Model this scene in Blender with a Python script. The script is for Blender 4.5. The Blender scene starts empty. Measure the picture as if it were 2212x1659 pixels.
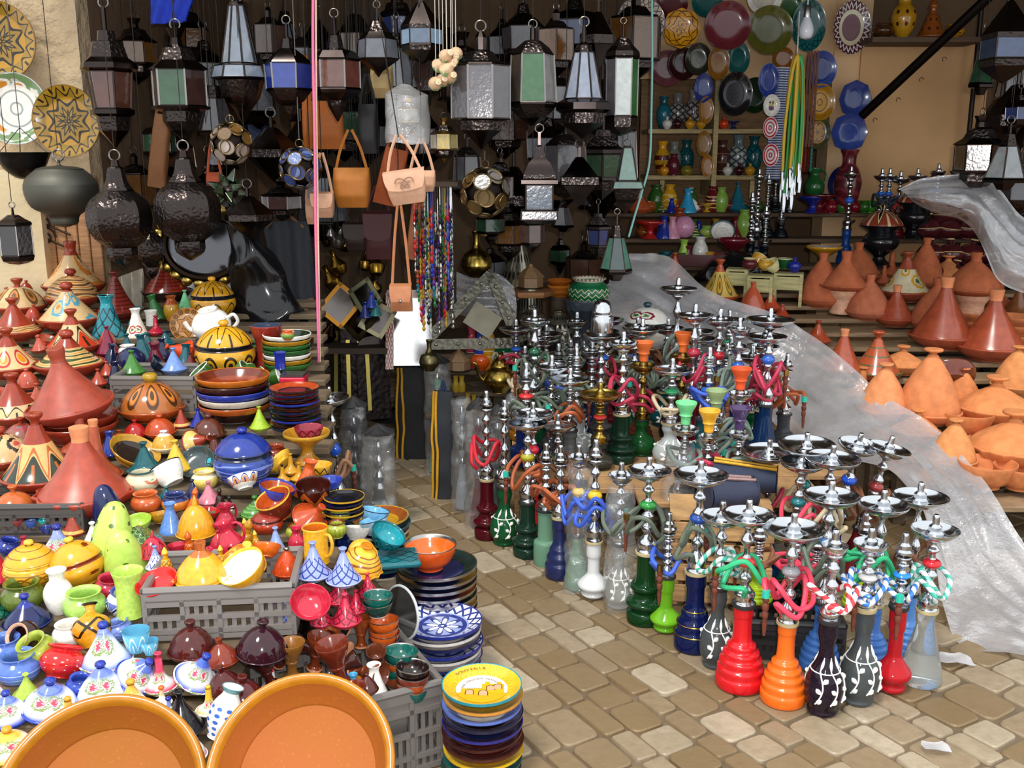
import bpy, math, random
from mathutils import Vector, Matrix, Euler, noise
PI = math.pi
F = 2150.0; TH = math.radians(13.0); CH = 1.6
CT, ST = math.cos(TH), math.sin(TH)
sc = bpy.context.scene
COL = sc.collection

# ---------------------------------------------------------------- camera geometry
def ray(px, py):
    u = (px - 1106) / F; v = (829.5 - py) / F
    return u, CT + v * ST, -ST + v * CT
def on_z(px, py, z):
    u, y, d = ray(px, py); t = (z - CH) / d
    return Vector((u * t, y * t, z))
def at_y(px, py, Y):
    u, y, d = ray(px, py); t = Y / y
    return Vector((u * t, Y, CH + d * t))
def on_slope(px, py, a, b, y0):
    # plane z = a + b*(Y-y0)
    u, y, d = ray(px, py)
    t = (a - b * y0 - CH) / (d - b * y)
    return Vector((u * t, y * t, CH + d * t))
def depth(p):
    return p.y * CT - (p.z - CH) * ST
def m_per_px(p):
    return depth(p) / F

# ---------------------------------------------------------------- objects
def tag(o, label=None, cat=None, group=None, kind=None):
    if label: o['label'] = label
    if cat: o['category'] = cat
    if group: o['group'] = group
    if kind: o['kind'] = kind
    return o
def empty(name, loc=(0, 0, 0), rot=(0, 0, 0), s=1.0):
    o = bpy.data.objects.new(name, None); COL.objects.link(o)
    o.empty_display_size = .05
    o.location = loc; o.rotation_euler = rot
    o.scale = (s, s, s) if not isinstance(s, (tuple, list)) else s
    return o
def link(name, me, parent=None):
    o = bpy.data.objects.new(name, me); COL.objects.link(o)
    if parent: o.parent = parent
    return o

class MB:
    """mesh builder: verts, faces, material slots, uvs"""
    def __init__(s): s.v = []; s.f = []; s.mi = []; s.uv = []; s.mats = []; s.sm = []
    def slot(s, m):
        if m not in s.mats: s.mats.append(m)
        return s.mats.index(m)
    def face(s, idx, m, uv=None, smooth=True):
        s.f.append(tuple(idx)); s.mi.append(s.slot(m)); s.uv.append(uv or [(0, 0)] * len(idx)); s.sm.append(smooth)
    def build(s, name, parent=None, sharp=35):
        me = s.mesh(name, sharp)
        return link(name, me, parent)
    def mesh(s, name, sharp=35):
        me = bpy.data.meshes.new(name)
        me.from_pydata([tuple(v) for v in s.v], [], s.f)
        for m in s.mats: me.materials.append(m)
        me.polygons.foreach_set('material_index', s.mi)
        me.polygons.foreach_set('use_smooth', s.sm)
        ul = me.uv_layers.new(name='UVMap'); k = 0; flat = []
        for u in s.uv:
            for a in u: flat += [a[0], a[1]]
        ul.data.foreach_set('uv', flat)
        me.update()
        if sharp: me.set_sharp_from_angle(angle=math.radians(sharp))
        return me
    # shapes ---------------------------------------------------
    def lathe(s, prof, mats, seg=32, T=None, phase=0.0, smooth=True, wob=None, closed=False):
        """prof [(r,z)...], mats one material or one per segment"""
        n = len(prof)
        if not isinstance(mats, (list, tuple)): mats = [mats] * (n - 1)
        L = [0.0]
        for i in range(1, n): L.append(L[-1] + math.hypot(prof[i][0] - prof[i-1][0], prof[i][1] - prof[i-1][1]))
        rows = []
        for i, (r, z) in enumerate(prof):
            if r < 1e-6:
                p = Vector((0, 0, z)); s.v.append(T @ p if T else p); rows.append([len(s.v) - 1] * (seg + 1)); continue
            b = len(s.v)
            for k in range(seg):
                a = 2 * PI * k / seg + phase
                rr, zz = (r, z) if wob is None else wob(r, z, a, i)
                p = Vector((rr * math.cos(a), rr * math.sin(a), zz)); s.v.append(T @ p if T else p)
            rows.append([b + k for k in range(seg)] + [b])
        # v per material run
        st = 0
        vv = [0] * (n - 1)
        runs = []
        for i in range(n - 1):
            if i == 0 or mats[i] is not mats[i-1]: runs.append([i, i])
            runs[-1][1] = i
        vs = {}
        for a, b in runs:
            l0, l1 = L[a], L[b+1]
            for i in range(a, b + 1): vs[i] = ((L[i] - l0) / max(l1 - l0, 1e-6), (L[i+1] - l0) / max(l1 - l0, 1e-6))
        for i in range(n - 1):
            v0, v1 = vs[i]
            for k in range(seg):
                u0, u1 = k / seg, (k + 1) / seg
                q = [(rows[i][k], u0, v0), (rows[i][k+1], u1, v0), (rows[i+1][k+1], u1, v1), (rows[i+1][k], u0, v1)]
                o = []; seen = set()
                for a in q:
                    if a[0] in seen: continue
                    seen.add(a[0]); o.append(a)
                if len(o) < 3: continue
                s.face([a[0] for a in o], mats[i], [(a[1], a[2]) for a in o], smooth)
        return s
    def tube(s, pts, r, m, seg=8, cap=True, closed=False):
        pts = [Vector(p) for p in pts]; n = len(pts)
        rr = r if isinstance(r, (list, tuple)) else [r] * n
        up = Vector((0, 0, 1)); rings = []; prev = None; L = 0.0
        for i, p in enumerate(pts):
            if closed: t = (pts[(i+1) % n] - pts[i-1])
            else: t = (pts[min(i+1, n-1)] - pts[max(i-1, 0)])
            if t.length < 1e-9: t = Vector((0, 0, 1))
            t.normalize()
            if prev is None:
                a = up.cross(t)
                if a.length < .1: a = Vector((1, 0, 0)).cross(t)
            else: a = prev - t * prev.dot(t)
            a.normalize(); b = t.cross(a); prev = a
            base = len(s.v)
            for k in range(seg):
                an = 2 * PI * k / seg
                s.v.append(p + (a * math.cos(an) + b * math.sin(an)) * rr[i])
            if i: L += (p - pts[i-1]).length
            rings.append((base, L))
        rng = n if closed else n - 1
        for i in range(rng):
            b0, l0 = rings[i]; b1, l1 = rings[(i+1) % n]
            if l1 < l0: l1 = l0 + .01
            for k in range(seg):
                k2 = (k + 1) % seg
                s.face([b0+k, b0+k2, b1+k2, b1+k], m, [(k/seg, l0), ((k+1)/seg, l0), ((k+1)/seg, l1), (k/seg, l1)])
        if cap and not closed:
            s.face([rings[0][0] + k for k in range(seg)][::-1], m)
            s.face([rings[-1][0] + k for k in range(seg)], m)
        return s
    def box(s, c, d, m, R=None, bev=0.0):
        cx, cy, cz = c; hx, hy, hz = d[0]/2, d[1]/2, d[2]/2
        def add(p):
            p = Vector(p)
            if R: p = R @ p
            s.v.append(p + Vector(c)); return len(s.v) - 1
        if bev <= 0:
            i = [add((x*hx, y*hy, z*hz)) for x in (-1, 1) for y in (-1, 1) for z in (-1, 1)]
            for q in ((0,1,3,2),(4,6,7,5),(0,4,5,1),(2,3,7,6),(0,2,6,4),(1,5,7,3)):
                s.face([i[k] for k in q], m, [(0,0),(1,0),(1,1),(0,1)], False)
            return s
        b = min(bev, hx*.9, hy*.9, hz*.9)
        # chamfered box
        idx = {}
        for x in (-1, 1):
            for y in (-1, 1):
                for z in (-1, 1):
                    idx[(x,y,z,0)] = add((x*hx, y*(hy-b), z*(hz-b)))
                    idx[(x,y,z,1)] = add((x*(hx-b), y*hy, z*(hz-b)))
                    idx[(x,y,z,2)] = add((x*(hx-b), y*(hy-b), z*hz))
        g = lambda *k: idx[k]
        UV = [(0,0),(1,0),(1,1),(0,1)]
        for x in (-1, 1):
            q = [g(x,-1,-1,0), g(x,1,-1,0), g(x,1,1,0), g(x,-1,1,0)]; s.face(q if x > 0 else q[::-1], m, UV)
        for y in (-1, 1):
            q = [g(-1,y,-1,1), g(1,y,-1,1), g(1,y,1,1), g(-1,y,1,1)]; s.face(q if y < 0 else q[::-1], m, UV)
        for z in (-1, 1):
            q = [g(-1,-1,z,2), g(1,-1,z,2), g(1,1,z,2), g(-1,1,z,2)]; s.face(q if z > 0 else q[::-1], m, UV)
        for x in (-1, 1):
            for y in (-1, 1):
                q = [g(x,y,-1,0), g(x,y,-1,1), g(x,y,1,1), g(x,y,1,0)]; s.face(q if x*y > 0 else q[::-1], m, UV)
            for z in (-1, 1):
                q = [g(x,-1,z,0), g(x,1,z,0), g(x,1,z,2), g(x,-1,z,2)]; s.face(q if x*z > 0 else q[::-1], m, UV)
        for y in (-1, 1):
            for z in (-1, 1):
                q = [g(-1,y,z,1), g(1,y,z,1), g(1,y,z,2), g(-1,y,z,2)]; s.face(q if -y*z > 0 else q[::-1], m, UV)
        for x in (-1, 1):
            for y in (-1, 1):
                for z in (-1, 1):
                    q = [g(x,y,z,0), g(x,y,z,1), g(x,y,z,2)]; s.face(q if x*y*z > 0 else q[::-1], m)
        return s
    def grid(s, fn, nu, nv, m, smooth=True):
        b = len(s.v)
        for i in range(nu + 1):
            for j in range(nv + 1): s.v.append(Vector(fn(i/nu, j/nv)))
        for i in range(nu):
            for j in range(nv):
                q = [b+i*(nv+1)+j, b+(i+1)*(nv+1)+j, b+(i+1)*(nv+1)+j+1, b+i*(nv+1)+j+1]
                s.face(q, m, [(i/nu,j/nv),((i+1)/nu,j/nv),((i+1)/nu,(j+1)/nv),(i/nu,(j+1)/nv)], smooth)
        return s
    def poly_prism(s, pts, y0, y1, m):
        """outline pts (x,z) extruded in y"""
        n = len(pts); b = len(s.v)
        for y in (y0, y1):
            for x, z in pts: s.v.append(Vector((x, y, z)))
        s.face([b+k for k in range(n)], m, [(p[0], p[1]) for p in pts], False)
        s.face([b+n+k for k in range(n)][::-1], m, [(p[0], p[1]) for p in pts][::-1], False)
        for k in range(n):
            k2 = (k+1) % n
            s.face([b+k, b+n+k, b+n+k2, b+k2], m, None, True)
        return s

def crom(P, per=6):
    """Catmull-Rom through P"""
    P = [Vector(p) for p in P]; o = []
    for i in range(len(P) - 1):
        p0 = P[max(i-1, 0)]; p1 = P[i]; p2 = P[i+1]; p3 = P[min(i+2, len(P)-1)]
        for k in range(per):
            t = k / per
            o.append(.5*((2*p1) + (p2-p0)*t + (2*p0-5*p1+4*p2-p3)*t*t + (3*p1-p0-3*p2+p3)*t**3))
    o.append(P[-1]); return o
def prof_s(P, per=4):
    """smooth a 2-D profile"""
    return [(max(q.x, 0.0), q.y) for q in crom([Vector((a, b, 0)) for a, b in P], per)]

# ---------------------------------------------------------------- materials
def lin(h):
    h = h.lstrip('#'); c = [int(h[i:i+2], 16)/255 for i in (0, 2, 4)]
    return tuple(x/12.92 if x <= .04045 else ((x+.055)/1.055)**2.4 for x in c) + (1.0,)
MC = {}
class NT:
    def __init__(s, name):
        s.m = bpy.data.materials.new(name); s.m.use_nodes = True
        s.t = s.m.node_tree; s.n = s.t.nodes; s.b = s.n['Principled BSDF']; s.out = s.n['Material Output']
    def lk(s, a, b): s.t.links.new(a, b)
    def put(s, sock, v):
        if hasattr(v, 'is_output') or isinstance(v, bpy.types.NodeSocket): s.lk(v, sock)
        else: sock.default_value = v
    def ma(s, op, a, b=0.0, c=0.0):
        n = s.n.new('ShaderNodeMath'); n.operation = op
        for i, x in enumerate((a, b, c)): s.put(n.inputs[i], x)
        return n.outputs[0]
    def uv(s):
        n = s.n.new('ShaderNodeUVMap'); n.uv_map = 'UVMap'
        x = s.n.new('ShaderNodeSeparateXYZ'); s.lk(n.outputs[0], x.inputs[0]); return x.outputs[0], x.outputs[1], n.outputs[0]
    def obj(s):
        n = s.n.new('ShaderNodeTexCoord'); return n.outputs['Object']
    def noise(s, sc_, det=3, vec=None, rough=.55):
        n = s.n.new('ShaderNodeTexNoise'); n.inputs['Scale'].default_value = sc_; n.inputs['Detail'].default_value = det
        n.inputs['Roughness'].default_value = rough
        s.lk(vec or s.obj(), n.inputs['Vector']); return n.outputs[0]
    def mix(s, f, a, b):
        n = s.n.new('ShaderNodeMix'); n.data_type = 'RGBA'
        s.put(n.inputs['Factor'], f)
        for k, x in ((6, a), (7, b)): s.put(n.inputs[k], x)
        return n.outputs[2]
    def bump(s, h, st=.3, dist=.01):
        n = s.n.new('ShaderNodeBump'); n.inputs['Strength'].default_value = st; n.inputs['Distance'].default_value = dist
        s.lk(h, n.inputs['Height']); s.lk(n.outputs[0], s.b.inputs['Normal'])
    def ramp(s, f, a, b):
        n = s.n.new('ShaderNodeMapRange'); s.put(n.inputs[0], f); n.inputs[1].default_value = a; n.inputs[2].default_value = b
        return n.outputs[0]
def dark(h, k):
    c = lin(h); return (c[0]*k, c[1]*k, c[2]*k, 1)
def cached(fn):
    def w(*a, **k):
        key = (fn.__name__,) + a + tuple(sorted(k.items()))
        if key not in MC: MC[key] = fn(*a, **k)
        return MC[key]
    return w
@cached
def G(h, r=.16):           # glazed ceramic, slightly uneven
    t = NT('glaze_' + h); f = t.noise(9, 3)
    t.put(t.b.inputs['Base Color'], t.mix(t.ramp(f, .3, .7), dark(h, .80), dark(h, 1.12)))
    t.b.inputs['Roughness'].default_value = r; t.b.inputs['Specular IOR Level'].default_value = .6
    return t.m
@cached
def C(h, r=.75):           # bare clay
    t = NT('clay_' + h); f = t.noise(6, 5)
    t.put(t.b.inputs['Base Color'], t.mix(t.ramp(f, .3, .7), dark(h, .78), dark(h, 1.15)))
    t.b.inputs['Roughness'].default_value = r; t.b.inputs['Specular IOR Level'].default_value = .3
    t.bump(t.noise(40, 3), .12, .01); return t.m
@cached
def MT(h, r=.2):           # metal
    t = NT('metal_' + h); t.put(t.b.inputs['Base Color'], lin(h)); t.b.inputs['Metallic'].default_value = 1
    f = t.noise(14, 3); t.put(t.b.inputs['Roughness'], t.ma('MULTIPLY_ADD', f, .2, max(r - .1, .02))); return t.m
@cached
def EM(h, r=.3, sc_=60):   # embossed metal
    t = NT('embossed_' + h); t.put(t.b.inputs['Base Color'], lin(h)); t.b.inputs['Metallic'].default_value = .9
    t.b.inputs['Roughness'].default_value = r
    n = t.n.new('ShaderNodeTexVoronoi'); n.feature = 'SMOOTH_F1'; n.inputs['Scale'].default_value = sc_; t.lk(t.obj(), n.inputs['Vector'])
    t.bump(n.outputs['Distance'], .55, .006); return t.m
@cached
def GL(h, r=.05, tr=.55, a=1.0):   # coloured glass
    t = NT('glass_' + h); t.put(t.b.inputs['Base Color'], lin(h)); t.b.inputs['Roughness'].default_value = r
    t.b.inputs['Transmission Weight'].default_value = tr; t.b.inputs['IOR'].default_value = 1.3
    t.b.inputs['Specular IOR Level'].default_value = .7; t.b.inputs['Alpha'].default_value = a; return t.m
@cached
def CL(h, r=.85, sc_=80):  # cloth, leather, rope
    t = NT('cloth_' + h); f = t.noise(sc_, 3)
    t.put(t.b.inputs['Base Color'], t.mix(f, dark(h, .75), dark(h, 1.2))); t.b.inputs['Roughness'].default_value = r
    t.bump(t.noise(sc_ * 2, 2), .2, .005); return t.m
@cached
def PL(h, r=.4):           # plastic, paint
    t = NT('plastic_' + h); t.put(t.b.inputs['Base Color'], lin(h)); t.b.inputs['Roughness'].default_value = r; return t.m
@cached
def WD(h, r=.7):           # wood
    t = NT('wood_' + h); mp = t.n.new('ShaderNodeMapping'); mp.inputs['Scale'].default_value = (3, 3, 30)
    mp.inputs['Rotation'].default_value = (0, PI/2, 0)
    t.lk(t.obj(), mp.inputs[0]); f = t.noise(3, 5, mp.outputs[0])
    t.put(t.b.inputs['Base Color'], t.mix(t.ramp(f, .3, .7), dark(h, .6), dark(h, 1.15))); t.b.inputs['Roughness'].default_value = r; return t.m
@cached
def FILM(h, a=.35, r=.12): # thin plastic film, crinkled
    t = NT('film_' + h); t.put(t.b.inputs['Base Color'], lin(h)); t.b.inputs['Roughness'].default_value = .35
    f = t.noise(9, 5, None, .65)
    bp = t.n.new('ShaderNodeBump'); bp.inputs['Strength'].default_value = .9; bp.inputs['Distance'].default_value = .014
    t.lk(t.noise(18, 4, None, .62), bp.inputs['Height'])
    tr = t.n.new('ShaderNodeBsdfTransparent'); gl = t.n.new('ShaderNodeBsdfGlossy'); gl.inputs['Roughness'].default_value = r
    t.lk(bp.outputs[0], gl.inputs['Normal'])
    m1 = t.n.new('ShaderNodeMixShader'); t.put(m1.inputs[0], t.ma('MULTIPLY_ADD', t.ramp(f, .25, .8), a*.4, a*.75)); t.lk(tr.outputs[0], m1.inputs[1]); t.lk(t.b.outputs[0], m1.inputs[2])
    lw = t.n.new('ShaderNodeLayerWeight'); lw.inputs['Blend'].default_value = .3; t.lk(bp.outputs[0], lw.inputs['Normal'])
    m2 = t.n.new('ShaderNodeMixShader'); t.put(m2.inputs[0], t.ma('MULTIPLY_ADD', lw.outputs['Facing'], .45, .07)); t.lk(m1.outputs[0], m2.inputs[1]); t.lk(gl.outputs[0], m2.inputs[2])
    t.lk(m2.outputs[0], t.out.inputs['Surface']); return t.m
# painted patterns in the uv space of a lathed band -----------------------------
@cached
def P(kind, base, line, n=8, m=2, w=.12, third=None, r=.16, d=.5):
    t = NT('painted_%s_%s_%s' % (kind, base, line)); u, v, uvv = t.uv(); M = t.ma
    un = M('MULTIPLY', u, float(n)); fr = M('FRACT', un); c = M('SUBTRACT', fr, .5); ac = M('ABSOLUTE', c)   # 0 centre .5 edge
    col2 = None
    if kind == 'diamond':
        vm = M('MULTIPLY', v, float(m))
        a = M('ABSOLUTE', M('SUBTRACT', M('FRACT', M('ADD', un, vm)), .5)); b = M('ABSOLUTE', M('SUBTRACT', M('FRACT', M('SUBTRACT', un, vm)), .5))
        k = M('LESS_THAN', M('MINIMUM', a, b), w)
        col2 = M('GREATER_THAN', M('MINIMUM', a, b), .36)
    elif kind == 'petal':      # overlapping petals in rings
        r1 = M('ADD', .38, M('MULTIPLY', M('ABSOLUTE', M('COSINE', M('MULTIPLY', un, PI))), .38))
        r2 = M('ADD', .55, M('MULTIPLY', M('ABSOLUTE', M('SINE', M('MULTIPLY', un, PI))), .35))
        r3 = M('MULTIPLY', M('ABSOLUTE', M('COSINE', M('MULTIPLY', un, PI/2*2))), .34)
        k = M('LESS_THAN', M('ABSOLUTE', M('SUBTRACT', v, r1)), w*.35)
        k = M('MAXIMUM', k, M('LESS_THAN', M('ABSOLUTE', M('SUBTRACT', v, r2)), w*.35))
        k = M('MAXIMUM', k, M('LESS_THAN', M('ABSOLUTE', M('SUBTRACT', v, r3)), w*.35))
        k = M('MAXIMUM', k, M('LESS_THAN', M('ABSOLUTE', M('SUBTRACT', v, .93)), w*.15))
        col2 = M('LESS_THAN', v, r3)
    elif kind == 'zig':
        tri = M('MULTIPLY', ac, 2.0); vv = M('FRACT', M('MULTIPLY', v, float(m)))
        k = M('LESS_THAN', M('ABSOLUTE', M('SUBTRACT', vv, M('ADD', .15, M('MULTIPLY', tri, .7)))), w)
        col2 = M('GREATER_THAN', vv, M('ADD', .35, M('MULTIPLY', tri, .7)))
    elif kind == 'stripe':
        k = M('LESS_THAN', M('FRACT', M('MULTIPLY', v, float(m))), w); col2 = M('GREATER_THAN', M('FRACT', M('MULTIPLY', v, float(m))), 1-w)
    elif kind == 'dots':
        vc = M('SUBTRACT', M('FRACT', M('MULTIPLY', v, float(m))), .5)
        dd = M('SQRT', M('ADD', M('POWER', c, 2.0), M('POWER', vc, 2.0)))
        k = M('LESS_THAN', dd, w); col2 = M('LESS_THAN', M('ABSOLUTE', M('SUBTRACT', dd, w*1.6)), w*.25)
    elif kind == 'oval':       # leaf / oval outlines
        vc = M('SUBTRACT', v, .5)
        dd = M('SQRT', M('ADD', M('POWER', M('MULTIPLY', c, 1.3), 2.0), M('POWER', vc, 2.0)))
        k = M('LESS_THAN', M('ABSOLUTE', M('SUBTRACT', dd, .36)), w*.5)
        k = M('MAXIMUM', k, M('LESS_THAN', M('ABSOLUTE', vc), M('MULTIPLY', M('LESS_THAN', dd, .15), 1.0)))
        col2 = M('LESS_THAN', dd, .26)
    elif kind == 'arch':
        vc = M('ADD', .12, M('MULTIPLY', M('COSINE', M('MULTIPLY', c, PI)), .75))
        k = M('LESS_THAN', M('ABSOLUTE', M('SUBTRACT', v, vc)), w*.4)
        k = M('MAXIMUM', k, M('LESS_THAN', ac, M('MULTIPLY', w*.35, M('LESS_THAN', v, .5))))
        col2 = M('LESS_THAN', v, M('SUBTRACT', vc, .15))
    elif kind == 'star':       # eight point cross plate
        pr = M('ABSOLUTE', M('COSINE', M('MULTIPLY', un, PI)))
        k = M('LESS_THAN', M('ABSOLUTE', M('SUBTRACT', v, M('ADD', .30, M('MULTIPLY', M('POWER', pr, 3.0), .5)))), w*.4)
        k = M('MAXIMUM', k, M('LESS_THAN', M('ABSOLUTE', M('SUBTRACT', v, .16)), w*.35))
        k = M('MAXIMUM', k, M('LESS_THAN', M('ABSOLUTE', M('SUBTRACT', v, .88)), w*.25))
        col2 = M('LESS_THAN', v, M('ADD', .24, M('MULTIPLY', M('POWER', pr, 3.0), .42)))
    elif kind == 'rings':
        k = M('LESS_THAN', M('ABSOLUTE', M('SUBTRACT', M('FRACT', M('MULTIPLY', v, float(m))), .5)), w); col2 = M('LESS_THAN', v, .25)
    elif kind == 'scale':
        row = M('FLOOR', M('MULTIPLY', v, float(m))); off = M('MULTIPLY', M('MODULO', row, 2.0), .5)
        c = M('SUBTRACT', M('FRACT', M('ADD', un, off)), .5); vf = M('FRACT', M('MULTIPLY', v, float(m)))
        dd = M('SQRT', M('ADD', M('POWER', M('MULTIPLY', c, 1.5), 2.0), M('POWER', M('SUBTRACT', vf, .1), 2.0)))
        k = M('LESS_THAN', M('ABSOLUTE', M('SUBTRACT', dd, .62)), w); col2 = M('LESS_THAN', dd, .25)
    elif kind == 'vein':       # free brush scrolls
        f = t.n.new('ShaderNodeTexWave'); f.wave_type = 'RINGS'; f.inputs['Scale'].default_value = float(n)*.25; f.inputs['Distortion'].default_value = 9; f.inputs['Detail'].default_value = 1.5
        mp = t.n.new('ShaderNodeMapping'); mp.inputs['Scale'].default_value = (float(n)*.4, float(m)*.5, 1); t.lk(uvv, mp.inputs[0]); t.lk(mp.outputs[0], f.inputs['Vector'])
        k = M('GREATER_THAN', f.outputs['Fac'], 1 - w*2.2); col2 = M('LESS_THAN', f.outputs['Fac'], w*.8)
    else:                      # 'bloom': flower sprigs painted at intervals
        nn = t.n.new('ShaderNodeTexVoronoi'); nn.inputs['Scale'].default_value = 1.0
        mp = t.n.new('ShaderNodeMapping'); mp.inputs['Scale'].default_value = (float(n), float(m), 1); t.lk(uvv, mp.inputs[0]); t.lk(mp.outputs[0], nn.inputs['Vector'])
        nz = t.noise(22, 2, uvv); dd = M('ADD', nn.outputs['Distance'], M('MULTIPLY', M('SUBTRACT', nz, .5), .35))
        k = M('LESS_THAN', dd, w); col2 = M('LESS_THAN', M('ABSOLUTE', M('SUBTRACT', dd, w*2.1)), w*.45)
    f = t.noise(9, 3); bs = t.mix(t.ramp(f, .3, .7), dark(base, .88), dark(base, 1.08))
    if third and col2 is not None: bs = t.mix(col2, bs, lin(third))
    t.put(t.b.inputs['Base Color'], t.mix(k, bs, lin(line))); t.b.inputs['Roughness'].default_value = r
    t.b.inputs['Specular IOR Level'].default_value = .6
    return t.m
@cached
def FADE(a, b, r=.16):      # airbrushed band: colour b at both edges of the band, a in its middle
    t = NT('airbrushed_%s_%s' % (a, b)); u, v, uvv = t.uv()
    e = t.ma('ABSOLUTE', t.ma('SUBTRACT', v, .5)); k = t.ramp(e, .18, .5)
    bl = t.n.new('ShaderNodeTexVoronoi'); bl.inputs['Scale'].default_value = 1; mp = t.n.new('ShaderNodeMapping'); mp.inputs['Scale'].default_value = (4, 1.2, 1)
    t.lk(uvv, mp.inputs[0]); t.lk(mp.outputs[0], bl.inputs['Vector']); nz = t.noise(25, 2, uvv)
    dd = t.ma('ADD', bl.outputs['Distance'], t.ma('MULTIPLY', t.ma('SUBTRACT', nz, .5), .5))
    c = t.mix(k, lin(a), lin(b)); c = t.mix(t.ma('LESS_THAN', dd, .16), c, lin('c0405a')); c = t.mix(t.ma('LESS_THAN', t.ma('ABSOLUTE', t.ma('SUBTRACT', dd, .27)), .05), c, lin('7d9050'))
    t.put(t.b.inputs['Base Color'], c); t.b.inputs['Roughness'].default_value = r; t.b.inputs['Specular IOR Level'].default_value = .6; return t.m
# ================================================================ pottery
MESH = {}
def cm(key, fn):
    if key not in MESH: MESH[key] = fn()
    return MESH[key]
RT = math.radians
# stepped display surfaces: (a, b, y0, tread)
TIERS = {'L': (.28, .28, 2.26, .12), 'R': (.30, .27, 4.11, .175), 'C': (.845, .625, 6.21, .24), 'B': (.28, .60, 4.85, .14)}
KR = {'L': (-4, 19), 'R': (-2, 11), 'C': (0, 2), 'B': (0, 2)}
def tier_z(S, Y):
    a, b, y0, d = TIERS[S]
    return a + b * (math.floor((Y - y0) / d) + .5) * d
def surf(S, px, py, dz=0.0):
    if S is None: return on_z(px, py, dz)
    if isinstance(S, (int, float)): return on_z(px, py, S + dz)
    a, b, y0, d = TIERS[S]
    p = on_slope(px, py, a + dz, b, y0)
    if S in 'LR': return p
    k0 = math.floor((p.y - y0) / d)
    for k in (k0, k0 + 1, k0 - 1):
        z = a + b * (k + .5) * d; q = on_z(px, py, z + dz)
        if KR[S][0] <= k <= KR[S][1] and y0 + k*d <= q.y < y0 + (k+1)*d: return q
    k = min(max(k0 + 1, KR[S][0]), KR[S][1]); z = a + b * (k + .5) * d
    q = at_y(px, py, min(max(y0 + k*d + .005, p.y), y0 + (k+1)*d - .01)); q.z = z + dz; return q
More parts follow.
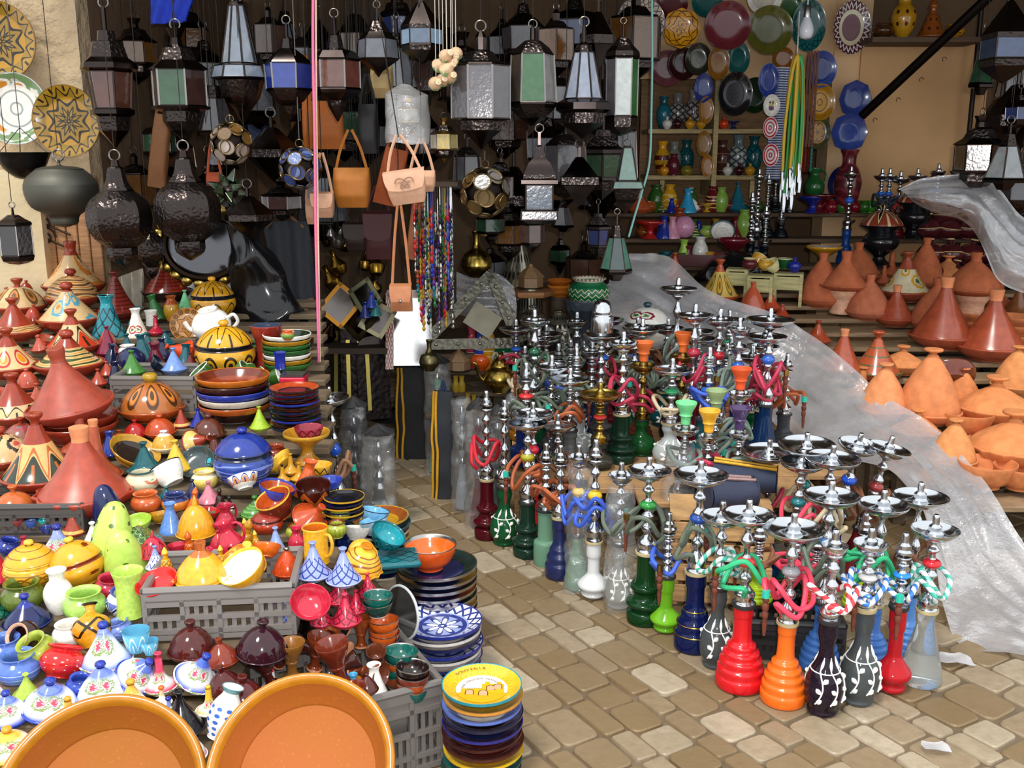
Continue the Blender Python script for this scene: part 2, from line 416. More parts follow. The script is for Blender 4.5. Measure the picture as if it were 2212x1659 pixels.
SH = {
 'bowl':   [(0,.02,'a'),(.22,0,'a'),(.24,.05,'a'),(.38,.16,'b'),(.47,.34,'b'),(.5,.46,'r'),(.485,.475,'r'),(.455,.42,'i'),(.36,.2,'i'),(.2,.09,'i'),(0,.07,'')],
 'cup':    [(0,.02,'a'),(.28,0,'a'),(.31,.05,'b'),(.44,.3,'b'),(.5,.60,'r'),(.475,.61,'i'),(.4,.3,'i'),(.25,.1,'i'),(0,.08,'')],
 'foot':   [(0,0,'a'),(.27,0,'a'),(.25,.07,'a'),(.14,.17,'a'),(.13,.30,'a'),(.28,.42,'b'),(.48,.54,'r'),(.5,.60,'r'),(.47,.60,'i'),(.3,.48,'i'),(0,.42,'')],
 'jar':    [(0,0,'a'),(.27,0,'a'),(.29,.05,'a'),(.42,.16,'b'),(.5,.34,'b'),(.46,.50,'a'),(.36,.60,'a'),(.335,.64,'r'),(.40,.70,'r'),(.38,.725,'r'),(.30,.66,'i'),(.3,.5,'i'),(.36,.3,'i'),(0,.12,'')],
 'vase':   [(0,0,'a'),(.30,0,'a'),(.33,.1,'b'),(.46,.45,'b'),(.5,.75,'b'),(.42,1.1,'a'),(.27,1.36,'a'),(.25,1.48,'r'),(.34,1.62,'r'),(.31,1.63,'i'),(.2,1.48,'i'),(.2,1.3,'i'),(0,1.2,'')],
 'cyl':    [(0,0,'a'),(.42,0,'a'),(.44,.05,'b'),(.40,.5,'b'),(.42,1.0,'a'),(.5,1.25,'r'),(.47,1.26,'i'),(.38,1.0,'i'),(.36,.4,'i'),(0,.3,'')],
 'bottle': [(0,0,'a'),(.44,0,'a'),(.5,.05,'b'),(.46,.2,'b'),(.30,.6,'b'),(.2,.92,'a'),(.17,1.05,'a'),(.2,1.2,'r'),(.25,1.28,'r'),(.22,1.28,'i'),(.13,1.1,'i'),(0,1.0,'')],
 'goblet': [(0,0,'r'),(.28,0,'r'),(.29,.1,'a'),(.19,.22,'a'),(.18,.5,'a'),(.25,.66,'a'),(.24,.76,'a'),(.42,1.15,'a'),(.5,1.42,'a'),(.46,1.43,'i'),(.32,1.15,'i'),(.2,.9,'i'),(0,.85,'')],
 'minaret':[(0,0,'a'),(.44,0,'a'),(.5,.07,'a'),(.44,.16,'b'),(.30,.52,'b'),(.20,.86,'a'),(.13,.90,'a'),(.12,1.1,'a'),(.16,1.2,'r'),(.12,1.34,'r'),(.03,1.5,'r'),(0,1.52,'')],
 'shade':  [(0,0,'a'),(.5,0,'a'),(.5,.12,'b'),(.44,.5,'b'),(.34,.95,'b'),(.2,1.3,'b'),(0,1.42,'')],
 'drum':   [(0,0,'a'),(.40,0,'a'),(.36,.3,'a'),(.36,.8,'a'),(.46,1.1,'r'),(.5,1.3,'r'),(.5,1.36,'i'),(.44,1.34,'i'),(0,1.32,'')],
 'plate':  [(0,.0,'a'),(.27,0,'a'),(.29,.02,'a'),(.455,.062,'r'),(.495,.082,'r'),(.5,.112,'r'),(.487,.12,'b'),(.335,.045,'f'),(.2,.032,'f'),(0,.03,'')],
 'dish':   [(0,0,'a'),(.30,0,'a'),(.33,.03,'a'),(.46,.15,'r'),(.5,.22,'r'),(.48,.235,'b'),(.40,.14,'f'),(.3,.07,'f'),(0,.06,'')],
 'urn':    [(0,0,'a'),(.2,0,'a'),(.22,.05,'a'),(.36,.3,'b'),(.46,.7,'b'),(.45,1.0,'b'),(.34,1.25,'a'),(.24,1.38,'a'),(.25,1.6,'r'),(.32,1.75,'r'),(.3,1.76,'i'),(.2,1.55,'i'),(0,1.4,'')],
 'pot':    [(0,0,'a'),(.20,0,'a'),(.24,.04,'a'),(.42,.25,'b'),(.5,.48,'b'),(.42,.72,'a'),(.20,.86,'a'),(.12,.92,'a'),(.13,1.08,'r'),(.2,1.14,'r'),(.17,1.15,'i'),(.09,1.0,'i'),(0,.9,'')],
}
def mset(d, dfl):
    """fill a/b/r/i/f from first given"""
    o = dict(d); a = o.get('a', dfl)
    for k in 'abrif': o.setdefault(k, a)
    return o
def shape_mesh(sh, mats, seg=32, smooth=3, wob=None, key=None):
    k = ('sh', sh, tuple(sorted((a, m.name) for a, m in mats.items())), seg, key)
    def mk():
        S = SH[sh]; pr = []; mm = []
        for i in range(len(S) - 1):
            r, z, c = S[i]; pr.append((r, z)); mm.append(mats[c])
        pr.append((S[-1][0], S[-1][1]))
        # refine by Catmull-Rom, material per refined segment
        q = prof_s(pr, smooth); m2 = [m for m in mm for _ in range(smooth)]
        b = MB(); b.lathe(q, m2, seg, wob=wob); return b.mesh(sh, 40)
    return cm(k, mk)
def root_at(name, p, s, label, cat, tilt=(0, 0), rz=0.0, group=None, lift=None):
    o = empty(name, p, (RT(tilt[0]), RT(tilt[1]), rz), s)
    return tag(o, label, cat, group)
def one(name, me, p, s, label, cat, tilt=(0, 0), rz=0.0, group=None, rot=None):
    o = link(name, me); o.location = p; o.rotation_euler = rot or (RT(tilt[0]), RT(tilt[1]), rz)
    o.scale = (s, s, s) if not isinstance(s, (tuple, list)) else s
    return tag(o, label, cat, group)
RZ = random.Random(4)
def pot(sh, px, py, w, label, cat=None, S='L', dz=0.0, tilt=None, name=None, group=None, rz=None, seg=32, p=None, sm=3, zs=1.0, **mats):
    """one-piece vessel. w in pixels (width)"""
    p = p or surf(S, px, py, dz); s = w * m_per_px(p)
    m = mset(mats, C('b5562e'))
    cat = cat or {'foot': 'bowl', 'minaret': 'lamp', 'shade': 'lampshade', 'goblet': 'hookah bowl', 'plate': 'plate', 'dish': 'dish', 'drum': 'drum', 'urn': 'vase', 'cyl': 'vase', 'pot': 'flask'}.get(sh, sh)
    name = name or {'foot': 'footed_bowl', 'minaret': 'openwork_lamp', 'shade': 'lampshade', 'goblet': 'hookah_bowl', 'drum': 'clay_drum', 'urn': 'vase', 'cyl': 'vase', 'pot': 'flask'}.get(sh, sh)
    tilt = tilt or (0, 0)
    if tilt != (0, 0): p = p + Vector((0, 0, .30 * s * math.sin(RT(max(abs(tilt[0]), abs(tilt[1]))))))
    return one(name, shape_mesh(sh, m, seg, sm), p, (s, s, s * zs), label, cat, tilt, RZ.random()*6 if rz is None else rz, group)
LID = {
 'cone': [(.465,0),(.455,.04),(.36,.20),(.255,.42),(.16,.66),(.095,.86),(.075,.93)],
 'dome': [(.465,0),(.455,.12),(.41,.38),(.32,.64),(.20,.84),(.09,.94),(.06,.96)],
 'bell': [(.465,0),(.45,.12),(.385,.36),(.28,.60),(.165,.80),(.09,.92),(.07,.96)],
 'line': [(.465,0),(.44,.03),(.33,.27),(.22,.51),(.12,.75),(.085,.88),(.075,.93)],
 'neck': [(.465,0),(.43,.06),(.29,.18),(.17,.34),(.125,.55),(.11,.75),(.10,.92)],
 'flat': [(.465,0),(.45,.1),(.38,.3),(.26,.52),(.14,.72),(.08,.84),(.06,.96)],
}
KNOB = {
 'cup':  [(.06,-.02),(.055,.02),(.065,.06),(.105,.11),(.11,.14),(.085,.155),(0,.135)],
 'ball': [(.05,-.02),(.06,.01),(.095,.04),(.10,.075),(.075,.115),(0,.13)],
 'stub': [(.085,-.02),(.085,.02),(.095,.07),(.10,.12),(.09,.14),(0,.142)],
 'disc': [(.05,-.03),(.05,.0),(.07,.03),(.13,.05),(.14,.075),(.12,.09),(0,.085)],
 'spike':[(.06,-.02),(.07,.02),(.06,.08),(.035,.18),(0,.26)],
}
def tagine(px, py, w, label, dish, lo=None, mid=None, up=None, knob=None, style='cone', kn='cup', h=.62, S='L', dz=0.0, tilt=(0, 0),
           rz=0.0, group=None, p=None, band=(.12, .62), dd=.2, scal=False, cat='tagine', seg=40, ks=1.0, name='tagine', glob=None):
    """w = pixel width over the dish rim; py = pixel row of its foot"""
    p = p or surf(S, px, py, dz); s = w * m_per_px(p)
    lo = lo or dish; mid = mid or lo; up = up or lo; knob = knob or up
    if tilt != (0, 0): p = p + Vector((0, 0, .30 * s * math.sin(RT(max(abs(tilt[0]), abs(tilt[1]))))))
    r = root_at(name, p, s, label, cat, tilt, rz, group)
    wob = None
    if scal: wob = lambda rr, z, a, i: (rr * (1 + (.05 * math.cos(a*14) if rr > .42 else 0)), z)
    kd = ('dish', dish.name, dd, scal)
    def mkd():
        b = MB(); b.lathe(prof_s([(0,0),(.27,0),(.30,.02*1),(.42,dd*.45),(.49,dd*.85),(.5,dd),(.475,dd+.01),(.455,dd-.03),(.3,dd*.4),(0,dd*.3)], 3), dish, seg, wob=wob); return b.mesh('dish', 40)
    link('dish', cm(kd, mkd), r)
    kl = ('lid', style, h, lo.name, mid.name, up.name, band, dd)
    def mkl():
        q = prof_s([(a, dd - .015 + z*h) for a, z in LID[style]], 5); n = len(q) - 1
        mm = [lo if (i+.5)/n < band[0] else mid if (i+.5)/n < band[1] else up for i in range(n)]
        b = MB(); b.lathe(q, mm, seg); return b.mesh('lid', 40)
    l = link('lid', cm(kl, mkl), r)
    kk = ('knob', kn, knob.name)
    def mkk():
        b = MB(); b.lathe(prof_s(KNOB[kn], 3), knob, 20); return b.mesh('knob', 50)
    k = link('knob', cm(kk, mkk), l)
    k.location = (0, 0, dd - .015 + LID[style][-1][1] * h); k.scale = (ks, ks, ks)
    return r
def tureen(px, py, w, label, body, band, lid, rim, knob, S='L', dz=0.0, tilt=(0, 0), p=None, hb=.56, hl=.30, group=None, name='lidded_pot'):
    p = p or surf(S, px, py, dz); s = w * m_per_px(p)
    r = root_at(name, p, s, label, 'pot', tilt, RZ.random()*6, group)
    def mb():
        b = MB(); q = prof_s([(0,0),(.25,0),(.27,.04),(.40,hb*.28),(.5,hb*.6),(.47,hb*.86),(.43,hb*.94),(.47,hb),(.44,hb+.01),(.40,hb*.9),(0,hb*.5)], 3)
        n = len(q)-1; b.lathe(q, [band if .25 < (i+.5)/n < .48 else rim if .5 < (i+.5)/n < .8 else body for i in range(n)], 36); return b.mesh('body', 40)
    link('body', cm(('tub', hb, body.name, band.name, rim.name), mb), r)
    def ml():
        b = MB(); b.lathe(prof_s([(.46,hb),(.44,hb+hl*.2),(.34,hb+hl*.6),(.2,hb+hl*.9),(.07,hb+hl)], 3), lid, 36); return b.mesh('lid', 40)
    l = link('lid', cm(('tul', hb, hl, lid.name), ml), r)
    k = link('knob', cm(('knob', 'ball', knob.name), lambda: MB_l(KNOB['ball'], knob)), l); k.location = (0, 0, hb + hl); k.scale = (.85,)*3
    return r
def MB_l(pr, m, seg=20, sm=3, nm='part'):
    b = MB(); b.lathe(prof_s(pr, sm), m, seg); return b.mesh(nm, 45)
def handle_mesh(m, pts, r=.05):
    def mk():
        b = MB(); b.tube(crom(pts, 5), r, m, 8); return b.mesh('handle')
    return cm(('handle', m.name, str(pts), r), mk)
def mug(px, py, w, label, m, inside, S='L', dz=0.0, tilt=(0, 0), rz=0.0, hh=1.1, p=None):
    p = p or surf(S, px, py, dz); s = w * m_per_px(p); r = root_at('mug', p, s, label, 'mug', tilt, rz)
    b = lambda: MB_l2([(0,0),(.40,0),(.42,.04),(.39,hh*.5),(.40,hh*.9),(.42,hh),(.385,hh),(.36,hh*.5),(.34,.1),(0,.08)], m, inside)
    link('body', cm(('mug', m.name, hh), b), r)
    link('handle', handle_mesh(m, [(.37,0,hh*.85),(.58,0,hh*.86),(.68,0,hh*.6),(.58,0,hh*.3),(.38,0,hh*.2)], .055), r); return r
def MB_l2(pr, m, inside):
    q = prof_s(pr, 3); n = len(q) - 1; b = MB(); b.lathe(q, [inside if (i+.5)/n > .68 else m for i in range(n)], 28); return b.mesh('body', 40)
def pitcher(px, py, w, label, m, S='L', dz=0.0, tilt=(0, 0), rz=0.0, p=None, inside=None, holes=None, name='pitcher'):
    p = p or surf(S, px, py, dz); s = w * m_per_px(p); r = root_at(name, p, s, label, name.replace('_', ' '), tilt, rz)
    def mk():
        b = MB(); q = prof_s([(0,0),(.3,0),(.31,.06),(.46,.35),(.44,.65),(.26,.95),(.22,1.1),(.30,1.35),(.26,1.36),(.18,1.1),(0,1.0)], 3)
        b.lathe(q, [holes if holes and 6 < i < 12 else m for i in range(len(q)-1)], 28, wob=lambda rr, z, a, i: (rr * (1 + .35 * max(0, math.cos(a - PI))**8 if z > 1.2 else rr/rr if rr else 1) if rr else 0, z)); return b.mesh('body', 40)
    link('body', cm(('pitch', m.name, holes and holes.name), mk), r)
    link('handle', handle_mesh(m, [(.22,0,1.25),(.5,0,1.2),(.6,0,.85),(.42,0,.5)], .05), r); return r
def stack(kind, px, py, w, n, dzs, labels, mats, cat, S=None, dz=0.0, group=None, name=None, jit=.004, p=None, sg=40):
    """a pile of plates or bowls, bottom first; each one its own thing"""
    p0 = p or surf(S, px, py, dz); s = w * m_per_px(p0); rr = random.Random(int(px*7+py))
    out = []
    for i in range(n):
        m = mset(mats[i % len(mats)] if not callable(mats) else mats(i), C('b5562e'))
        lab = labels[i] if isinstance(labels, (list, tuple)) and i < len(labels) else labels if isinstance(labels, str) else labels[-1]
        q = p0 + Vector((rr.uniform(-jit, jit), rr.uniform(-jit, jit), i * dzs * s))
        out.append(one(name or kind, shape_mesh(kind, m, sg), q, s * rr.uniform(.97, 1.0), lab, cat, (0, 0), rr.random()*6, group))
    return out

# ================================================================ plastic crates
def crate(name, p, rz, L, W, H, label, m, nx=10, nz=4, open_top=True):
    r = root_at(name, p, 1, label, 'crate', (0, 0), rz); t = .008
    def wall(x0, y0, x1, y1, nm):
        b = MB(); d = Vector((x1-x0, y1-y0, 0)); ln = d.length; d.normalize(); a = math.atan2(d.y, d.x); R = Matrix.Rotation(a, 3, 'Z')
        def bx(u, z, du, dzz, th=t):
            c = Vector((x0, y0, 0)) + d*u + Vector((0, 0, z)); b.box(c, (du, th, dzz), m, R)
        zs = [.012, H*.2, H*.47, H*.74, H*.93]
        for z in zs: bx(ln/2, z, ln, .014 if z < H*.9 else .03, .016 if z > H*.9 else .013)
        nb = max(3, int(ln/.085))
        for k in range(nb + 1): bx(ln*k/nb, H/2, .012, H-.01, .013)
        for i in range(len(zs)-2):
            n2 = nb*4
            for k in range(n2):
                if i == 2 and (k//4) % 2 == 0: continue
                bx(ln*(k+.5)/n2, (zs[i]+zs[i+1])/2, ln/n2*.52, zs[i+1]-zs[i], .005)
        bx(ln/2, H*.84, ln, H*.16, .005)
        b.build(nm, r)
    hx, hy = L/2, W/2
    wall(-hx, -hy, hx, -hy, 'front_panel'); wall(-hx, hy, hx, hy, 'back_panel'); wall(-hx, -hy, -hx, hy, 'side_panel'); wall(hx, -hy, hx, hy, 'side_panel')
    b = MB(); b.box((0, 0, .006), (L, W, .008), m); b.build('bottom', r)
    b = MB(); z = H
    for x0, y0, x1, y1 in ((-hx,-hy,hx,-hy),(hx,-hy,hx,hy),(hx,hy,-hx,hy),(-hx,hy,-hx,-hy)):
        b.tube([(x0,y0,z),(x1,y1,z)], .011, m, 8)
    b.build('rim', r); return r

# ================================================================ hookahs
VASE = {   # unit: width 1, tall zz ; (r, z 0..1)
 'bell':  [(.46,0),(.5,.03),(.5,.13),(.47,.16),(.475,.24),(.425,.27),(.43,.34),(.37,.37),(.37,.43),(.30,.46),(.29,.52),(.20,.58),(.185,.85),(.20,.87),(.20,.98),(.22,1.0)],
 'globe': [(.36,0),(.40,.03),(.38,.07),(.48,.16),(.5,.28),(.44,.42),(.28,.54),(.20,.64),(.19,.74),(.25,.86),(.24,.94),(.26,1.0)],
 'flask': [(.42,0),(.48,.03),(.5,.12),(.46,.25),(.36,.48),(.26,.70),(.21,.84),(.22,.96),(.25,1.0)],
 'disc':  [(.28,0),(.34,.02),(.40,.06),(.36,.11),(.5,.19),(.5,.25),(.36,.33),(.22,.42),(.20,.50),(.20,.72),(.24,.76),(.24,.96),(.26,1.0)],
 'tube':  [(.46,0),(.5,.03),(.5,.20),(.44,.26),(.44,.34),(.36,.42),(.34,.48),(.24,.58),(.23,.80),(.26,.83),(.26,.95),(.27,1.0)],
 'ring':  [(.44,0),(.5,.02),(.5,.16),(.40,.2),(.52,.26),(.52,.31),(.36,.36),(.34,.44),(.42,.50),(.40,.55),(.28,.60),(.26,.95),(.28,1.0)],
 'lathe': [(.42,0),(.46,.02),(.46,.38),(.38,.44),(.30,.5),(.30,.92),(.33,.96),(.33,1.0)],
}
CHROME = lambda: MT('c9ccd0', .16)
BRASS = lambda: MT('a88d45', .26)
def hookah(label, vcol, px=None, py=None, ty=None, z=0.0, H=None, tx=None, vw=80, tw=110, vs='bell', vh=.42, bead=None, hose=None, hose_m=None, metal=None,
           tilt=(0, 0), bowl=None, seed=1, Y=None, tray=True, loops=1.4, floral=False, group=None, cat='hookah', gold=False, rzz=0.0, cap=False):
    """base pixel (px,py) on height z, tray pixel row ty  OR  tray pixel (tx,ty) with total height H.  vw/tw pixel widths"""
    if Y is not None:
        p = at_y(tx, ty, Y); H = p.z - z; p.z = z
    elif H is None:
        p = on_z(px, py, z); u, y, d = ray(px, ty); zt = CH + d * p.y / y; H = zt - z
    else:
        p = on_z(tx, ty, z + H); p.z = z
    k = m_per_px(p + Vector((0, 0, H*.5))); sv = vw * m_per_px(p); st = tw * m_per_px(p + Vector((0, 0, H)))
    me = metal or CHROME(); rr = random.Random(seed)
    hv = H * vh if vh < 1 else vh
    r = root_at('hookah', p, 1, label, cat, tilt, rzz, group)
    b = MB(); q = prof_s(VASE[vs], 3); n = len(q) - 1
    b.lathe([(0, .004)] + [(a*sv, c*hv) for a, c in q], vcol, 36); v = b.build('glass_base', r, 50)
    b = MB(); s0 = sv * VASE[vs][-1][0]
    b.lathe([(s0*1.04, hv*.985), (s0*1.1, hv*.995), (s0*1.1, hv*1.03), (s0*.9, hv*1.035)], PL('b9a980', .5) if seed % 2 else PL('2a2a2c', .5), 24); b.build('gasket', v)
    if gold:
        b = MB()
        for f in (.22, .35, .52): 
            rad = sv * .5 * (1.0 if f < .25 else .88 if f < .4 else .6)
            b.tube([(rad*math.cos(a*PI/14), rad*math.sin(a*PI/14), hv*f) for a in range(28)], .0022, BRASS(), 6, closed=True)
        b.build('gold_band', v)
    if floral:
        wm = PL('f2f2ee', .4)
        def rad(zf):
            for i in range(n):
                if q[i][1] <= zf <= q[i+1][1] and q[i+1][1] > q[i][1]:
                    f = (zf-q[i][1])/(q[i+1][1]-q[i][1]); return (q[i][0]+(q[i+1][0]-q[i][0])*f)*sv
            return q[-1][0]*sv
        def pt(a, zf): R = rad(zf) + .0015; return (R*math.cos(a), R*math.sin(a), zf*hv)
        for a0 in (-2.3, -1.5, -.7, .6, 2.2):
            b = MB()
            b.tube([pt(a0+.35*math.sin(t*3), .16+.34*t) for t in [i/9 for i in range(10)]], .0022, wm, 5)
            for f in range(3):
                zc = .17 + .11*f; sg = (-1)**f; aa = a0 + .35*math.sin((zc-.16)/.34*3)
                b.tube([pt(aa+sg*.30*t, zc+.05*t) for t in (0,.15,.4,.65,.85,1)], [.0015,.003,.0065,.0075,.0045,.001], wm, 6)
            b.tube([pt(a0+.35*math.sin(3)+.03*i, .50+.022*i) for i in range(7)], [.0015,.003,.0045,.0045,.0035,.002,.001], wm, 5); b.build('painted_flower', v)
        b = MB()
        b.tube([pt(i*PI/14, .48) for i in range(28)], .0018, wm, 5, closed=True)
        b.build('painted_line', v)
    # stem
    zt = H; z0 = hv * .99; L = zt - z0; u = min(.030, .5*s0 + .010)
    pr = [(s0*.9, z0), (s0*1.0, z0+.012), (u*1.0, z0+L*.07), (u*1.15, z0+L*.12), (u*1.2, z0+L*.16), (u*.75, z0+L*.22), (u*.42, z0+L*.27), (u*.7, z0+L*.31), (u*.75, z0+L*.36), (u*.42, z0+L*.40)]
    nb = rr.choice((2, 3, 3)); 
    for i in range(nb):
        a = .42 + .5*i/nb; w = .5/nb
        pr += [(u*.36, z0+L*(a+.04*w)), (u*.40, z0+L*(a+.2*w)), (u*.72, z0+L*(a+.4*w)), (u*.72, z0+L*(a+.55*w)), (u*.42, z0+L*(a+.75*w)), (u*.35, z0+L*(a+.92*w))]
    pr += [(u*.4, z0+L*.93), (u*.9, z0+L*.955), (u*.95, z0+L*.985), (u*.5, zt)]
    b = MB(); b.lathe(prof_s(pr, 2), me, 18); stem = b.build('stem', r, 60)
    if bead is not None:
        b = MB(); zb = z0 + L*rr.uniform(.52, .66); bh = L*.11
        b.lathe(prof_s([(u*.4, zb-bh*.55), (u*.8, zb-bh*.4), (u*1.08, zb), (u*.8, zb+bh*.4), (u*.4, zb+bh*.55)], 4), bead, 18); b.build('bead', stem)
    # side port
    an = rr.uniform(-2.6, -.5); dx, dy = math.cos(an), math.sin(an); zp = z0 + L*.14
    b = MB(); b.tube([(dx*u*.8, dy*u*.8, zp), (dx*(u+.022), dy*(u+.022), zp+.016)], .008, me, 8); b.build('hose_port', stem)
    if tray:
        a = st/2; b = MB()
        b.lathe(prof_s([(.012, zt-.012), (a*.35, zt-.006), (a*.62, zt-.002), (a*.9, zt+.012), (a, zt+.022), (a*1.01, zt+.026), (a*.97, zt+.024), (a*.86, zt+.014), (a*.6, zt+.004), (a*.36, zt+.006), (a*.34, zt+.010), (.016, zt+.010)], 3), me, 40); b.build('tray', r, 50)
    if cap:
        b = MB(); b.lathe(prof_s([(st*.28, zt+.02), (st*.3, zt+.04), (st*.3, zt+.10), (st*.26, zt+.115), (st*.27, zt+.13), (st*.2, zt+.17), (0, zt+.185)], 3), me, 24); b.build('wind_cover', r)
    else:
        b = MB(); b.lathe(prof_s([(.026, zt+.008), (.027, zt+.016), (.020, zt+.022), (.019, zt+.034), (.011, zt+.042), (.010, zt+.062), (.0075, zt+.072), (0, zt+.073)], 2), me, 18); b.build('bowl_port', r)
    if bowl is not None:
        b = MB(); zz = zt + .04
        b.lathe(prof_s([(.013, zz), (.018, zz+.003), (.02, zz+.03), (.026, zz+.036), (.024, zz+.046), (.036, zz+.07), (.042, zz+.085), (.037, zz+.086), (.025, zz+.06), (0, zz+.055)], 2), bowl, 24); b.build('tobacco_bowl', r)
    if hose is not None:
        pts = [(dx*(u+.022), dy*(u+.022), zp+.016), (dx*(u+.05), dy*(u+.05), zp+.05)]
        n = int(7*loops); sgn = rr.choice((-1, 1)); zc = zp + L*.2; R = max(.045, u+.024)
        for i in range(1, n+1):
            aa = an + sgn*i*2*PI/7; ra = R*rr.uniform(.9, 1.5)
            pts.append((ra*math.cos(aa), ra*math.sin(aa), zc + L*(.17*math.sin(i*1.7+seed) + .10*i/n)))
        a2 = an + sgn*(n+1)*2*PI/7; pts.append((R*1.5*math.cos(a2), R*1.5*math.sin(a2), zc+L*.16)); a2 += sgn*.5
        pts.append((R*1.75*math.cos(a2), R*1.75*math.sin(a2), zc+L*.06))
        cp = crom(pts, 6); b = MB(); b.tube(cp, .0082, hose, 8); ho = b.build('hose', r)
        e = Vector(pts[-1]); dn = Vector((rr.uniform(-.015, .015), rr.uniform(-.02, 0), -1)).normalized()
        b = MB(); ln = min(.13, max(e.z - .02, .05)); hm = hose_m or WD('6d3320')
        b.tube([e + Vector((0,0,.012)), e + dn*.01], .0115, PL('2bb39b', .4) if seed % 3 == 0 else BRASS(), 10)
        b.tube([e + dn*ln*f for f in (.05,.15,.2,.25,.35,.4,.45,.55,.6,.7,.85,1)], [.009,.0105,.007,.0105,.010,.007,.010,.009,.006,.007,.006,.004], hm, 10); b.build('mouthpiece', ho)
    return r
def twist(a, b_, w=14):      # two-tone spiral hose
    key = ('twist', a, b_)
    if key in MC: return MC[key]
    t = NT('hose_twist_' + a + b_); u, v, _ = t.uv()
    k = t.ma('LESS_THAN', t.ma('FRACT', t.ma('ADD', u, t.ma('MULTIPLY', v, 30.0))), .45)
    t.put(t.b.inputs['Base Color'], t.mix(k, lin(a), lin(b_))); t.b.inputs['Roughness'].default_value = .25; t.b.inputs['Metallic'].default_value = .2
    MC[key] = t.m; return t.m

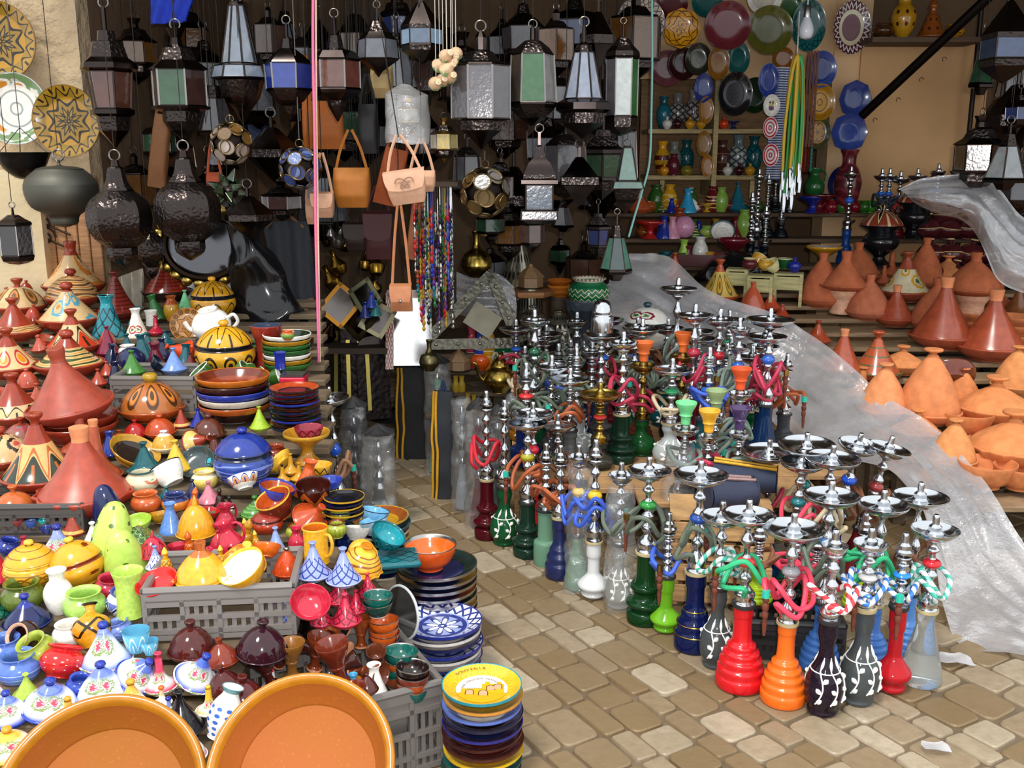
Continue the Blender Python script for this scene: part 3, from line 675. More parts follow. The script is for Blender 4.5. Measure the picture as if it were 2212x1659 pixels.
# ================================================================ lanterns
ROOFZ = 2.752
LP = {  # (z 0 top .. 1 bottom, r 0..1, code of the segment below: m metal, e embossed, p glazed)
 'hex':   [(0,.06,'m'),(.16,.06,'m'),(.17,.28,'e'),(.24,.32,'m'),(.25,.52,'e'),(.36,.66,'m'),(.40,.92,'m'),(.44,.96,'m'),(.46,.74,'p'),(.72,.62,'m'),(.73,.74,'m'),(.76,.74,'m'),(.78,.56,'e'),(.88,.50,'m'),(.94,.25,'m'),(1,.03,'')],
 'box':   [(0,.30,'m'),(.05,.22,'m'),(.08,.16,'m'),(.14,.20,'m'),(.17,.45,'e'),(.28,.62,'m'),(.33,.86,'m'),(.355,.98,'m'),(.365,.86,'p'),(.68,.86,'m'),(.69,.98,'m'),(.71,.95,'m'),(.73,.62,'e'),(.82,.60,'e'),(.9,.40,'m'),(.96,.12,'m'),(1,.03,'')],
 'taper': [(0,.22,'m'),(.03,.26,'p'),(.50,.60,'m'),(.52,.86,'p'),(.62,.98,'m'),(.64,.80,'e'),(.78,.62,'m'),(.9,.25,'m'),(1,.04,'')],
 'ball':  [(0,.07,'m'),(.14,.07,'m'),(.16,.22,'e'),(.26,.30,'m'),(.32,.60,'m'),(.40,.92,'m'),(.42,.96,'p'),(.68,.92,'m'),(.70,.9,'e'),(.80,.6,'m'),(.86,.30,'e'),(.94,.16,'m'),(1,.02,'')],
 'cone':  [(0,.06,'m'),(.16,.07,'m'),(.18,.24,'e'),(.30,.34,'m'),(.33,.74,'m'),(.40,.96,'m'),(.42,.92,'p'),(.68,.92,'m'),(.70,.96,'m'),(.73,.88,'m'),(.80,.40,'e'),(.86,.34,'m'),(1,.03,'')],
 'tall':  [(0,.06,'m'),(.06,.20,'m'),(.16,.18,'m'),(.18,.40,'e'),(.26,.66,'m'),(.28,.92,'m'),(.30,.96,'p'),(.74,.96,'m'),(.76,.70,'e'),(.84,.66,'m'),(.92,.30,'m'),(1,.04,'')],
 'arab':  [(0,.10,'m'),(.12,.10,'m'),(.13,.30,'e'),(.20,.62,'e'),(.26,.78,'m'),(.27,.80,'p'),(.76,.92,'m'),(.78,.95,'m'),(.82,.84,'e'),(.92,.5,'m'),(1,.05,'')],
 'obel':  [(0,.07,'m'),(.14,.09,'m'),(.17,.26,'e'),(.22,.32,'m'),(.23,.34,'p'),(.64,.66,'m'),(.68,.98,'m'),(.74,.98,'m'),(.77,.80,'e'),(.86,.78,'m'),(.95,.30,'m'),(1,.04,'')],
 'mina':  [(0,.05,'m'),(.12,.08,'m'),(.13,.30,'e'),(.20,.62,'m'),(.25,.92,'e'),(.29,.96,'m'),(.31,.88,'p'),(.82,.88,'m'),(.84,.92,'e'),(.92,.84,'e'),(.97,.5,'m'),(1,.05,'')],
 'roof':  [(0,.07,'m'),(.14,.07,'m'),(.16,.18,'e'),(.28,.34,'m'),(.34,.60,'m'),(.46,.86,'e'),(.50,.86,'m'),(.52,.98,'m'),(.56,.98,'m'),(.58,.72,'p'),(.84,.72,'m'),(.86,.96,'p'),(.95,.98,'m'),(1,.60,'m'),(1,.0,'')],
 'pyra':  [(0,.07,'m'),(.16,.07,'m'),(.17,.20,'m'),(.46,.86,'m'),(.50,.96,'e'),(.62,.96,'m'),(.64,.84,'m'),(.9,.25,'m'),(1,.03,'')],
 'street':[(0,.07,'m'),(.16,.08,'m'),(.17,.24,'e'),(.29,.34,'e'),(.33,.40,'m'),(.35,.42,'p'),(.82,.90,'m'),(.85,.98,'m'),(.89,.94,'m'),(.9,.5,'m'),(1,.30,'')],
 'drop':  [(0,.10,'m'),(.06,.14,'m'),(.08,.24,'e'),(.20,.33,'e'),(.27,.48,'m'),(.29,.52,'e'),(.36,.80,'e'),(.44,.96,'e'),(.54,1.0,'e'),(.64,.95,'e'),(.74,.76,'e'),(.81,.48,'m'),(.83,.46,'e'),(.92,.42,'m'),(1,.05,'')],
 'hexlow':[(0,.10,'m'),(.25,.62,'m'),(.40,.92,'e'),(.46,.90,'p'),(.70,.90,'m'),(.72,.94,'e'),(.80,.88,'m'),(.92,.40,'m'),(1,.06,'')],
 'facet': [(0,.08,'m'),(.18,.10,'m'),(.20,.30,'e'),(.36,.62,'m'),(.46,.90,'p'),(.74,.98,'m'),(.76,.94,'m'),(.92,.20,'m'),(1,.03,'')],
 'carafe':[(0,.05,'m'),(.08,.06,'m'),(.10,.40,'m'),(.13,.62,'m'),(.15,.66,'e'),(.30,.96,'e'),(.50,1.0,'e'),(.70,.84,'e'),(.80,.5,'m'),(.86,.40,'e'),(.95,.36,'m'),(1,.1,'')],
}
DK = lambda: MT('3a3331', .22)
DE = lambda: EM('3c3533', .24, 80)
def lantern(px, y0, y1, w, label, Y=4.3, style='hex', n=6, cols=('5a3a28',), metal=None, emb=None, wire=True, phase=None, group=None, name='lantern', p=None, wtop=None, ring=True, bar=True, rz=None, cat='lantern'):
    top = at_y(px, y0, Y) if p is None else p; bot = at_y(px, y1, Y); Ht = top.z - bot.z; R = w * .5 * m_per_px((top + bot) / 2)
    me = metal or DK(); em = emb or DE()
    r = root_at(name, bot, 1, label, cat, (0, 0), 0 if rz is None else rz, group)
    prof = LP[style]; ph = (-PI/2 + PI/n) if phase is None else phase
    pr = [(a*R, (1-z)*Ht) for z, a, c in prof]
    codes = [c for z, a, c in prof][:-1]
    if style in ('drop', 'carafe'): pr = prof_s(pr, 3); codes = [c for c in codes for _ in range(3)]
    # split into roof / glazed frames / lower body
    pan = [i for i, c in enumerate(codes) if c == 'p']
    cuts = []
    if pan:
        cuts = [(0, pan[0], 'roof'), (pan[-1]+1, len(codes), 'lower_body')]
    else:
        k = len(codes)//2; cuts = [(0, k, 'roof'), (k, len(codes), 'body')]
    for a, b_, nm in cuts:
        if b_ <= a: continue
        b = MB(); b.lathe(pr[a:b_+1], [me if c == 'm' else em for c in codes[a:b_]], n if n < 16 else n, phase=ph, smooth=n > 12); b.build(nm, r, 25)
    if len(pan) > 1:
        for i in range(pan[0]+1, pan[-1]):
            if codes[i] != 'p':
                b = MB(); b.lathe(pr[i:i+2], me, n, phase=ph, smooth=False); b.build('band', r, 25)
    if pan:
        fr = MB(); sil = MT('8d8a88', .35) if bar else me; ci = 0
        for i in pan:
            (r0, z0), (r1, z1) = pr[i], pr[i+1]
            for k in range(n):
                a0, a1 = ph + 2*PI*k/n, ph + 2*PI*(k+1)/n
                A = Vector((r0*math.cos(a0), r0*math.sin(a0), z0)); B = Vector((r0*math.cos(a1), r0*math.sin(a1), z0))
                D = Vector((r1*math.cos(a0), r1*math.sin(a0), z1)); E_ = Vector((r1*math.cos(a1), r1*math.sin(a1), z1))
                fr.tube([A, D], R*.035, sil, 6)
                fr.tube([A, B], R*.025, me, 5); fr.tube([D, E_], R*.025, me, 5)
                col = cols[(k + ci) % len(cols)]
                if col is None: continue
                cen = (A+B+D+E_)/4; nrm = (B-A).cross(D-A).normalized(); sh = .97
                pm = MB(); q = [cen + (x-cen)*sh for x in (A, B, E_, D)]
                if nrm.dot(Vector((cen.x, cen.y, 0))) < 0: nrm = -nrm
                bb = [x - nrm*.003 for x in q]; i0 = len(pm.v); pm.v += q + bb; g = PANE(col)
                pm.face([0,1,2,3], g, [(0,0),(1,0),(1,1),(0,1)], False); pm.face([7,6,5,4], g, None, False)
                for e in range(4): pm.face([e, e+4, (e+1)%4+4, (e+1)%4], g, None, False)
                pm.build('glass_pane', r, None)
            ci += 1
        fr.build('frame', r, 40)
        # dark core seen through the panes is the socket
        b = MB(); zc = (pr[pan[0]][1] + pr[pan[-1]+1][1])/2; b.tube([(0,0,pr[pan[-1]+1][1]), (0,0,zc)], R*.12, me, 8); b.build('socket', r)
    if ring:
        rg = max(.012, R*.16); b = MB(); b.tube([(rg*math.cos(a*PI/9), 0, Ht + rg*.8 + rg*math.sin(a*PI/9)) for a in range(18)], max(.0022, R*.025), MT('7a7672', .35), 6, closed=True); b.build('hanging_ring', r)
        if wire:
            zt = ROOFZ if wtop is None else at_y(px, wtop, Y).z
            zt -= bot.z
            if zt > Ht + rg*1.8:
                b = MB(); b.tube([(0, 0, Ht + rg*1.7), (0, 0, zt)], .0016, MT('38332f', .5), 6); b.build('wire', r)
    return r
@cached
def PANE(h):
    t = NT('pane_' + h); f = t.noise(25, 4); c = lin(h)
    t.put(t.b.inputs['Base Color'], t.mix(t.ramp(f, .25, .75), dark(h, .7), dark(h, 1.15))); t.b.inputs['Roughness'].default_value = .12
    t.b.inputs['Specular IOR Level'].default_value = .9; t.bump(t.noise(60, 2), .15, .004); return t.m
def disc_ball(px, y0, y1, w, label, Y, cols, metal=None, wtop=None):
    """ball of round glass discs soldered together"""
    top = at_y(px, y0, Y); bot = at_y(px, y1, Y); R = w*.5*m_per_px((top+bot)/2); c = (top+bot)/2
    r = root_at('disc_lantern', bot, 1, label, 'lantern'); me = metal or MT('6b5a3c', .35); hz = c.z - bot.z
    pts = []; N = 32; g = PI*(3-math.sqrt(5))
    ph = (1+math.sqrt(5))/2
    V = [Vector(v).normalized() for v in [(0,s1,s2*ph) for s1 in (-1,1) for s2 in (-1,1)] + [(s1,s2*ph,0) for s1 in (-1,1) for s2 in (-1,1)] + [(s2*ph,0,s1) for s1 in (-1,1) for s2 in (-1,1)]]
    W = [Vector(v).normalized() for v in [(a,b,c_) for a in (-1,1) for b in (-1,1) for c_ in (-1,1)] + [(0,s1/ph,s2*ph) for s1 in (-1,1) for s2 in (-1,1)] + [(s1/ph,s2*ph,0) for s1 in (-1,1) for s2 in (-1,1)] + [(s2*ph,0,s1/ph) for s1 in (-1,1) for s2 in (-1,1)]]
    rot = Euler((.3, .2, .5)).to_matrix()
    al = [(rot @ v, .30) for v in V] + [(rot @ v, .345) for v in W]
    b = MB(); b.lathe([(R*.90*math.sin(i*PI/12), hz - R*.90*math.cos(i*PI/12)) for i in range(13)], MT('231d1b', .5), 24); b.build('inner_shell', r)
    wr = MB()
    for i, (d, ra) in enumerate(al):
        a = d.orthogonal().normalized(); e = d.cross(a); cc = Vector((0,0,hz)) + d*R*.95
        pm = MB(); n = 18; m = PANE(cols[i % len(cols)])
        pm.v += [cc + (a*math.cos(2*PI*k/n) + e*math.sin(2*PI*k/n))*R*ra for k in range(n)] + [cc - d*.004 + (a*math.cos(2*PI*k/n) + e*math.sin(2*PI*k/n))*R*ra for k in range(n)]
        pm.face(list(range(n)), m, None, False); pm.face(list(range(n, 2*n))[::-1], m, None, False)
        for k in range(n): pm.face([k, k+n, (k+1)%n+n, (k+1)%n], m, None, False)
        if d.y < .35: pm.build('glass_disc', r, None)
        wr.tube([cc + (a*math.cos(2*PI*k/n) + e*math.sin(2*PI*k/n))*R*ra for k in range(n)], R*.03, me, 5, closed=True)
    wr.build('wire_rims', r)
    b = MB(); rg = .016; b.tube([(rg*math.cos(k*PI/8), 0, hz+R+rg+rg*math.sin(k*PI/8)-.003) for k in range(16)], .002, me, 5, closed=True); b.build('hanging_ring', r)
    zt = (ROOFZ if wtop is None else at_y(px, wtop, Y).z) - bot.z
    b = MB(); b.tube([(0,0,hz+R+rg*2-.003), (0,0,zt)], .0018, MT('6b6662', .4), 5); b.build('wire', r)
    return r
# ================================================================ setting
def struct(name, mb, parent=None, sharp=30):
    o = mb.build(name, parent, sharp); o['kind'] = 'structure'; return o
def floor_mat():
    t = NT('paver_stone'); a = t.n.new('ShaderNodeAttribute'); a.attribute_name = 'tone'; a.attribute_type = 'GEOMETRY'
    f = t.noise(3.2, 5); g = t.noise(28, 4)
    c = t.mix(a.outputs['Fac'], lin('7d684a'), lin('b0a28c'))
    wear = t.ma('MULTIPLY', t.ramp(t.noise(5.5, 4, None, .65), .60, .68), t.ramp(a.outputs['Fac'], .2, .8))
    c = t.mix(t.ma('MULTIPLY', wear, .75), c, lin('b9ab98'))
    c = t.mix(t.ramp(f, .35, .75), t.mix(.28, c, lin('5d4c36')), c)
    c = t.mix(t.ma('MULTIPLY', t.ramp(g, .45, .62), .22), c, lin('6f5c42'))
    t.put(t.b.inputs['Base Color'], c); t.put(t.b.inputs['Roughness'], t.ma('MULTIPLY_ADD', f, .4, .28))
    t.b.inputs['Specular IOR Level'].default_value = .4
    t.bump(t.noise(35, 4), .25, .01); return t.m
def make_floor():
    A = on_z(1110, 1272, 0); B = on_z(1586, 1598, 0); d = (B - A); d.z = 0; d.normalize(); nn = Vector((-d.y, d.x, 0))
    rr = random.Random(11); b = MB(); m = floor_mat(); jm = C('6b5c49', .8); tones = []
    s = -3.2
    while s < 5.2:
        wid = rr.choice((.078, .125, .12, .15)); u = -5.0 + rr.random()*.1
        while u < 6:
            ln = rr.uniform(.10, .20); c = A + d*(u+ln/2) + nn*(s+wid/2)
            if 1.2 < c.y < 7.5 and -3.2 < c.x < 4 and abs(c.x) < c.y*.62 + .4:
                g = .005; hx, hy = ln/2-g, wid/2-g; cr = min(hx, hy)*rr.uniform(.22, .42); z = rr.uniform(-.004, .002); tone = rr.random()**2.2
                i0 = len(b.v); ring = []
                for sx, sy, a0 in ((1,1,0),(-1,1,90),(-1,-1,180),(1,-1,270)):
                    for k in range(4):
                        a = RT(a0 + k*30); ring.append((sx*(hx-cr)+cr*math.cos(a), sy*(hy-cr)+cr*math.sin(a)))
                jj = [(rr.uniform(-.003,.003), rr.uniform(-.003,.003)) for _ in range(4)]
                for lv, (sc2, zz) in enumerate(((1.0, -.014), (.985, z-.004), (.93, z))):
                    for k, (x, y) in enumerate(ring):
                        j = jj[k//4]; b.v.append(c + d*(x*sc2+j[0]) + nn*(y*sc2+j[1]) + Vector((0,0,zz)))
                N = 16
                for lv in range(2):
                    for k in range(N): b.face([i0+lv*N+k, i0+lv*N+(k+1)%N, i0+(lv+1)*N+(k+1)%N, i0+(lv+1)*N+k], m); tones.append(tone)
                b.face([i0+2*N+k for k in range(N)], m); tones.append(tone)
            u += ln
        s += wid
    i0 = len(b.v); b.v += [Vector((-6, -1, -.011)), Vector((7, -1, -.011)), Vector((7, 9, -.011)), Vector((-6, 9, -.011))]
    b.face([i0, i0+1, i0+2, i0+3], jm); tones.append(.3)
    o = struct('floor', b); at = o.data.attributes.new('tone', 'FLOAT', 'FACE'); at.data.foreach_set('value', tones)
    return o
make_floor()
def stucco(name, h, rough_sc=5, st=.6, spots=True):
    t = NT(name); f = t.noise(rough_sc, 5); g = t.noise(1.7, 3)
    c = t.mix(t.ramp(g, .3, .7), dark(h, .82), dark(h, 1.08))
    t.put(t.b.inputs['Base Color'], c); t.b.inputs['Roughness'].default_value = .9; t.bump(f, st, .06); return t.m
ST_L = stucco('rough_plaster', 'c9b08d', 7, 1.0); ST_T = stucco('tan_plaster', 'd0a474', 12, .25); ST_D = stucco('brown_plaster', '7a6048', 8, .3); ST_P = stucco('beige_plaster', 'e0b88c', 10, .2)  # ST_D: one plain brown plaster for the inner, back and right walls
b = MB(); b.box((-3.2, 4.85, 1.5), (2.44, .14, 3.0), ST_L); struct('wall_left', b)
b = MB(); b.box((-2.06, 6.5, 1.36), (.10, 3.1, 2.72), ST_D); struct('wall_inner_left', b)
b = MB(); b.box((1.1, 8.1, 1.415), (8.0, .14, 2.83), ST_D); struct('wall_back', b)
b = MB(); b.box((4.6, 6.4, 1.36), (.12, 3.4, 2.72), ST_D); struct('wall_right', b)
b = MB(); b.box((1.25, 6.07, 2.79), (6.9, 4.0, .08), WD('5a4a38', .8)); struct('ceiling', b)
# pillar and plywood board on the right, with the plates
pl = at_y(1790, 300, 6.95); pr_ = at_y(1866, 300, 6.95)
b = MB(); b.box(((pl.x+pr_.x)/2, 7.08, 1.36), (pr_.x-pl.x, .24, 2.72), ST_P); struct('wall_pillar', b)
a0 = at_y(1864, 90, 6.93); a1 = at_y(2090, 620, 6.93)
b = MB(); b.box(((a0.x+a1.x)/2, 6.97, (a0.z+.3)/2), (a1.x-a0.x, .06, a0.z-.3), ST_T); struct('wall_panel', b)
# fascia behind the upper plates
q0 = at_y(1405, 0, 6.95); q1 = at_y(1790, 170, 6.95)
b = MB(); b.box(((q0.x+q1.x)/2, 7.0, (q1.z+2.72)/2), (q1.x-q0.x+.1, .06, 2.72-q1.z), ST_P); struct('wall_fascia', b)
b = MB(); e = at_y(2092, 300, 6.85); b.tube([(e.x, 6.85, .4), (e.x, 6.85, 2.75)], .016, MT('3a3633', .5), 10); struct('trim_1', b)
# tan door panel behind the left tagines
d0 = at_y(92, 480, 4.76); d1 = at_y(232, 640, 4.76)
b = MB(); mdr = WD('b4845a', .6); n = 5
for i in range(n):
    x = d0.x + (d1.x-d0.x)*(i+.5)/n; b.box((x, 4.765, .75), ((d1.x-d0.x)/n-.006, .03, 1.5), mdr, None, .004)
struct('door_1', b)

# display stands: stepped boards
def stand(name, S, poly, y0, y1, m, label, legm):
    a, b_, yy, dd = TIERS[S]; k0 = math.floor((y0-yy)/dd); k1 = math.floor((y1-yy)/dd); od = ['first','second','third','fourth','fifth','sixth','seventh','eighth','ninth','tenth','eleventh','twelfth','thirteenth'] + ['%dth' % i for i in range(14, 40)]
    for k in range(k0, k1+1):
        ya, yb = yy + k*dd, yy + (k+1)*dd; z = a + b_*(k+.5)*dd
        xa, xb = poly((ya+yb)/2); r = root_at(name, Vector(((xa+xb)/2, (ya+yb)/2, 0)), 1, label % od[k-k0], 'bench'); xa, xb = xa-r.location.x, xb-r.location.x; ya, yb = ya-r.location.y, yb-r.location.y
        bb = MB(); bb.box(((xa+xb)/2, (ya+yb)/2, z-.0135), (xb-xa, dd-.003, .025), m, None, .004); bb.build('plank', r)
        if z > .10:
            for x in (xa+.04, xb-.04):
                bb = MB(); bb.box((x, (ya+yb)/2, (z-.026)/2), (.05, .06, z-.028), legm); bb.build('leg', r)
stand('plank_bench', 'L', lambda Y: (-2.35 if Y > 3 else -1.75, -.28 if Y < 2.03 else -.70 if Y < 2.7 else -.50 - .2*(Y-2.7)), 1.80, 4.55, WD('6b5a44', .8), 'plain plank bench under the left heap of pottery, %s step from the front', WD('4a3d2e'))
stand('plank_bench', 'R', lambda Y: (1.62 - .25*max(0, Y-4.6) + .55*max(0, 4.3-Y), 4.4), 3.80, 6.15, WD('8d7355', .75), 'weathered plank bench under the clay tagines at right, %s step from the front', WD('5a4835'))
# pallet under the hookahs
pal = root_at('pallet', Vector((0, 0, 0)), 1, 'rough wooden pallet platform under the rear hookahs', 'pallet')
for i in range(9):
    y = 3.69 + i*.168; xa = max(.0, .10 + (4.06-y)*1.05); xb = 1.22 if y < 3.95 else 1.42; bb = MB(); bb.box(((xa+xb)/2, y, .288), (xb-xa, .155, .022), WD('a98358', .75), None, .003); bb.build('board', pal)
for x in (.05, .7, 1.38):
    bb = MB(); bb.box((x, 4.55, .138), (.08, 1.0, .276), WD('8a6844', .75)); bb.build('bearer', pal)

stand('plank_bench', 'B', lambda Y: (-.44, -.03), 4.86, 5.26, WD('5a4a38', .8), 'narrow bench carrying the brass teapots, %s step from the front', WD('3a2e22'))
stand('counter', 'C', lambda Y: (.62, 3.35), 6.22, 6.92, WD('5a4430', .75), 'dark wooden counter under the wall shelves, %s step from the front', WD('3a2a1e'))
tb = root_at('table', Vector((.14, 5.52, 0)), 1, 'plain dark table behind the hookahs, carrying metal lamps and lidded pots', 'table')
bb = MB(); bb.box((0, 0, .5675), (1.24, .80, .025), WD('5a4430', .7), None, .004); bb.build('tabletop', tb)
for sx in (-.58, .58):
    for sy in (-.36, .36): bb = MB(); bb.box((sx, sy, .277), (.05, .05, .554), WD('3a2a1e')); bb.build('leg', tb)
# ================================================================ left: tagines and the heap of pottery
TR = G('983822', .2); TR2 = G('8c301c', .22); TC = C('c8683f', .6); RAW = C('d98a5e', .8); CRM = 'd2b07e'
def PB(kind='bloom', n=7, m=2, w=.2, third='c9772f', line='74502c', base=CRM): return P(kind, base, line, n, m, w, third)
YE = G('d99a1e'); YL = G('e8bb3a'); MUS = G('b98a22'); CRIM = G('b8243c'); RED = G('c8201e'); LIME = G('b8d860'); LB = G('6f8fd0'); SKY = G('6fb0d8'); COB = G('1c2a8c'); NAVY = G('1a2350')
TEAL = G('12555c'); TUR = G('1f8f9c'); WH = G('efece4'); BRN = G('5a1e18', .12); DKB = G('2c1412', .12); AMB = G('a0491c', .14); ORG = G('d9661c'); BLK = G('16161a', .12); GRN = G('4a7a2a'); PUR = G('3a1420', .12)
# ranks of terracotta tagines at the far left
tagine(162,640,132,'tall terracotta tagine with cream painted cone, highest at the back by the tan door panel',TR,TR,PB('bloom',6,1,.22),TR,style='cone',kn='stub',h=.62,band=(.15,.78))
tagine(158,664,118,'low terracotta tagine with painted cream dome and red knob, before the tallest',TR,TR,PB('vein',6,2,.12),TR2,style='dome',kn='ball',h=.42,band=(.1,.85))
tagine(48,682,112,'terracotta tagine with leaf painted dome against the cream wall',TR,TR,PB('oval',7,1,.14),TR,style='dome',kn='cup',h=.40,band=(.1,.8))
tagine(153,712,134,'terracotta tagine with blue and orange flowers on a cream cone, red ball knob',TR,TR,PB('bloom',8,2,.18,'4f93a8','d07a2a'),TR,style='line',kn='ball',h=.50,band=(.1,.85))
tagine(46,734,112,'terracotta tagine with narrow cream band low on its plain cone',TR,TR,PB('vein',8,1,.14),TR,style='cone',kn='cup',h=.52,band=(.08,.38))
tagine(166,765,116,'terracotta tagine with bold dark leaves on cream, half hidden behind a broader one',TR,TR,PB('arch',6,1,.2,'c23a20','2c2a18'),TR,style='cone',kn='cup',h=.55,band=(.1,.7))
tagine(150,812,148,'broad terracotta tagine with green leaf sprays on a low cream lid',TR,TR,PB('vein',5,2,.14,'c98a3a','3c4a20'),TR,style='cone',kn='ball',h=.40,band=(.08,.62))
tagine(28,814,130,'terracotta tagine with red and orange dabs on cream at the left edge',TR,TR,PB('dots',7,1,.2,'b8352a','d88a20'),TR,style='cone',kn='cup',h=.52,band=(.1,.66))
tagine(36,916,132,'terracotta tagine with black hatching on a cream band beside the big plain red one',TR,TR,PB('arch',9,1,.16,None,'2a2018'),TR,style='cone',kn='cup',h=.55,band=(.12,.42))
for i,(x,y,ww) in enumerate(((172,950,165),(176,930,158))):
    pot('dish',x,y,ww,('lower','upper')[i]+' of two bare brown dishes stacked under the big plain red tagine','dish',a=TR2,name='tagine_dish')
tagine(160,912,184,'big plain red tagine tilted to the left on a pair of dishes',G('9c3c2a',.35),G('a04430',.4),kn='stub',h=.60,style='line',tilt=(6,-6),dz=.06)
tagine(8,1010,124,'terracotta tagine with pink and black flowers cut by the left edge of the picture',TR,TR,PB('bloom',6,2,.2,'2a2018','c2504a'),TR,style='dome',h=.45,kn='ball',band=(.1,.8))
tagine(50,962,84,'small dull tagine with grey blue flowers behind the owl painted one',TR2,TR2,P('bloom','8c5a4a','59657a',6,2,.25,'a03a4a'),TR2,style='dome',h=.42,kn='cup',band=(.1,.75))
tagine(84,1058,164,'large terracotta tagine with ochre flower and black brush strokes on wide cream band',TR,TR,P('arch','d9ab6a','b4602a',7,1,.18,'2a3328'),TR,style='cone',kn='cup',h=.74,band=(.10,.62))
tagine(178,985,90,'plain terracotta tagine with a smooth tapering neck behind the bottle necked one',G('a8492f',.4),style='neck',kn='stub',h=.85)
tagine(213,1045,104,'terracotta tagine with long bottle neck and raw clay tip',G('a64b2c',.3),G('a64b2c',.3),None,G('b4583a',.3),RAW,style='neck',kn='stub',h=1.15)
tagine(188,1110,204,'wide red tagine with flared dish and pale clay knob beside the navy lampshade',G('a23c28',.3),G('a44430',.35),knob=RAW,style='cone',kn='stub',h=.62,dd=.24,scal=True)
tagine(165,1152,54,'tiny terracotta tagine with yellow band in front of the wide red one',TR,TR,G('d8a850'),TR,style='cone',kn='cup',h=.75,band=(.05,.3))
tagine(245,690,92,'dark red ribbed tagine with cup top, behind the teal bottle',G('6e241c'),P('stripe','6e241c','4a1510',8,9,.3),P('stripe','6e241c','4a1510',8,9,.3),style='cone',kn='cup',h=.85)
tagine(362,648,108,'dark red ribbed cone tagine on black glazed dish under the black lanterns',G('2a1512'),P('stripe','7a2418','551812',8,9,.3),P('stripe','7a2418','551812',8,9,.3),style='line',kn='stub',h=.62)
# ---- crate with small ware at the back
CR = PL('4a4644',.45); CR2 = PL('6f6a66',.45); CRG = PL('7a7470', .45)
p = surf('L',340,887); crate('crate', p+Vector((0,.11,0)), RT(-2), .31, .24, .125, 'grey plastic crate of little tagines behind the amber domed tagine', CR2)
zc = p.z + .10
pot('bottle',236,728,70,'teal glazed bottle with dark diamond lines and flared lip',b=P('diamond','1f7f8c','0d3038',7,2,.09),a=TUR,i=BLK)
tagine(245,768,52,'small plum glazed tagine standing in front of the teal bottle',G('7a1a38'),style='cone',kn='cup',h=1.0)
pot('bottle',297,728,48,'white flared bottle with painted sprigs beside the teal one',b=P('bloom','efe8d8','6a7a3a',5,2,.16,'b0402a'),a=WH)
pot('cyl',328,706,28,'narrow white cup standing behind the white flared bottle',a=WH,S='L')
tagine(338,724,40,'crimson bottle shaped tagine right of the white cup',CRIM,style='neck',kn='cup',h=.8)
pot('vase',371,694,34,'amber glazed jar behind the tilted patterned plate',a=AMB,b=MUS)
tagine(402,676,44,'mint green tagine with tall neck by the yellow lidded pot',G('6fc08a'),style='cone',kn='cup',h=.85)
tureen(463,690,96,'yellow lidded pot with black scrolls, the one at the back',YE,P('arch','c08a1a','2a1c08',8,1,.14),P('arch','c08a1a','2a1c08',7,1,.14),BLK,YE)
one('plate', shape_mesh('plate', mset({'a':AMB,'f':P('petal','a8702a','4a2a10',6,1,.12,'b88a5a'),'b':P('oval','9a6a2a','4a2a10',14,1,.16)},AMB),36), surf('L',405,730)+Vector((0,.02,.05)), 76*m_per_px(surf('L',405,730)), 'amber patterned plate propped upright beside the white teapot','plate',rot=(RT(68),0,RT(18)))
p2 = surf('L',466,735); r = root_at('teapot', p2, 84*m_per_px(p2), 'white teapot with grey sprigs lying upside down on the yellow pot', 'teapot', (10,-8))
link('body', cm('tpb', lambda: MB_l([(0,0),(.24,.01),(.26,.03),(.42,.2),(.5,.42),(.42,.64),(.26,.78),(0,.84)], P('bloom','f2f0ea','6f8a6a',5,3,.14), 32)), r)
link('foot_ring', cm('tpf', lambda: MB_l([(.22,.77),(.25,.84),(.23,.86),(.2,.8)], WH, 28)), r)
link('handle', handle_mesh(WH,[(.44,0,.55),(.62,0,.62),(.68,0,.42),(.5,0,.25)],.045), r); link('spout', handle_mesh(WH,[(-.42,0,.3),(-.58,0,.4),(-.66,0,.6)],.06), r)
tagine(415,780,58,'orange red tagine lying on its side against the yellow pot',G('d8451c'),style='cone',kn='cup',h=.7,tilt=(30,-62))
tureen(488,815,128,'big yellow lidded pot with black looped scrolls, in front of the white teapot',YE,P('oval','d09a22','2a1c08',9,1,.14),P('arch','d09a22','2a1c08',7,1,.14),BLK,YE)
for a in ((457,826,50,'dark green bowl tipped over on the rim of the dark bowl stack',(35,20),G('2f5a1a')),(520,822,46,'green cup with white rim tipped towards the viewer on the bowl stack',(55,20),G('3f6a28'))):
    pot('cup',a[0],a[1],a[2],a[3],S='L',dz=.03,tilt=a[4],a=a[5],r=WH)
for i in range(3): pot('cup',545+i*12,826+i*3,40,('first','second','third')[i]+' of three nested white cups lying beside the green cup','cup',dz=.03,tilt=(50,62),a=WH,b=G('2f5a1a'))
# crate ware
tagine(285,795,60,'dark navy tagine with pale rim lying open side up in the grey crate',G('161c30'),style='dome',kn='ball',h=.5,S=zc,tilt=(40,20),lo=NAVY)
tagine(270,775,54,'teal tagine with wide brim at the back left of the grey crate',TEAL,style='line',kn='cup',h=.7,S=zc)
tagine(320,775,56,'teal tagine with handle loop in the middle of the grey crate',TEAL,style='cone',kn='cup',h=.75,S=zc)
pot('jar',366,760,54,'teal rounded jar at the back of the grey crate',a=TEAL,S=zc)
tagine(378,806,56,'periwinkle blue tagine with lighter rim in the grey crate',LB,style='cone',kn='cup',h=.72,S=zc)
tagine(290,812,56,'green tagine with thin knob at the front of the grey crate',G('3f7a30'),style='cone',kn='cup',h=.72,S=zc)
pot('bowl',333,806,46,'dark navy bowl tipped beside the green tagine',a=G('121a2c'),S=zc,tilt=(40,30))
pot('bottle',390,775,24,'small cobalt bottle behind the periwinkle tagine',a=COB,S=zc)
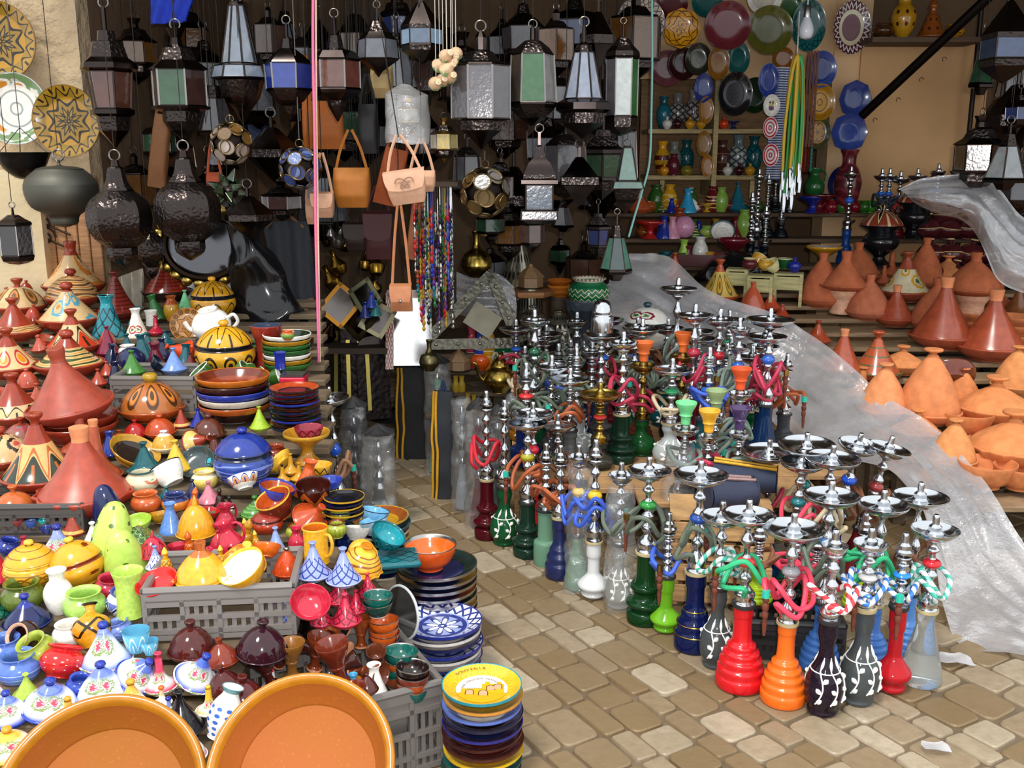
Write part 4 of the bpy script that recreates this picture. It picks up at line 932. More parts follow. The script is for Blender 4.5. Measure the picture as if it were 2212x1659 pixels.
tagine(412,800,36,'dark red tagine at the right end of the grey crate',G('6a1a1c'),style='cone',h=.8,S=zc)
pot('bottle',300,748,34,'pink streaked bottle lying above the navy tagine',a=G('8a3a58'),S=zc,tilt=(40,-30))
# dark bowls and drum
DB = [dict(a=G('2c1210'),r=G('b8641c'),b=G('6a2a14'),f=G('8a3a18')), dict(a=G('241010'),r=G('3a1a16'),f=G('5a2418')), dict(a=G('2c1210'),r=G('2a3a9a'),f=G('5a2418')), dict(a=G('241010'),r=G('c8c0b0'),f=G('3a1c14')), dict(a=G('301512'),r=G('a8501c'),f=G('5a2418'))]
stack('dish',508,904,158,5,.095,['lowest dark brown dish of the pile under the big yellow pot','second dark brown dish from the bottom with blue rim line','third dark brown dish in the pile, white rimmed','fourth dark brown dish in the pile below the orange rimmed one','orange rimmed brown dish topping the pile with green cups'],DB[::-1],'dish',S='L',name='serving_dish')
pot('drum',580,795,66,'red clay drum with dark skin top beside the black plastic bag',S='L',a=G('8a2a20',.3),r=G('8a2a20'),i=G('3a4660',.1),zs=1.05)
GD = [dict(a=G('2a4a20'),r=G('2f6a2c')),dict(a=G('3a2a12'),r=G('a87a1c')),dict(a=G('1c2a1a'),r=WH),dict(a=G('24401c'),r=G('2a5a2a'))]
stack('dish',622,806,104,7,.10,['green and mustard rimmed dish in the pile behind the clay drum'],GD,'dish',S='L',group='green dishes piled behind the clay drum',name='serving_dish')
pot('cyl',606,796,28,'small cobalt candle holder in front of the green dishes','candle holder',a=COB,S='L',dz=.09,name='candle_holder')
pot('jar',622,735,30,'little orange and green pot on top of the green dishes',a=G('c8602a'),b=G('6a8a3a'),S='L',dz=.17)
PD = [dict(a=G('8a3418'),r=G('141c40'),b=G('1a2350'),f=G('2a2a30')),dict(a=G('a8421c'),r=G('2c1410'),f=BLK),dict(a=G('2a1a1a'),r=G('20308a'),f=BLK),dict(a=G('a03c1c'),r=G('10141e'),f=BLK)]
stack('plate',640,928,108,10,.085,['dark rimmed plate in the pile under the red box'],PD,'plate',S='L',group='dark plates piled under the red box')
p = surf('L',634,856,.07); b = MB(); k = m_per_px(p); b.box((0,0,.028),(54*k,.08,.056),G('c8203a'),None,.006); bo = b.build('lidded_box'); bo.location = p + Vector((0,.02,.02)); tag(bo,'red glazed box with grey lid on the pile of dark plates','box'); b = MB(); b.box((0,0,.060),(50*k,.075,.008),G('3a3438')); b.build('box_lid',bo)
# ---- middle of the heap
tagine(332,906,142,'amber tagine with orange oval pattern on its dome and tall turned knob',G('a04a1c'),G('6a5a22'),P('oval','a8602a','4a2c14',8,1,.12,'d07a2a'),G('8a6a1c'),G('a8841c'),style='dome',kn='ball',h=.42,band=(.06,.86),ks=1.1)
tagine(425,925,42,'cobalt blue cone tagine right of the amber domed one',COB,style='line',kn='stub',h=.8)
tagine(488,912,54,'small yellow tagine with round dome in front of the dark dish pile',YL,style='dome',kn='ball',h=.6,dd=.15)
tagine(450,950,72,'brown ceramic tagine with wrinkled dome next to the small yellow one',G('5a2a1c'),style='dome',kn='ball',h=.5)
tagine(396,925,40,'tiny terracotta tagine with cream band and red knob under the amber one',TR,TR,G('d8b060'),TR,style='cone',kn='cup',h=.9,band=(.05,.3))
tagine(335,945,70,'orange red tagine with button knob just below the amber domed one',G('b0441c'),style='dome',kn='ball',h=.45)
tagine(295,950,52,'cherry red tagine half hidden left of the orange red one',G('a8201c'),style='dome',h=.5)
tagine(268,962,44,'terracotta tagine with flat yellow band at the edge of the red ranks',TR,TR,G('d8a850'),TR,style='dome',h=.5,band=(.1,.6))
tagine(358,975,58,'cream and orange tagine with white disc knob above the yellow one',G('e8d8b8'),G('e8c06a'),G('d8a040'),WH,WH,style='dome',kn='disc',h=.55)
tagine(410,975,60,'terracotta tagine lying on its side showing a cream band',TR,TR,G('d9b86a'),TR,style='cone',kn='cup',h=.7,tilt=(20,68),band=(.1,.5))
pot('dish',285,1004,110,'mustard glazed dish tipped on edge with dark inside','dish',a=MUS,f=G('2a201a'),tilt=(25,-18))
tagine(315,1030,78,'dark teal tagine with a pale line, on a cream saucer',TEAL,TEAL,TEAL,style='cone',kn='cup',h=.7)
pot('jar',315,1062,72,'cream jar with coloured leaves under the dark teal tagine',a=G('d8cfae'),b=P('bloom','d8cfae','4f8a6a',6,1,.22,'c06a4a'),r=TEAL)
tagine(382,1022,66,'yellow tagine with tall neck beside the dark teal one',YL,style='cone',kn='cup',h=.85)
pot('cup',372,1058,72,'white bowl with thin black rim tipped to show its empty inside',a=WH,r=BLK,tilt=(38,-12),cat='bowl',name='bowl')
pot('dish',430,1020,80,'grey glazed plate leaning on edge behind the yellow jar','plate',a=G('3a4648'),tilt=(20,38),name='plate')
pot('jar',445,1058,58,'yellow rimmed white jar left of the big blue pot',a=G('e8e0c0'),r=YL,b=G('e0c868'))
pot('bottle',462,1012,46,'turquoise bottle with black lattice leaning left of the big blue pot',a=TUR,b=P('diamond','2a9aa8','0d3038',6,2,.1),tilt=(10,28))
tureen(536,1052,128,'big cobalt blue lidded pot with dark rim in the middle of the heap',G('27408f'),P('vein','27408f','6f86c8',6,2,.1),G('22368a'),G('1a2440'),COB,hb=.62,hl=.30)
pot('bowl',531,1062,66,'white bowl with blue arches tipped against the big blue pot',a=WH,b=P('arch','f0ece0','1c2f8c',9,1,.2,'c88a5a'),r=COB,i=WH,tilt=(30,-10),dz=.03)
pot('jar',318,1108,64,'orange lidded jar with pale band in the black tray',a=G('c8602a'),b=P('bloom','b8542a','e0c8a0',5,1,.2),dz=.0)
pot('jar',376,1108,58,'dark blue and orange jar beside the orange lidded jar',a=G('26336a'),b=G('c87a2a'))
tagine(450,1090,54,'pink and blue mini tagine in the black tray',G('c87a8a'),style='cone',h=.7)
tagine(425,1078,42,'navy mini tagine at the back of the black tray',NAVY,style='cone',h=.8)
pot('minaret',476,1100,34,'dark brown pepper pot with round top in the tray','pepper pot',a=DKB,name='pepper_pot')
pot('minaret',497,1106,26,'black pepper pot with white marks in the tray','pepper pot',a=BLK,b=P('vein','16161a','e8e8e8',4,2,.12),name='pepper_pot')
pot('dish',325,1168,104,'green fish scale dish turned face down beside the lime lampshade','dish',a=P('scale','2f5a1c','8aa060',16,5,.1),r=G('2a4a18'),f=P('scale','2f5a1c','8aa060',16,5,.1),tilt=(150,20),dz=.04)
pot('bottle',378,1150,52,'sky blue bottle between the fish scale dish and the yellow dome',a=G('5f8ad0'))
pot('shade',236,1140,74,'navy glazed lampshade with pointed top behind the lime ones',a=NAVY,tilt=(-8,6))
pot('shade',243,1190,92,'lime lampshade pierced with stars, the upper of the pair',a=LIME,b=P('dots','b8d860','4a6a1a',5,3,.13,r=.3),tilt=(8,2),dz=.03,zs=.85)
pot('shade',262,1245,96,'lime lampshade pierced with crescents, the lower of the pair',a=LIME,b=P('bloom','b8d860','4a6a1a',6,3,.14,r=.3),tilt=(12,14),zs=.85)
pot('cyl',277,1322,66,'lime glazed vase with wide lip beside the grey crate',a=LIME,dz=.03,zs=1.2)
# crate of yellow and red ware
p = surf('L',470,1378); crate('crate', p+Vector((.0,.12,0)), RT(6), .385, .25, .145, 'grey plastic crate heaped with yellow and red tagines', CRG)
zt = p.z + .12
tagine(420,1158,88,'yellow incense dome with orange face cut in its front',YE,style='dome',kn='spike',h=.75,dd=.12,S=zt)
tagine(432,1262,122,'yellow tagine with brown stripes and scalloped brim on the grey crate',P('stripe','dca22a','8a4a14',8,3,.2),P('stripe','dca22a','8a4a14',8,4,.18),G('dca22a'),G('b8642a'),G('b05a2a'),style='bell',kn='stub',h=.55,scal=True,S=zt)
pot('bowl',540,1262,104,'white lined yellow bowl tipped on the crate with a yellow tagine lid beside it','bowl',a=YE,i=WH,r=YL,S=zt,tilt=(30,10))
tagine(522,1245,96,'yellow and orange tagine tilted right on the grey crate',YE,P('oval','dca22a','b0601a',8,1,.14),P('oval','dca22a','b0601a',8,1,.14),ORG,YL,style='dome',kn='stub',h=.5,S=zt,tilt=(20,16))
pot('dish',362,1276,92,'deep red glazed dish tipped at the crate corner','dish',a=RED,tilt=(15,14),S=zt)
tagine(333,1205,66,'raspberry red pierced tagine left of the yellow incense dome',CRIM,CRIM,P('arch','b8243c','5a0f1c',8,1,.2),CRIM,style='dome',kn='spike',h=.62,S=zt,dd=.14)
for (x,y,ww,l) in ((362,1245,44,'left of the striped one'),(479,1235,36,'right of the striped one'),(537,1168,34,'by the raspberry pitchers'),(556,1190,30,'lowest on the right of the raspberry pitchers')):
    pot('minaret',x,y,ww,'yellow pierced minaret lamp with diamond holes, '+l,a=YE,b=P('diamond','dca22a','7a3a10',6,3,.1),r=YL,S=zt,tilt=(0,8 if x>500 else 2))
pitcher(508,1205,62,'raspberry pierced pitcher with tall spout pointing left',CRIM,S=zt,rz=0,tilt=(0,-14),holes=P('dots','b8243c','4a0c18',7,2,.2))
pitcher(485,1155,50,'smaller raspberry pitcher behind the tall spouted one',G('a8203a'),S=zt,rz=1,holes=P('dots','a8203a','4a0c18',7,2,.2))
tagine(440,1245,70,'raspberry red tagine wedged behind the striped yellow one',CRIM,style='cone',kn='cup',h=.6,S=zt,tilt=(10,25))
tagine(338,1232,46,'blue white openwork mini tagine poking out behind the minaret lamp',G('9aa8d8'),G('9aa8d8'),P('zig','e0e4f0','3a4a9a',9,2,.14),G('8a9ad8'),style='cone',h=.95,S=zt)
# ---- left front
p = surf('L',60,1160); crate('crate', p+Vector((-.03,.10,0)), RT(2), .40, .22, .10, 'charcoal plastic crate at the left edge behind the yellow pots', CR)
tagine(40,1098,90,'orange clay lid of a tagine in a torn net at the left crate',G('c0622e'),style='dome',h=.4,S=p.z+.05,dd=.1)
for i,(x,y,c) in enumerate(((40,1130,'8a3a3a'),(68,1132,'3a5aa8'),(95,1128,'2aa0a0'),(100,1145,'23357a'))):
    pot('cup',x,y+6,22,('tiny maroon cup','tiny mid blue cup','tiny aqua cup','tiny navy cup')[i]+' in the charcoal crate',a=G(c),S=p.z+.04,sm=2,seg=20)
tagine(122,1222,100,'white and blue tagine with cobalt knob and grey dot, behind the yellow pots',G('4a62c0'),G('5a72c8'),FADE('eef0f6','6f86d0'),G('8a98d8'),COB,style='line',kn='ball',h=.68,dd=.16)
tagine(10,1262,74,'raspberry tagine with cup knob cut by the left edge',CRIM,style='cone',kn='cup',h=.9)
tureen(60,1272,116,'yellow lidded pot with carved flower band at the far left',YE,P('petal','d8a22a','8a5a14',7,1,.14),P('stripe','dca22a','8a5a14',7,3,.12),YL,YL,hb=.52,hl=.30)
tureen(188,1264,116,'yellow lidded pot with star and crescent cutouts leaning right',YE,P('bloom','d89c22','7a2f0c',6,2,.22),P('bloom','d89c22','7a2f0c',5,2,.22),G('8a3a14'),YL,tilt=(10,10),hb=.5,hl=.34)
pot('jar',48,1322,92,'olive green jar with dark rim under the yellow lidded pot',a=G('5a6a24'))
tagine(6,1335,64,'dark green lattice tagine at the left edge',G('12503c'),G('12503c'),P('diamond','1c6a54','0a2a20',7,2,.1),style='cone',h=.8)
pot('urn',120,1335,66,'tall white vase with small painted sprigs in the left heap',a=WH,b=P('bloom','f0ece4','5a6a5a',4,2,.1),zs=.9)
pot('jar',177,1334,90,'apple green round jar with grooved neck',a=G('9cc45a'),r=G('a8d060'))
pot('jar',270,1334,76,'white jar with navy zigzag pattern and blue rim',a=WH,b=P('zig','eceaf2','1c2766',7,1,.12,'5a6ab8'),r=G('3a4ea8'),i=WH,tilt=(8,-8))
tagine(76,1352,102,'cobalt tagine with glossy dark lid and ball knob',G('121c50'),G('1a2672'),G('141c50'),G('22308a'),COB,style='flat',kn='ball',h=.55,dd=.16)
pot('jar',72,1388,70,'dark brown jar lying open under the cobalt tagine',a=DKB,r=G('c89a7a'),tilt=(60,0))
pot('jar',150,1395,70,'plain white round jar behind the olive one',a=WH)
pot('pot',203,1410,84,'mustard faceted flask with black panels lying on its side','flask',a=YE,b=P('diamond','d08a1a','2a1c08',5,1,.09),r=BLK,tilt=(15,30))
for a in ((297,1405,58,'larger','aqua glass tulip cup standing on a white tagine'),(325,1412,38,'smaller','aqua glass tulip cup beside the larger one')):
    pot('cup',a[0],a[1],a[2],a[3]+' '+a[4],'glass',a=GL('6fc0e0',.08,.4),b=P('arch','6fbfe0','d8f2fa',8,1,.2),dz=.03,seg=24,zs=1.3,name='tulip_glass')
pot('jar',20,1438,84,'periwinkle banded jar, the higher of two at the left edge',a=G('5a7ac8'),b=P('stripe','5a7ac8','b8c8ea',6,3,.12))
pot('jar',44,1476,92,'periwinkle banded jar, the lower of two at the left edge',a=G('5574c0'),b=P('stripe','5574c0','b8c8ea',6,3,.12))
pot('jar',94,1424,78,'olive lime jar leaning to the right above the red one',a=G('9aa83a'),tilt=(10,22))
pot('jar',128,1474,94,'scarlet round jar with silver dots leaning right',a=G('c01c1c'),b=P('dots','c01c1c','d8c8b0',12,3,.10),tilt=(16,22))
FB = FADE('eef0f6','3350c0'); FP = FADE('f4e8ea','d23a5a'); FY = FADE('f6f0d8','e8b030')
tagine(231,1446,114,'white tagine with blue rims standing upright under the aqua tulips',FADE('eef0f6','4460c8'),G('3f5cc4'),FADE('f0f2f8','5a74d0'),G('8a9ad8'),G('24389c'),style='cone',kn='ball',h=.72,band=(.1,.8))
tagine(300,1490,92,'white and blue tagine tilted on its side left of the pink one',G('3350b8'),FB,FB,G('5a70c8'),G('24389c'),style='bell',kn='ball',h=.6,tilt=(10,42))
tagine(355,1500,76,'white and pink tagine with rose knob behind the blue ones',FP,G('d24a68'),FP,G('d84a68'),G('c83858'),style='neck',kn='cup',h=.95)
tagine(404,1490,98,'white and blue tagine with roses tilted to the right of the pink one',FB,G('3350c0'),FB,G('4a64c8'),G('24389c'),style='line',kn='ball',h=.62,tilt=(6,28))
tagine(212,1530,116,'white and blue tagine with ball knob right behind the left basin',G('3a58c4'),FB,FADE('f0f2f8','6f88d8'),G('6a80d0'),G('24389c'),style='bell',kn='ball',h=.62)
tagine(92,1556,120,'white and blue tagine with pink roses in front of the periwinkle jar',G('2c48b4'),FB,FB,G('6a80d0'),G('24389c'),style='bell',kn='ball',h=.50,tilt=(6,8))
tagine(40,1562,94,'white and blue tagine partly hidden behind the one with pink roses',G('2c48b4'),FB,FB,G('6a80d0'),G('24389c'),style='bell',kn='ball',h=.58)
tagine(2,1530,60,'white and pink tagine cut by the left edge',FP,FP,FP,style='cone',h=.8)
tagine(290,1548,98,'white and yellow tagine with amber knob in front of the blue ones',FY,FY,FY,G('e8b84a'),G('d99a2a'),style='line',kn='ball',h=.7)
tagine(146,1570,76,'cream and yellow tagine with amber knob at the back edge of the left basin',FY,FY,FY,G('e8b84a'),G('d99a2a'),style='neck',kn='ball',h=.8)
tagine(22,1640,110,'cream and yellow tagine with green sprig at the bottom left corner',G('e0a828'),FY,FY,G('e8b84a'),G('d99a2a'),style='dome',kn='ball',h=.42)
tagine(346,1520,42,'white mini tagine with orange ball knob beside the pink one',WH,WH,WH,G('e8c8a0'),G('d8661c'),style='neck',kn='ball',h=.8,ks=1.6)
tagine(368,1548,42,'white mini tagine with cobalt ball knob behind the black one',WH,WH,WH,G('8a98d8'),COB,style='neck',kn='ball',h=.8,ks=1.6)
tagine(400,1572,104,'black glazed tagine with ribbed cone between the two big basins',BLK,P('stripe','14141a','2a2a32',6,4,.3),P('dots','14141a','2a2428',10,3,.2),BLK,style='line',kn='cup',h=.72,dd=.14)
tagine(408,1640,78,'white and pink tagine with raspberry ball knob between the basins',FP,FP,FADE('f6f0ee','e8a0b0'),G('e090a0'),G('d03050'),style='bell',kn='ball',h=.62,ks=1.3)
pot('vase',470,1600,70,'white vase with blue grapes painted on its shoulder behind the right basin',a=WH,b=P('dots','f2f2ee','3a68c0',9,5,.28),r=G('6a9aa0'),tilt=(10,-20))
tagine(450,1545,60,'white mini tagine with yellow knob under the brown ones',WH,WH,FY,YL,G('e0a830'),style='neck',kn='ball',h=.9)
# brown tagines
for (x,y,ww,st,kn,c,tl,l) in ((425,1424,104,'dome','cup','4a1814',(0,0),'chestnut brown tagine with dented dome below the grey crate'),(500,1440,80,'bell','stub','7a2c16',(0,-6),'reddish brown tagine with pale stub knob behind the darkest one'),(548,1430,114,'dome','cup','30101a',(4,6),'darkest plum brown tagine with low dome'),(482,1508,82,'bell','stub','4a1412',(8,-8),'brown tagine with raw topped knob, left of the front brown pair'),(516,1528,102,'dome','stub','521a18',(6,4),'brown tagine with raw topped knob, right of the front brown pair')):
    tagine(x,y,ww,l,G(c,.1),style=st,kn=kn,h=.52,tilt=tl)
# ---- crate at the front and the brown cups in it
CRF = PL('6a6562',.4)
lx = Vector((math.cos(RT(27.5)), math.sin(RT(27.5)), 0)); ly = Vector((-lx.y, lx.x, 0)); cor = Vector((-.187, 2.38, 0))
crate('crate', cor - lx*.26 + ly*.19, RT(27.5), .52, .38, .245, 'grey plastic crate with tiny cups and bowls in front, right of the orange basin', CRF)
zf = .215
for (x,y,ww,c,tl,l) in ((636,1462,58,'8a5a26',(0,2),'tan clay hookah bowl standing upright with wide top'),(676,1448,56,'6a2a12',(10,8),'reddish brown hookah bowl right of the tan one'),(640,1362,58,'14120f',(70,-20),'black hookah bowl lying with its raw foot facing out'),(602,1440,46,'4a1a12',(20,-20),'small brown hookah bowl left of the tan one'),
    (707,1425,50,'3a1610',(60,30),'dark brown hookah bowl lying behind the reddish brown one'),(745,1420,60,'8a4018',(75,40),'light brown hookah bowl lying head up near the orange cups'),(782,1400,46,'8a3c16',(0,6),'brown bottle necked hookah bowl standing by the orange cups'),(722,1468,46,'3a1a14',(65,-10),'brown hookah bowl with pink foot facing the basin'),
    (752,1462,56,'6a3018',(85,0),'brown hookah bowl showing its round open mouth'),(700,1490,44,'2a2a2a',(75,20),'charcoal hookah bowl behind the orange basin'),(670,1395,50,'5a2412',(55,60),'brown hookah bowl lying beside the black one'),(755,1375,38,'1c1a1e',(50,40),'black bottle neck lying above the light brown bowls'),(800,1455,44,'5a2a16',(10,20),'brown hookah bowl leaning on the steel rimmed cups'),(588,1480,46,'4a1812',(15,-10),'dark brown hookah bowl next to the front brown tagines')):
    pot('goblet',x,y,ww,l,a=G(c,.1),r=C('d08a64'),i=G(c,.15),S=zf+.03,tilt=tl,seg=28)
tagine(590,1492,50,'white and red mini tagine top behind the right basin',FP,FP,FP,WH,G('c02a2a'),style='neck',h=.8,S=zf,kn='ball')
tagine(672,1468,24,'tiny pale green tagine among the brown bowls',G('b8d8a0'),style='neck',h=.8,S=zf)
pot('bottle',748,1475,24,'tiny cobalt bottle beside the sky blue one',a=COB,S=zf); pot('bottle',766,1500,40,'small sky blue bottle behind the right basin',a=G('4aa8d8'),S=zf)
pot('cup',786,1480,50,'orange cup tipped on its side in the front crate',a=G('e0701c'),i=G('e0801c'),tilt=(60,30),S=zf)
pot('bottle',810,1508,62,'plain white bottle with flared foot in the front crate',a=WH,S=zf)
pot('bowl',835,1395,48,'black pierced bowl lying beside the orange cups',a=P('dots','1a1412','4a3a30',9,3,.2),S=zf+.04,tilt=(40,30))
SIL = MT('b0aca6',.3)
def rimbowl(x,y,ww,c,l,S,tl=(0,0),up=0.0): return pot('cup',x,y,ww,l,'bowl',p=surf(S,x,y)+Vector((0,0,up)),a=G('b8b4ac',.3),b=G(c),r=SIL,i=G(c),tilt=tl,zs=.75,name='bowl')
q = on_z(815,1480,zf)
for i,(c,l) in enumerate((('1c3a8a','blue patterned bowl at the bottom of the orange pile'),('c8581c','orange bowl, second of the pile with steel rims'),('c8581c','orange bowl, third of the pile with steel rims'),('c8581c','orange bowl, topmost of the pile with steel rims'))):
    rimbowl(828+i,1368,66,c,l,.29,(1.5*i,0),(i-3)*.019)
rimbowl(806,1328,64,'1c3a34','dark teal bowl with steel rim under the other teal one','L'); rimbowl(808,1328,64,'0f5a50','dark teal bowl with steel rim, above the orange pile','L',(3,2),.02)
for i in range(4): rimbowl(866+i,1445,74,('8a3c1c','0f5a4a','b8541c','0f5a50')[i],('brown bowl at the foot of the teal topped pile','green bowl low in the teal topped pile','orange bowl below the top of the teal topped pile','teal bowl with steel rim topping its pile in the front crate')[i],.255,(1.5*i,0),(i-3)*.019)
for i in range(4): rimbowl(886-i,1466,72,('1c5a52','a8481c','7a3020','1c100e')[i],('teal bowl at the foot of the black topped pile','orange bowl low in the black topped pile','brown bowl under the black one in the front crate','black lined bowl with steel rim topping its pile')[i],.25,(0,2*i),(i-3)*.019)
# ---- red, blue and yellow openwork right of the crate
zq = surf('L',680,1330).z
pot('bowl',668,1330,86,'raspberry bowl with pale cross strings tipped to the left',a=CRIM,b=P('diamond','b8243c','d8a8a0',3,1,.03),S='L',tilt=(30,-25),dz=.05)
for (x,y,ww,st,h,l) in ((752,1345,66,'cone',.85,'raspberry pierced tagine in the middle of the red group'),(700,1352,50,'cone',.9,'raspberry pierced tagine left of the middle one'),(795,1290,52,'line',.8,'raspberry pierced tagine at the right end of the red group'),(735,1305,60,'cone',.8,'raspberry pierced tagine behind the middle one'),(776,1330,46,'cone',.9,'raspberry pierced tagine beside the teal bowls')):
    tagine(x,y,ww,l,G('c02844'),G('c02844'),P('diamond','c02844','6a1024',7,2,.10),G('c02844'),style=st,kn='cup',h=h,S='L')
BP = P('diamond','8f9cd4','2a3a8a',8,2,.10)
for (x,y,ww,l) in ((680,1250,78,'left of the two blue openwork tagines on the red ones'),(742,1262,78,'right of the two blue openwork tagines on the red ones')):
    tagine(x,y,ww,l,G('a4aedc'),G('aab4e0'),BP,G('8f9cd8'),style='cone',kn='cup',h=.85,S='L',dz=.07,dd=.16)
pot('minaret',622,1345,38,'periwinkle openwork minaret lamp by the corner of the yellow crate',a=G('8f9cd8'),b=BP,S='L')
mug(684,1212,66,'yellow mug with curled handle and orange inside',G('e0a82a'),G('c8661c'),S='L',dz=.06,rz=-.5,hh=1.15)
pitcher(772,1190,62,'yellow jug lying on its side beyond the mug',G('e0b040'),S='L',dz=.03,tilt=(60,60))
tagine(775,1246,96,'yellow lidded dish with brown leaf strokes right of the mug',G('e0a02a'),G('e0a02a'),P('vein','e4a830','8a4a14',5,2,.08),YL,G('c8781c'),style='dome',kn='disc',h=.5,S='L',dz=.02,tilt=(8,18),scal=True)
tagine(598,1208,58,'powder blue tagine with thin knob left of the yellow mug',G('8aa4d8'),style='cone',kn='cup',h=1.0,S='L')
tagine(622,1245,66,'orange red tagine with silver knob under the powder blue one',G('c8481c'),knob=MT('a8a49c',.3),style='bell',kn='ball',h=.75,S='L')
pitcher(642,1190,40,'small raspberry pitcher wedged behind the yellow mug',CRIM,S='L',rz=2)
pot('bowl',565,1218,60,'orange bowl tipped on the right corner of the yellow crate',a=ORG,i=G('c8581c'),S='L',dz=.06,tilt=(20,30))
# bowls
pot('bowl',600,1092,80,'terracotta lined bowl with cobalt rim beside the blue pot',a=MUS,b=G('3a4aa8'),r=COB,i=G('a8481c'),S='L',dz=.03,tilt=(14,-4))
pot('cup',677,1092,74,'dark brown bowl with orange drips beside the terracotta ones','bowl',a=G('3a120c'),b=P('zig','3a120c','b0561c',5,1,.2),S='L',dz=.02,tilt=(12,-4),name='bowl')
pot('cup',622,1118,78,'orange lined bowl with yellow rim in front of the brown one','bowl',a=G('c05a1c'),r=YL,b=G('6a2414'),i=G('b8501a'),S='L',dz=.02,tilt=(24,-10),name='bowl')
pot('bowl',682,1028,56,'yellow bowl with black zigzag under the tall compote',a=YE,b=P('zig','dca22a','2a1c08',9,1,.12),S='L',dz=.02)
pot('foot',665,1000,100,'mustard footed bowl holding a red bowl near the dark plates',a=G('a8741c'),b=P('dots','b07a1c','8a3414',16,1,.14),r=G('b88a24'),S='L',zs=1.15)
pot('bowl',668,950,62,'small red lattice bowl inside the mustard footed bowl',a=G('8a2030'),b=P('diamond','a03040','5a1420',10,1,.12),S='L',dz=.10)
tureen(575,1150,70,'terracotta lidded pot with flat dome left of the pear ornaments',G('a8381c'),G('a8381c'),G('8f2c1c'),G('5a1c14'),G('8f2c1c'),S='L',hb=.5,hl=.22)
tagine(650,1146,86,'terracotta red tagine lying with open lid by the pear ornaments',G('b0441c'),style='line',kn='stub',h=.5,S='L',tilt=(20,40))
for i,(x,y) in enumerate(((690,1120),(735,1128),(728,1160),(640,1166))):
    pot('jar',x,y,44,('left','right','lowest','far left')[i]+' yellow green bumpy pear shaped ornament on a red saucer','ornament',a=P('scale','8a9a2a','b8b84a',12,6,.2),b=P('dots','8f9a2c','5a6a1a',14,5,.2),r=G('6a2a14'),S='L',name='fruit_ornament',zs=1.1)
tagine(570,945+70,36,'lime tagine peeking out behind the big blue pot',G('a8c83a'),style='cone',kn='cup',h=1.0,S='L',dz=.0)
tagine(562,930,46,'lime green tagine with silver band right of the dish pile',G('a8c83a'),style='cone',kn='cup',h=.9,S='L')
pot('dish',612,1020,66,'yellow scalloped plate propped behind the blue pot','plate',a=YL,f=YE,S='L',tilt=(12,55),name='plate')
tagine(628,1025,40,'ochre mini tagine left of the mustard compote',G('c8922a'),style='neck',h=.9,S='L'); tagine(612,1042,36,'ochre mini tagine with dark top beside the other ochre one',G('c8922a'),knob=DKB,style='neck',h=.9,S='L'); tagine(655,1040,40,'ochre mini tagine in front of the mustard compote',G('c8922a'),style='neck',h=.8,S='L')
pot('jar',588,1000,50,'brown round jar behind the scalloped yellow plate',a=G('8a3418'),S='L')
tagine(560,1125,70,'green leaf dome tagine at the left of the terracotta pot',G('2f6a24'),G('2f6a24'),P('vein','3a7a2c','6f9a4a',5,2,.1),style='flat',kn='ball',h=.5,S='L')
pot('bowl',712,1060,56,'royal blue bowl beside the brown drip bowl',a=G('2a40a0'),S='L',dz=.02)
# stacks of plates on the paving, right edge of the heap
stack('plate',742,1120,90,6,.09,['dark blue plate in the pile behind the silver wrapped pipes'],[dict(a=G('2a1a18'),r=G('141c38'),f=NAVY),dict(a=G('1a1a1c'),r=G('c89a2a'),f=BLK)],'plate',S='L',group='dark blue plates piled by the silver wrapped pipes')
zz = .26
stack('plate',825,1238,128,9,.115,['plate with yellow or white rim in the low pile under the teal dish'],[dict(a=G('7a3418'),r=G('c8b8a0'),f=NAVY),dict(a=G('1a3a3c'),r=G('1c5a60'),f=TEAL),dict(a=G('8a4a1c'),r=G('c8a030'),f=MUS)],'plate',S=.0+.12,group='rimmed plates piled under the teal dish')
zz = .12 + 9*.115*128*m_per_px(on_z(825,1238,.12))
b = MB(); p = on_z(850,1215,zz); k = m_per_px(p); b.box((0,0,.012),(112*k,.13,.022),P('diamond','1c6a74','0a2a30',3,3,.06),Matrix.Rotation(.2,3,'Z'),.008); o = b.build('square_dish'); o.location = p; tag(o,'square teal dish with dark diamonds on the plate pile','dish')
pot('bowl',826,1188,78,'teal bowl with dark pattern lying on the square dish',a=G('10606a'),b=P('arch','14707a','0a2a30',8,1,.16),i=TUR,S=zz+.03,tilt=(28,14)); 
for i in range(3): pot('cup',806-(i==0)*28,1152+(i==0)*14-(i==2)*12,64-(i==0)*10,('plain white bowl next to the sky blue pair','sky blue bowl with white outside, lower of the pair','sky blue bowl on top of the other')[i],'bowl',a=(WH,G('a8c8dc'),G('7ab4d8'))[i],i=(WH,SKY,SKY)[i],r=(WH,G('3a4a5a'),G('3a4a5a'))[i],S=zz+.02,tilt=(14,-4),zs=.8,name='bowl')
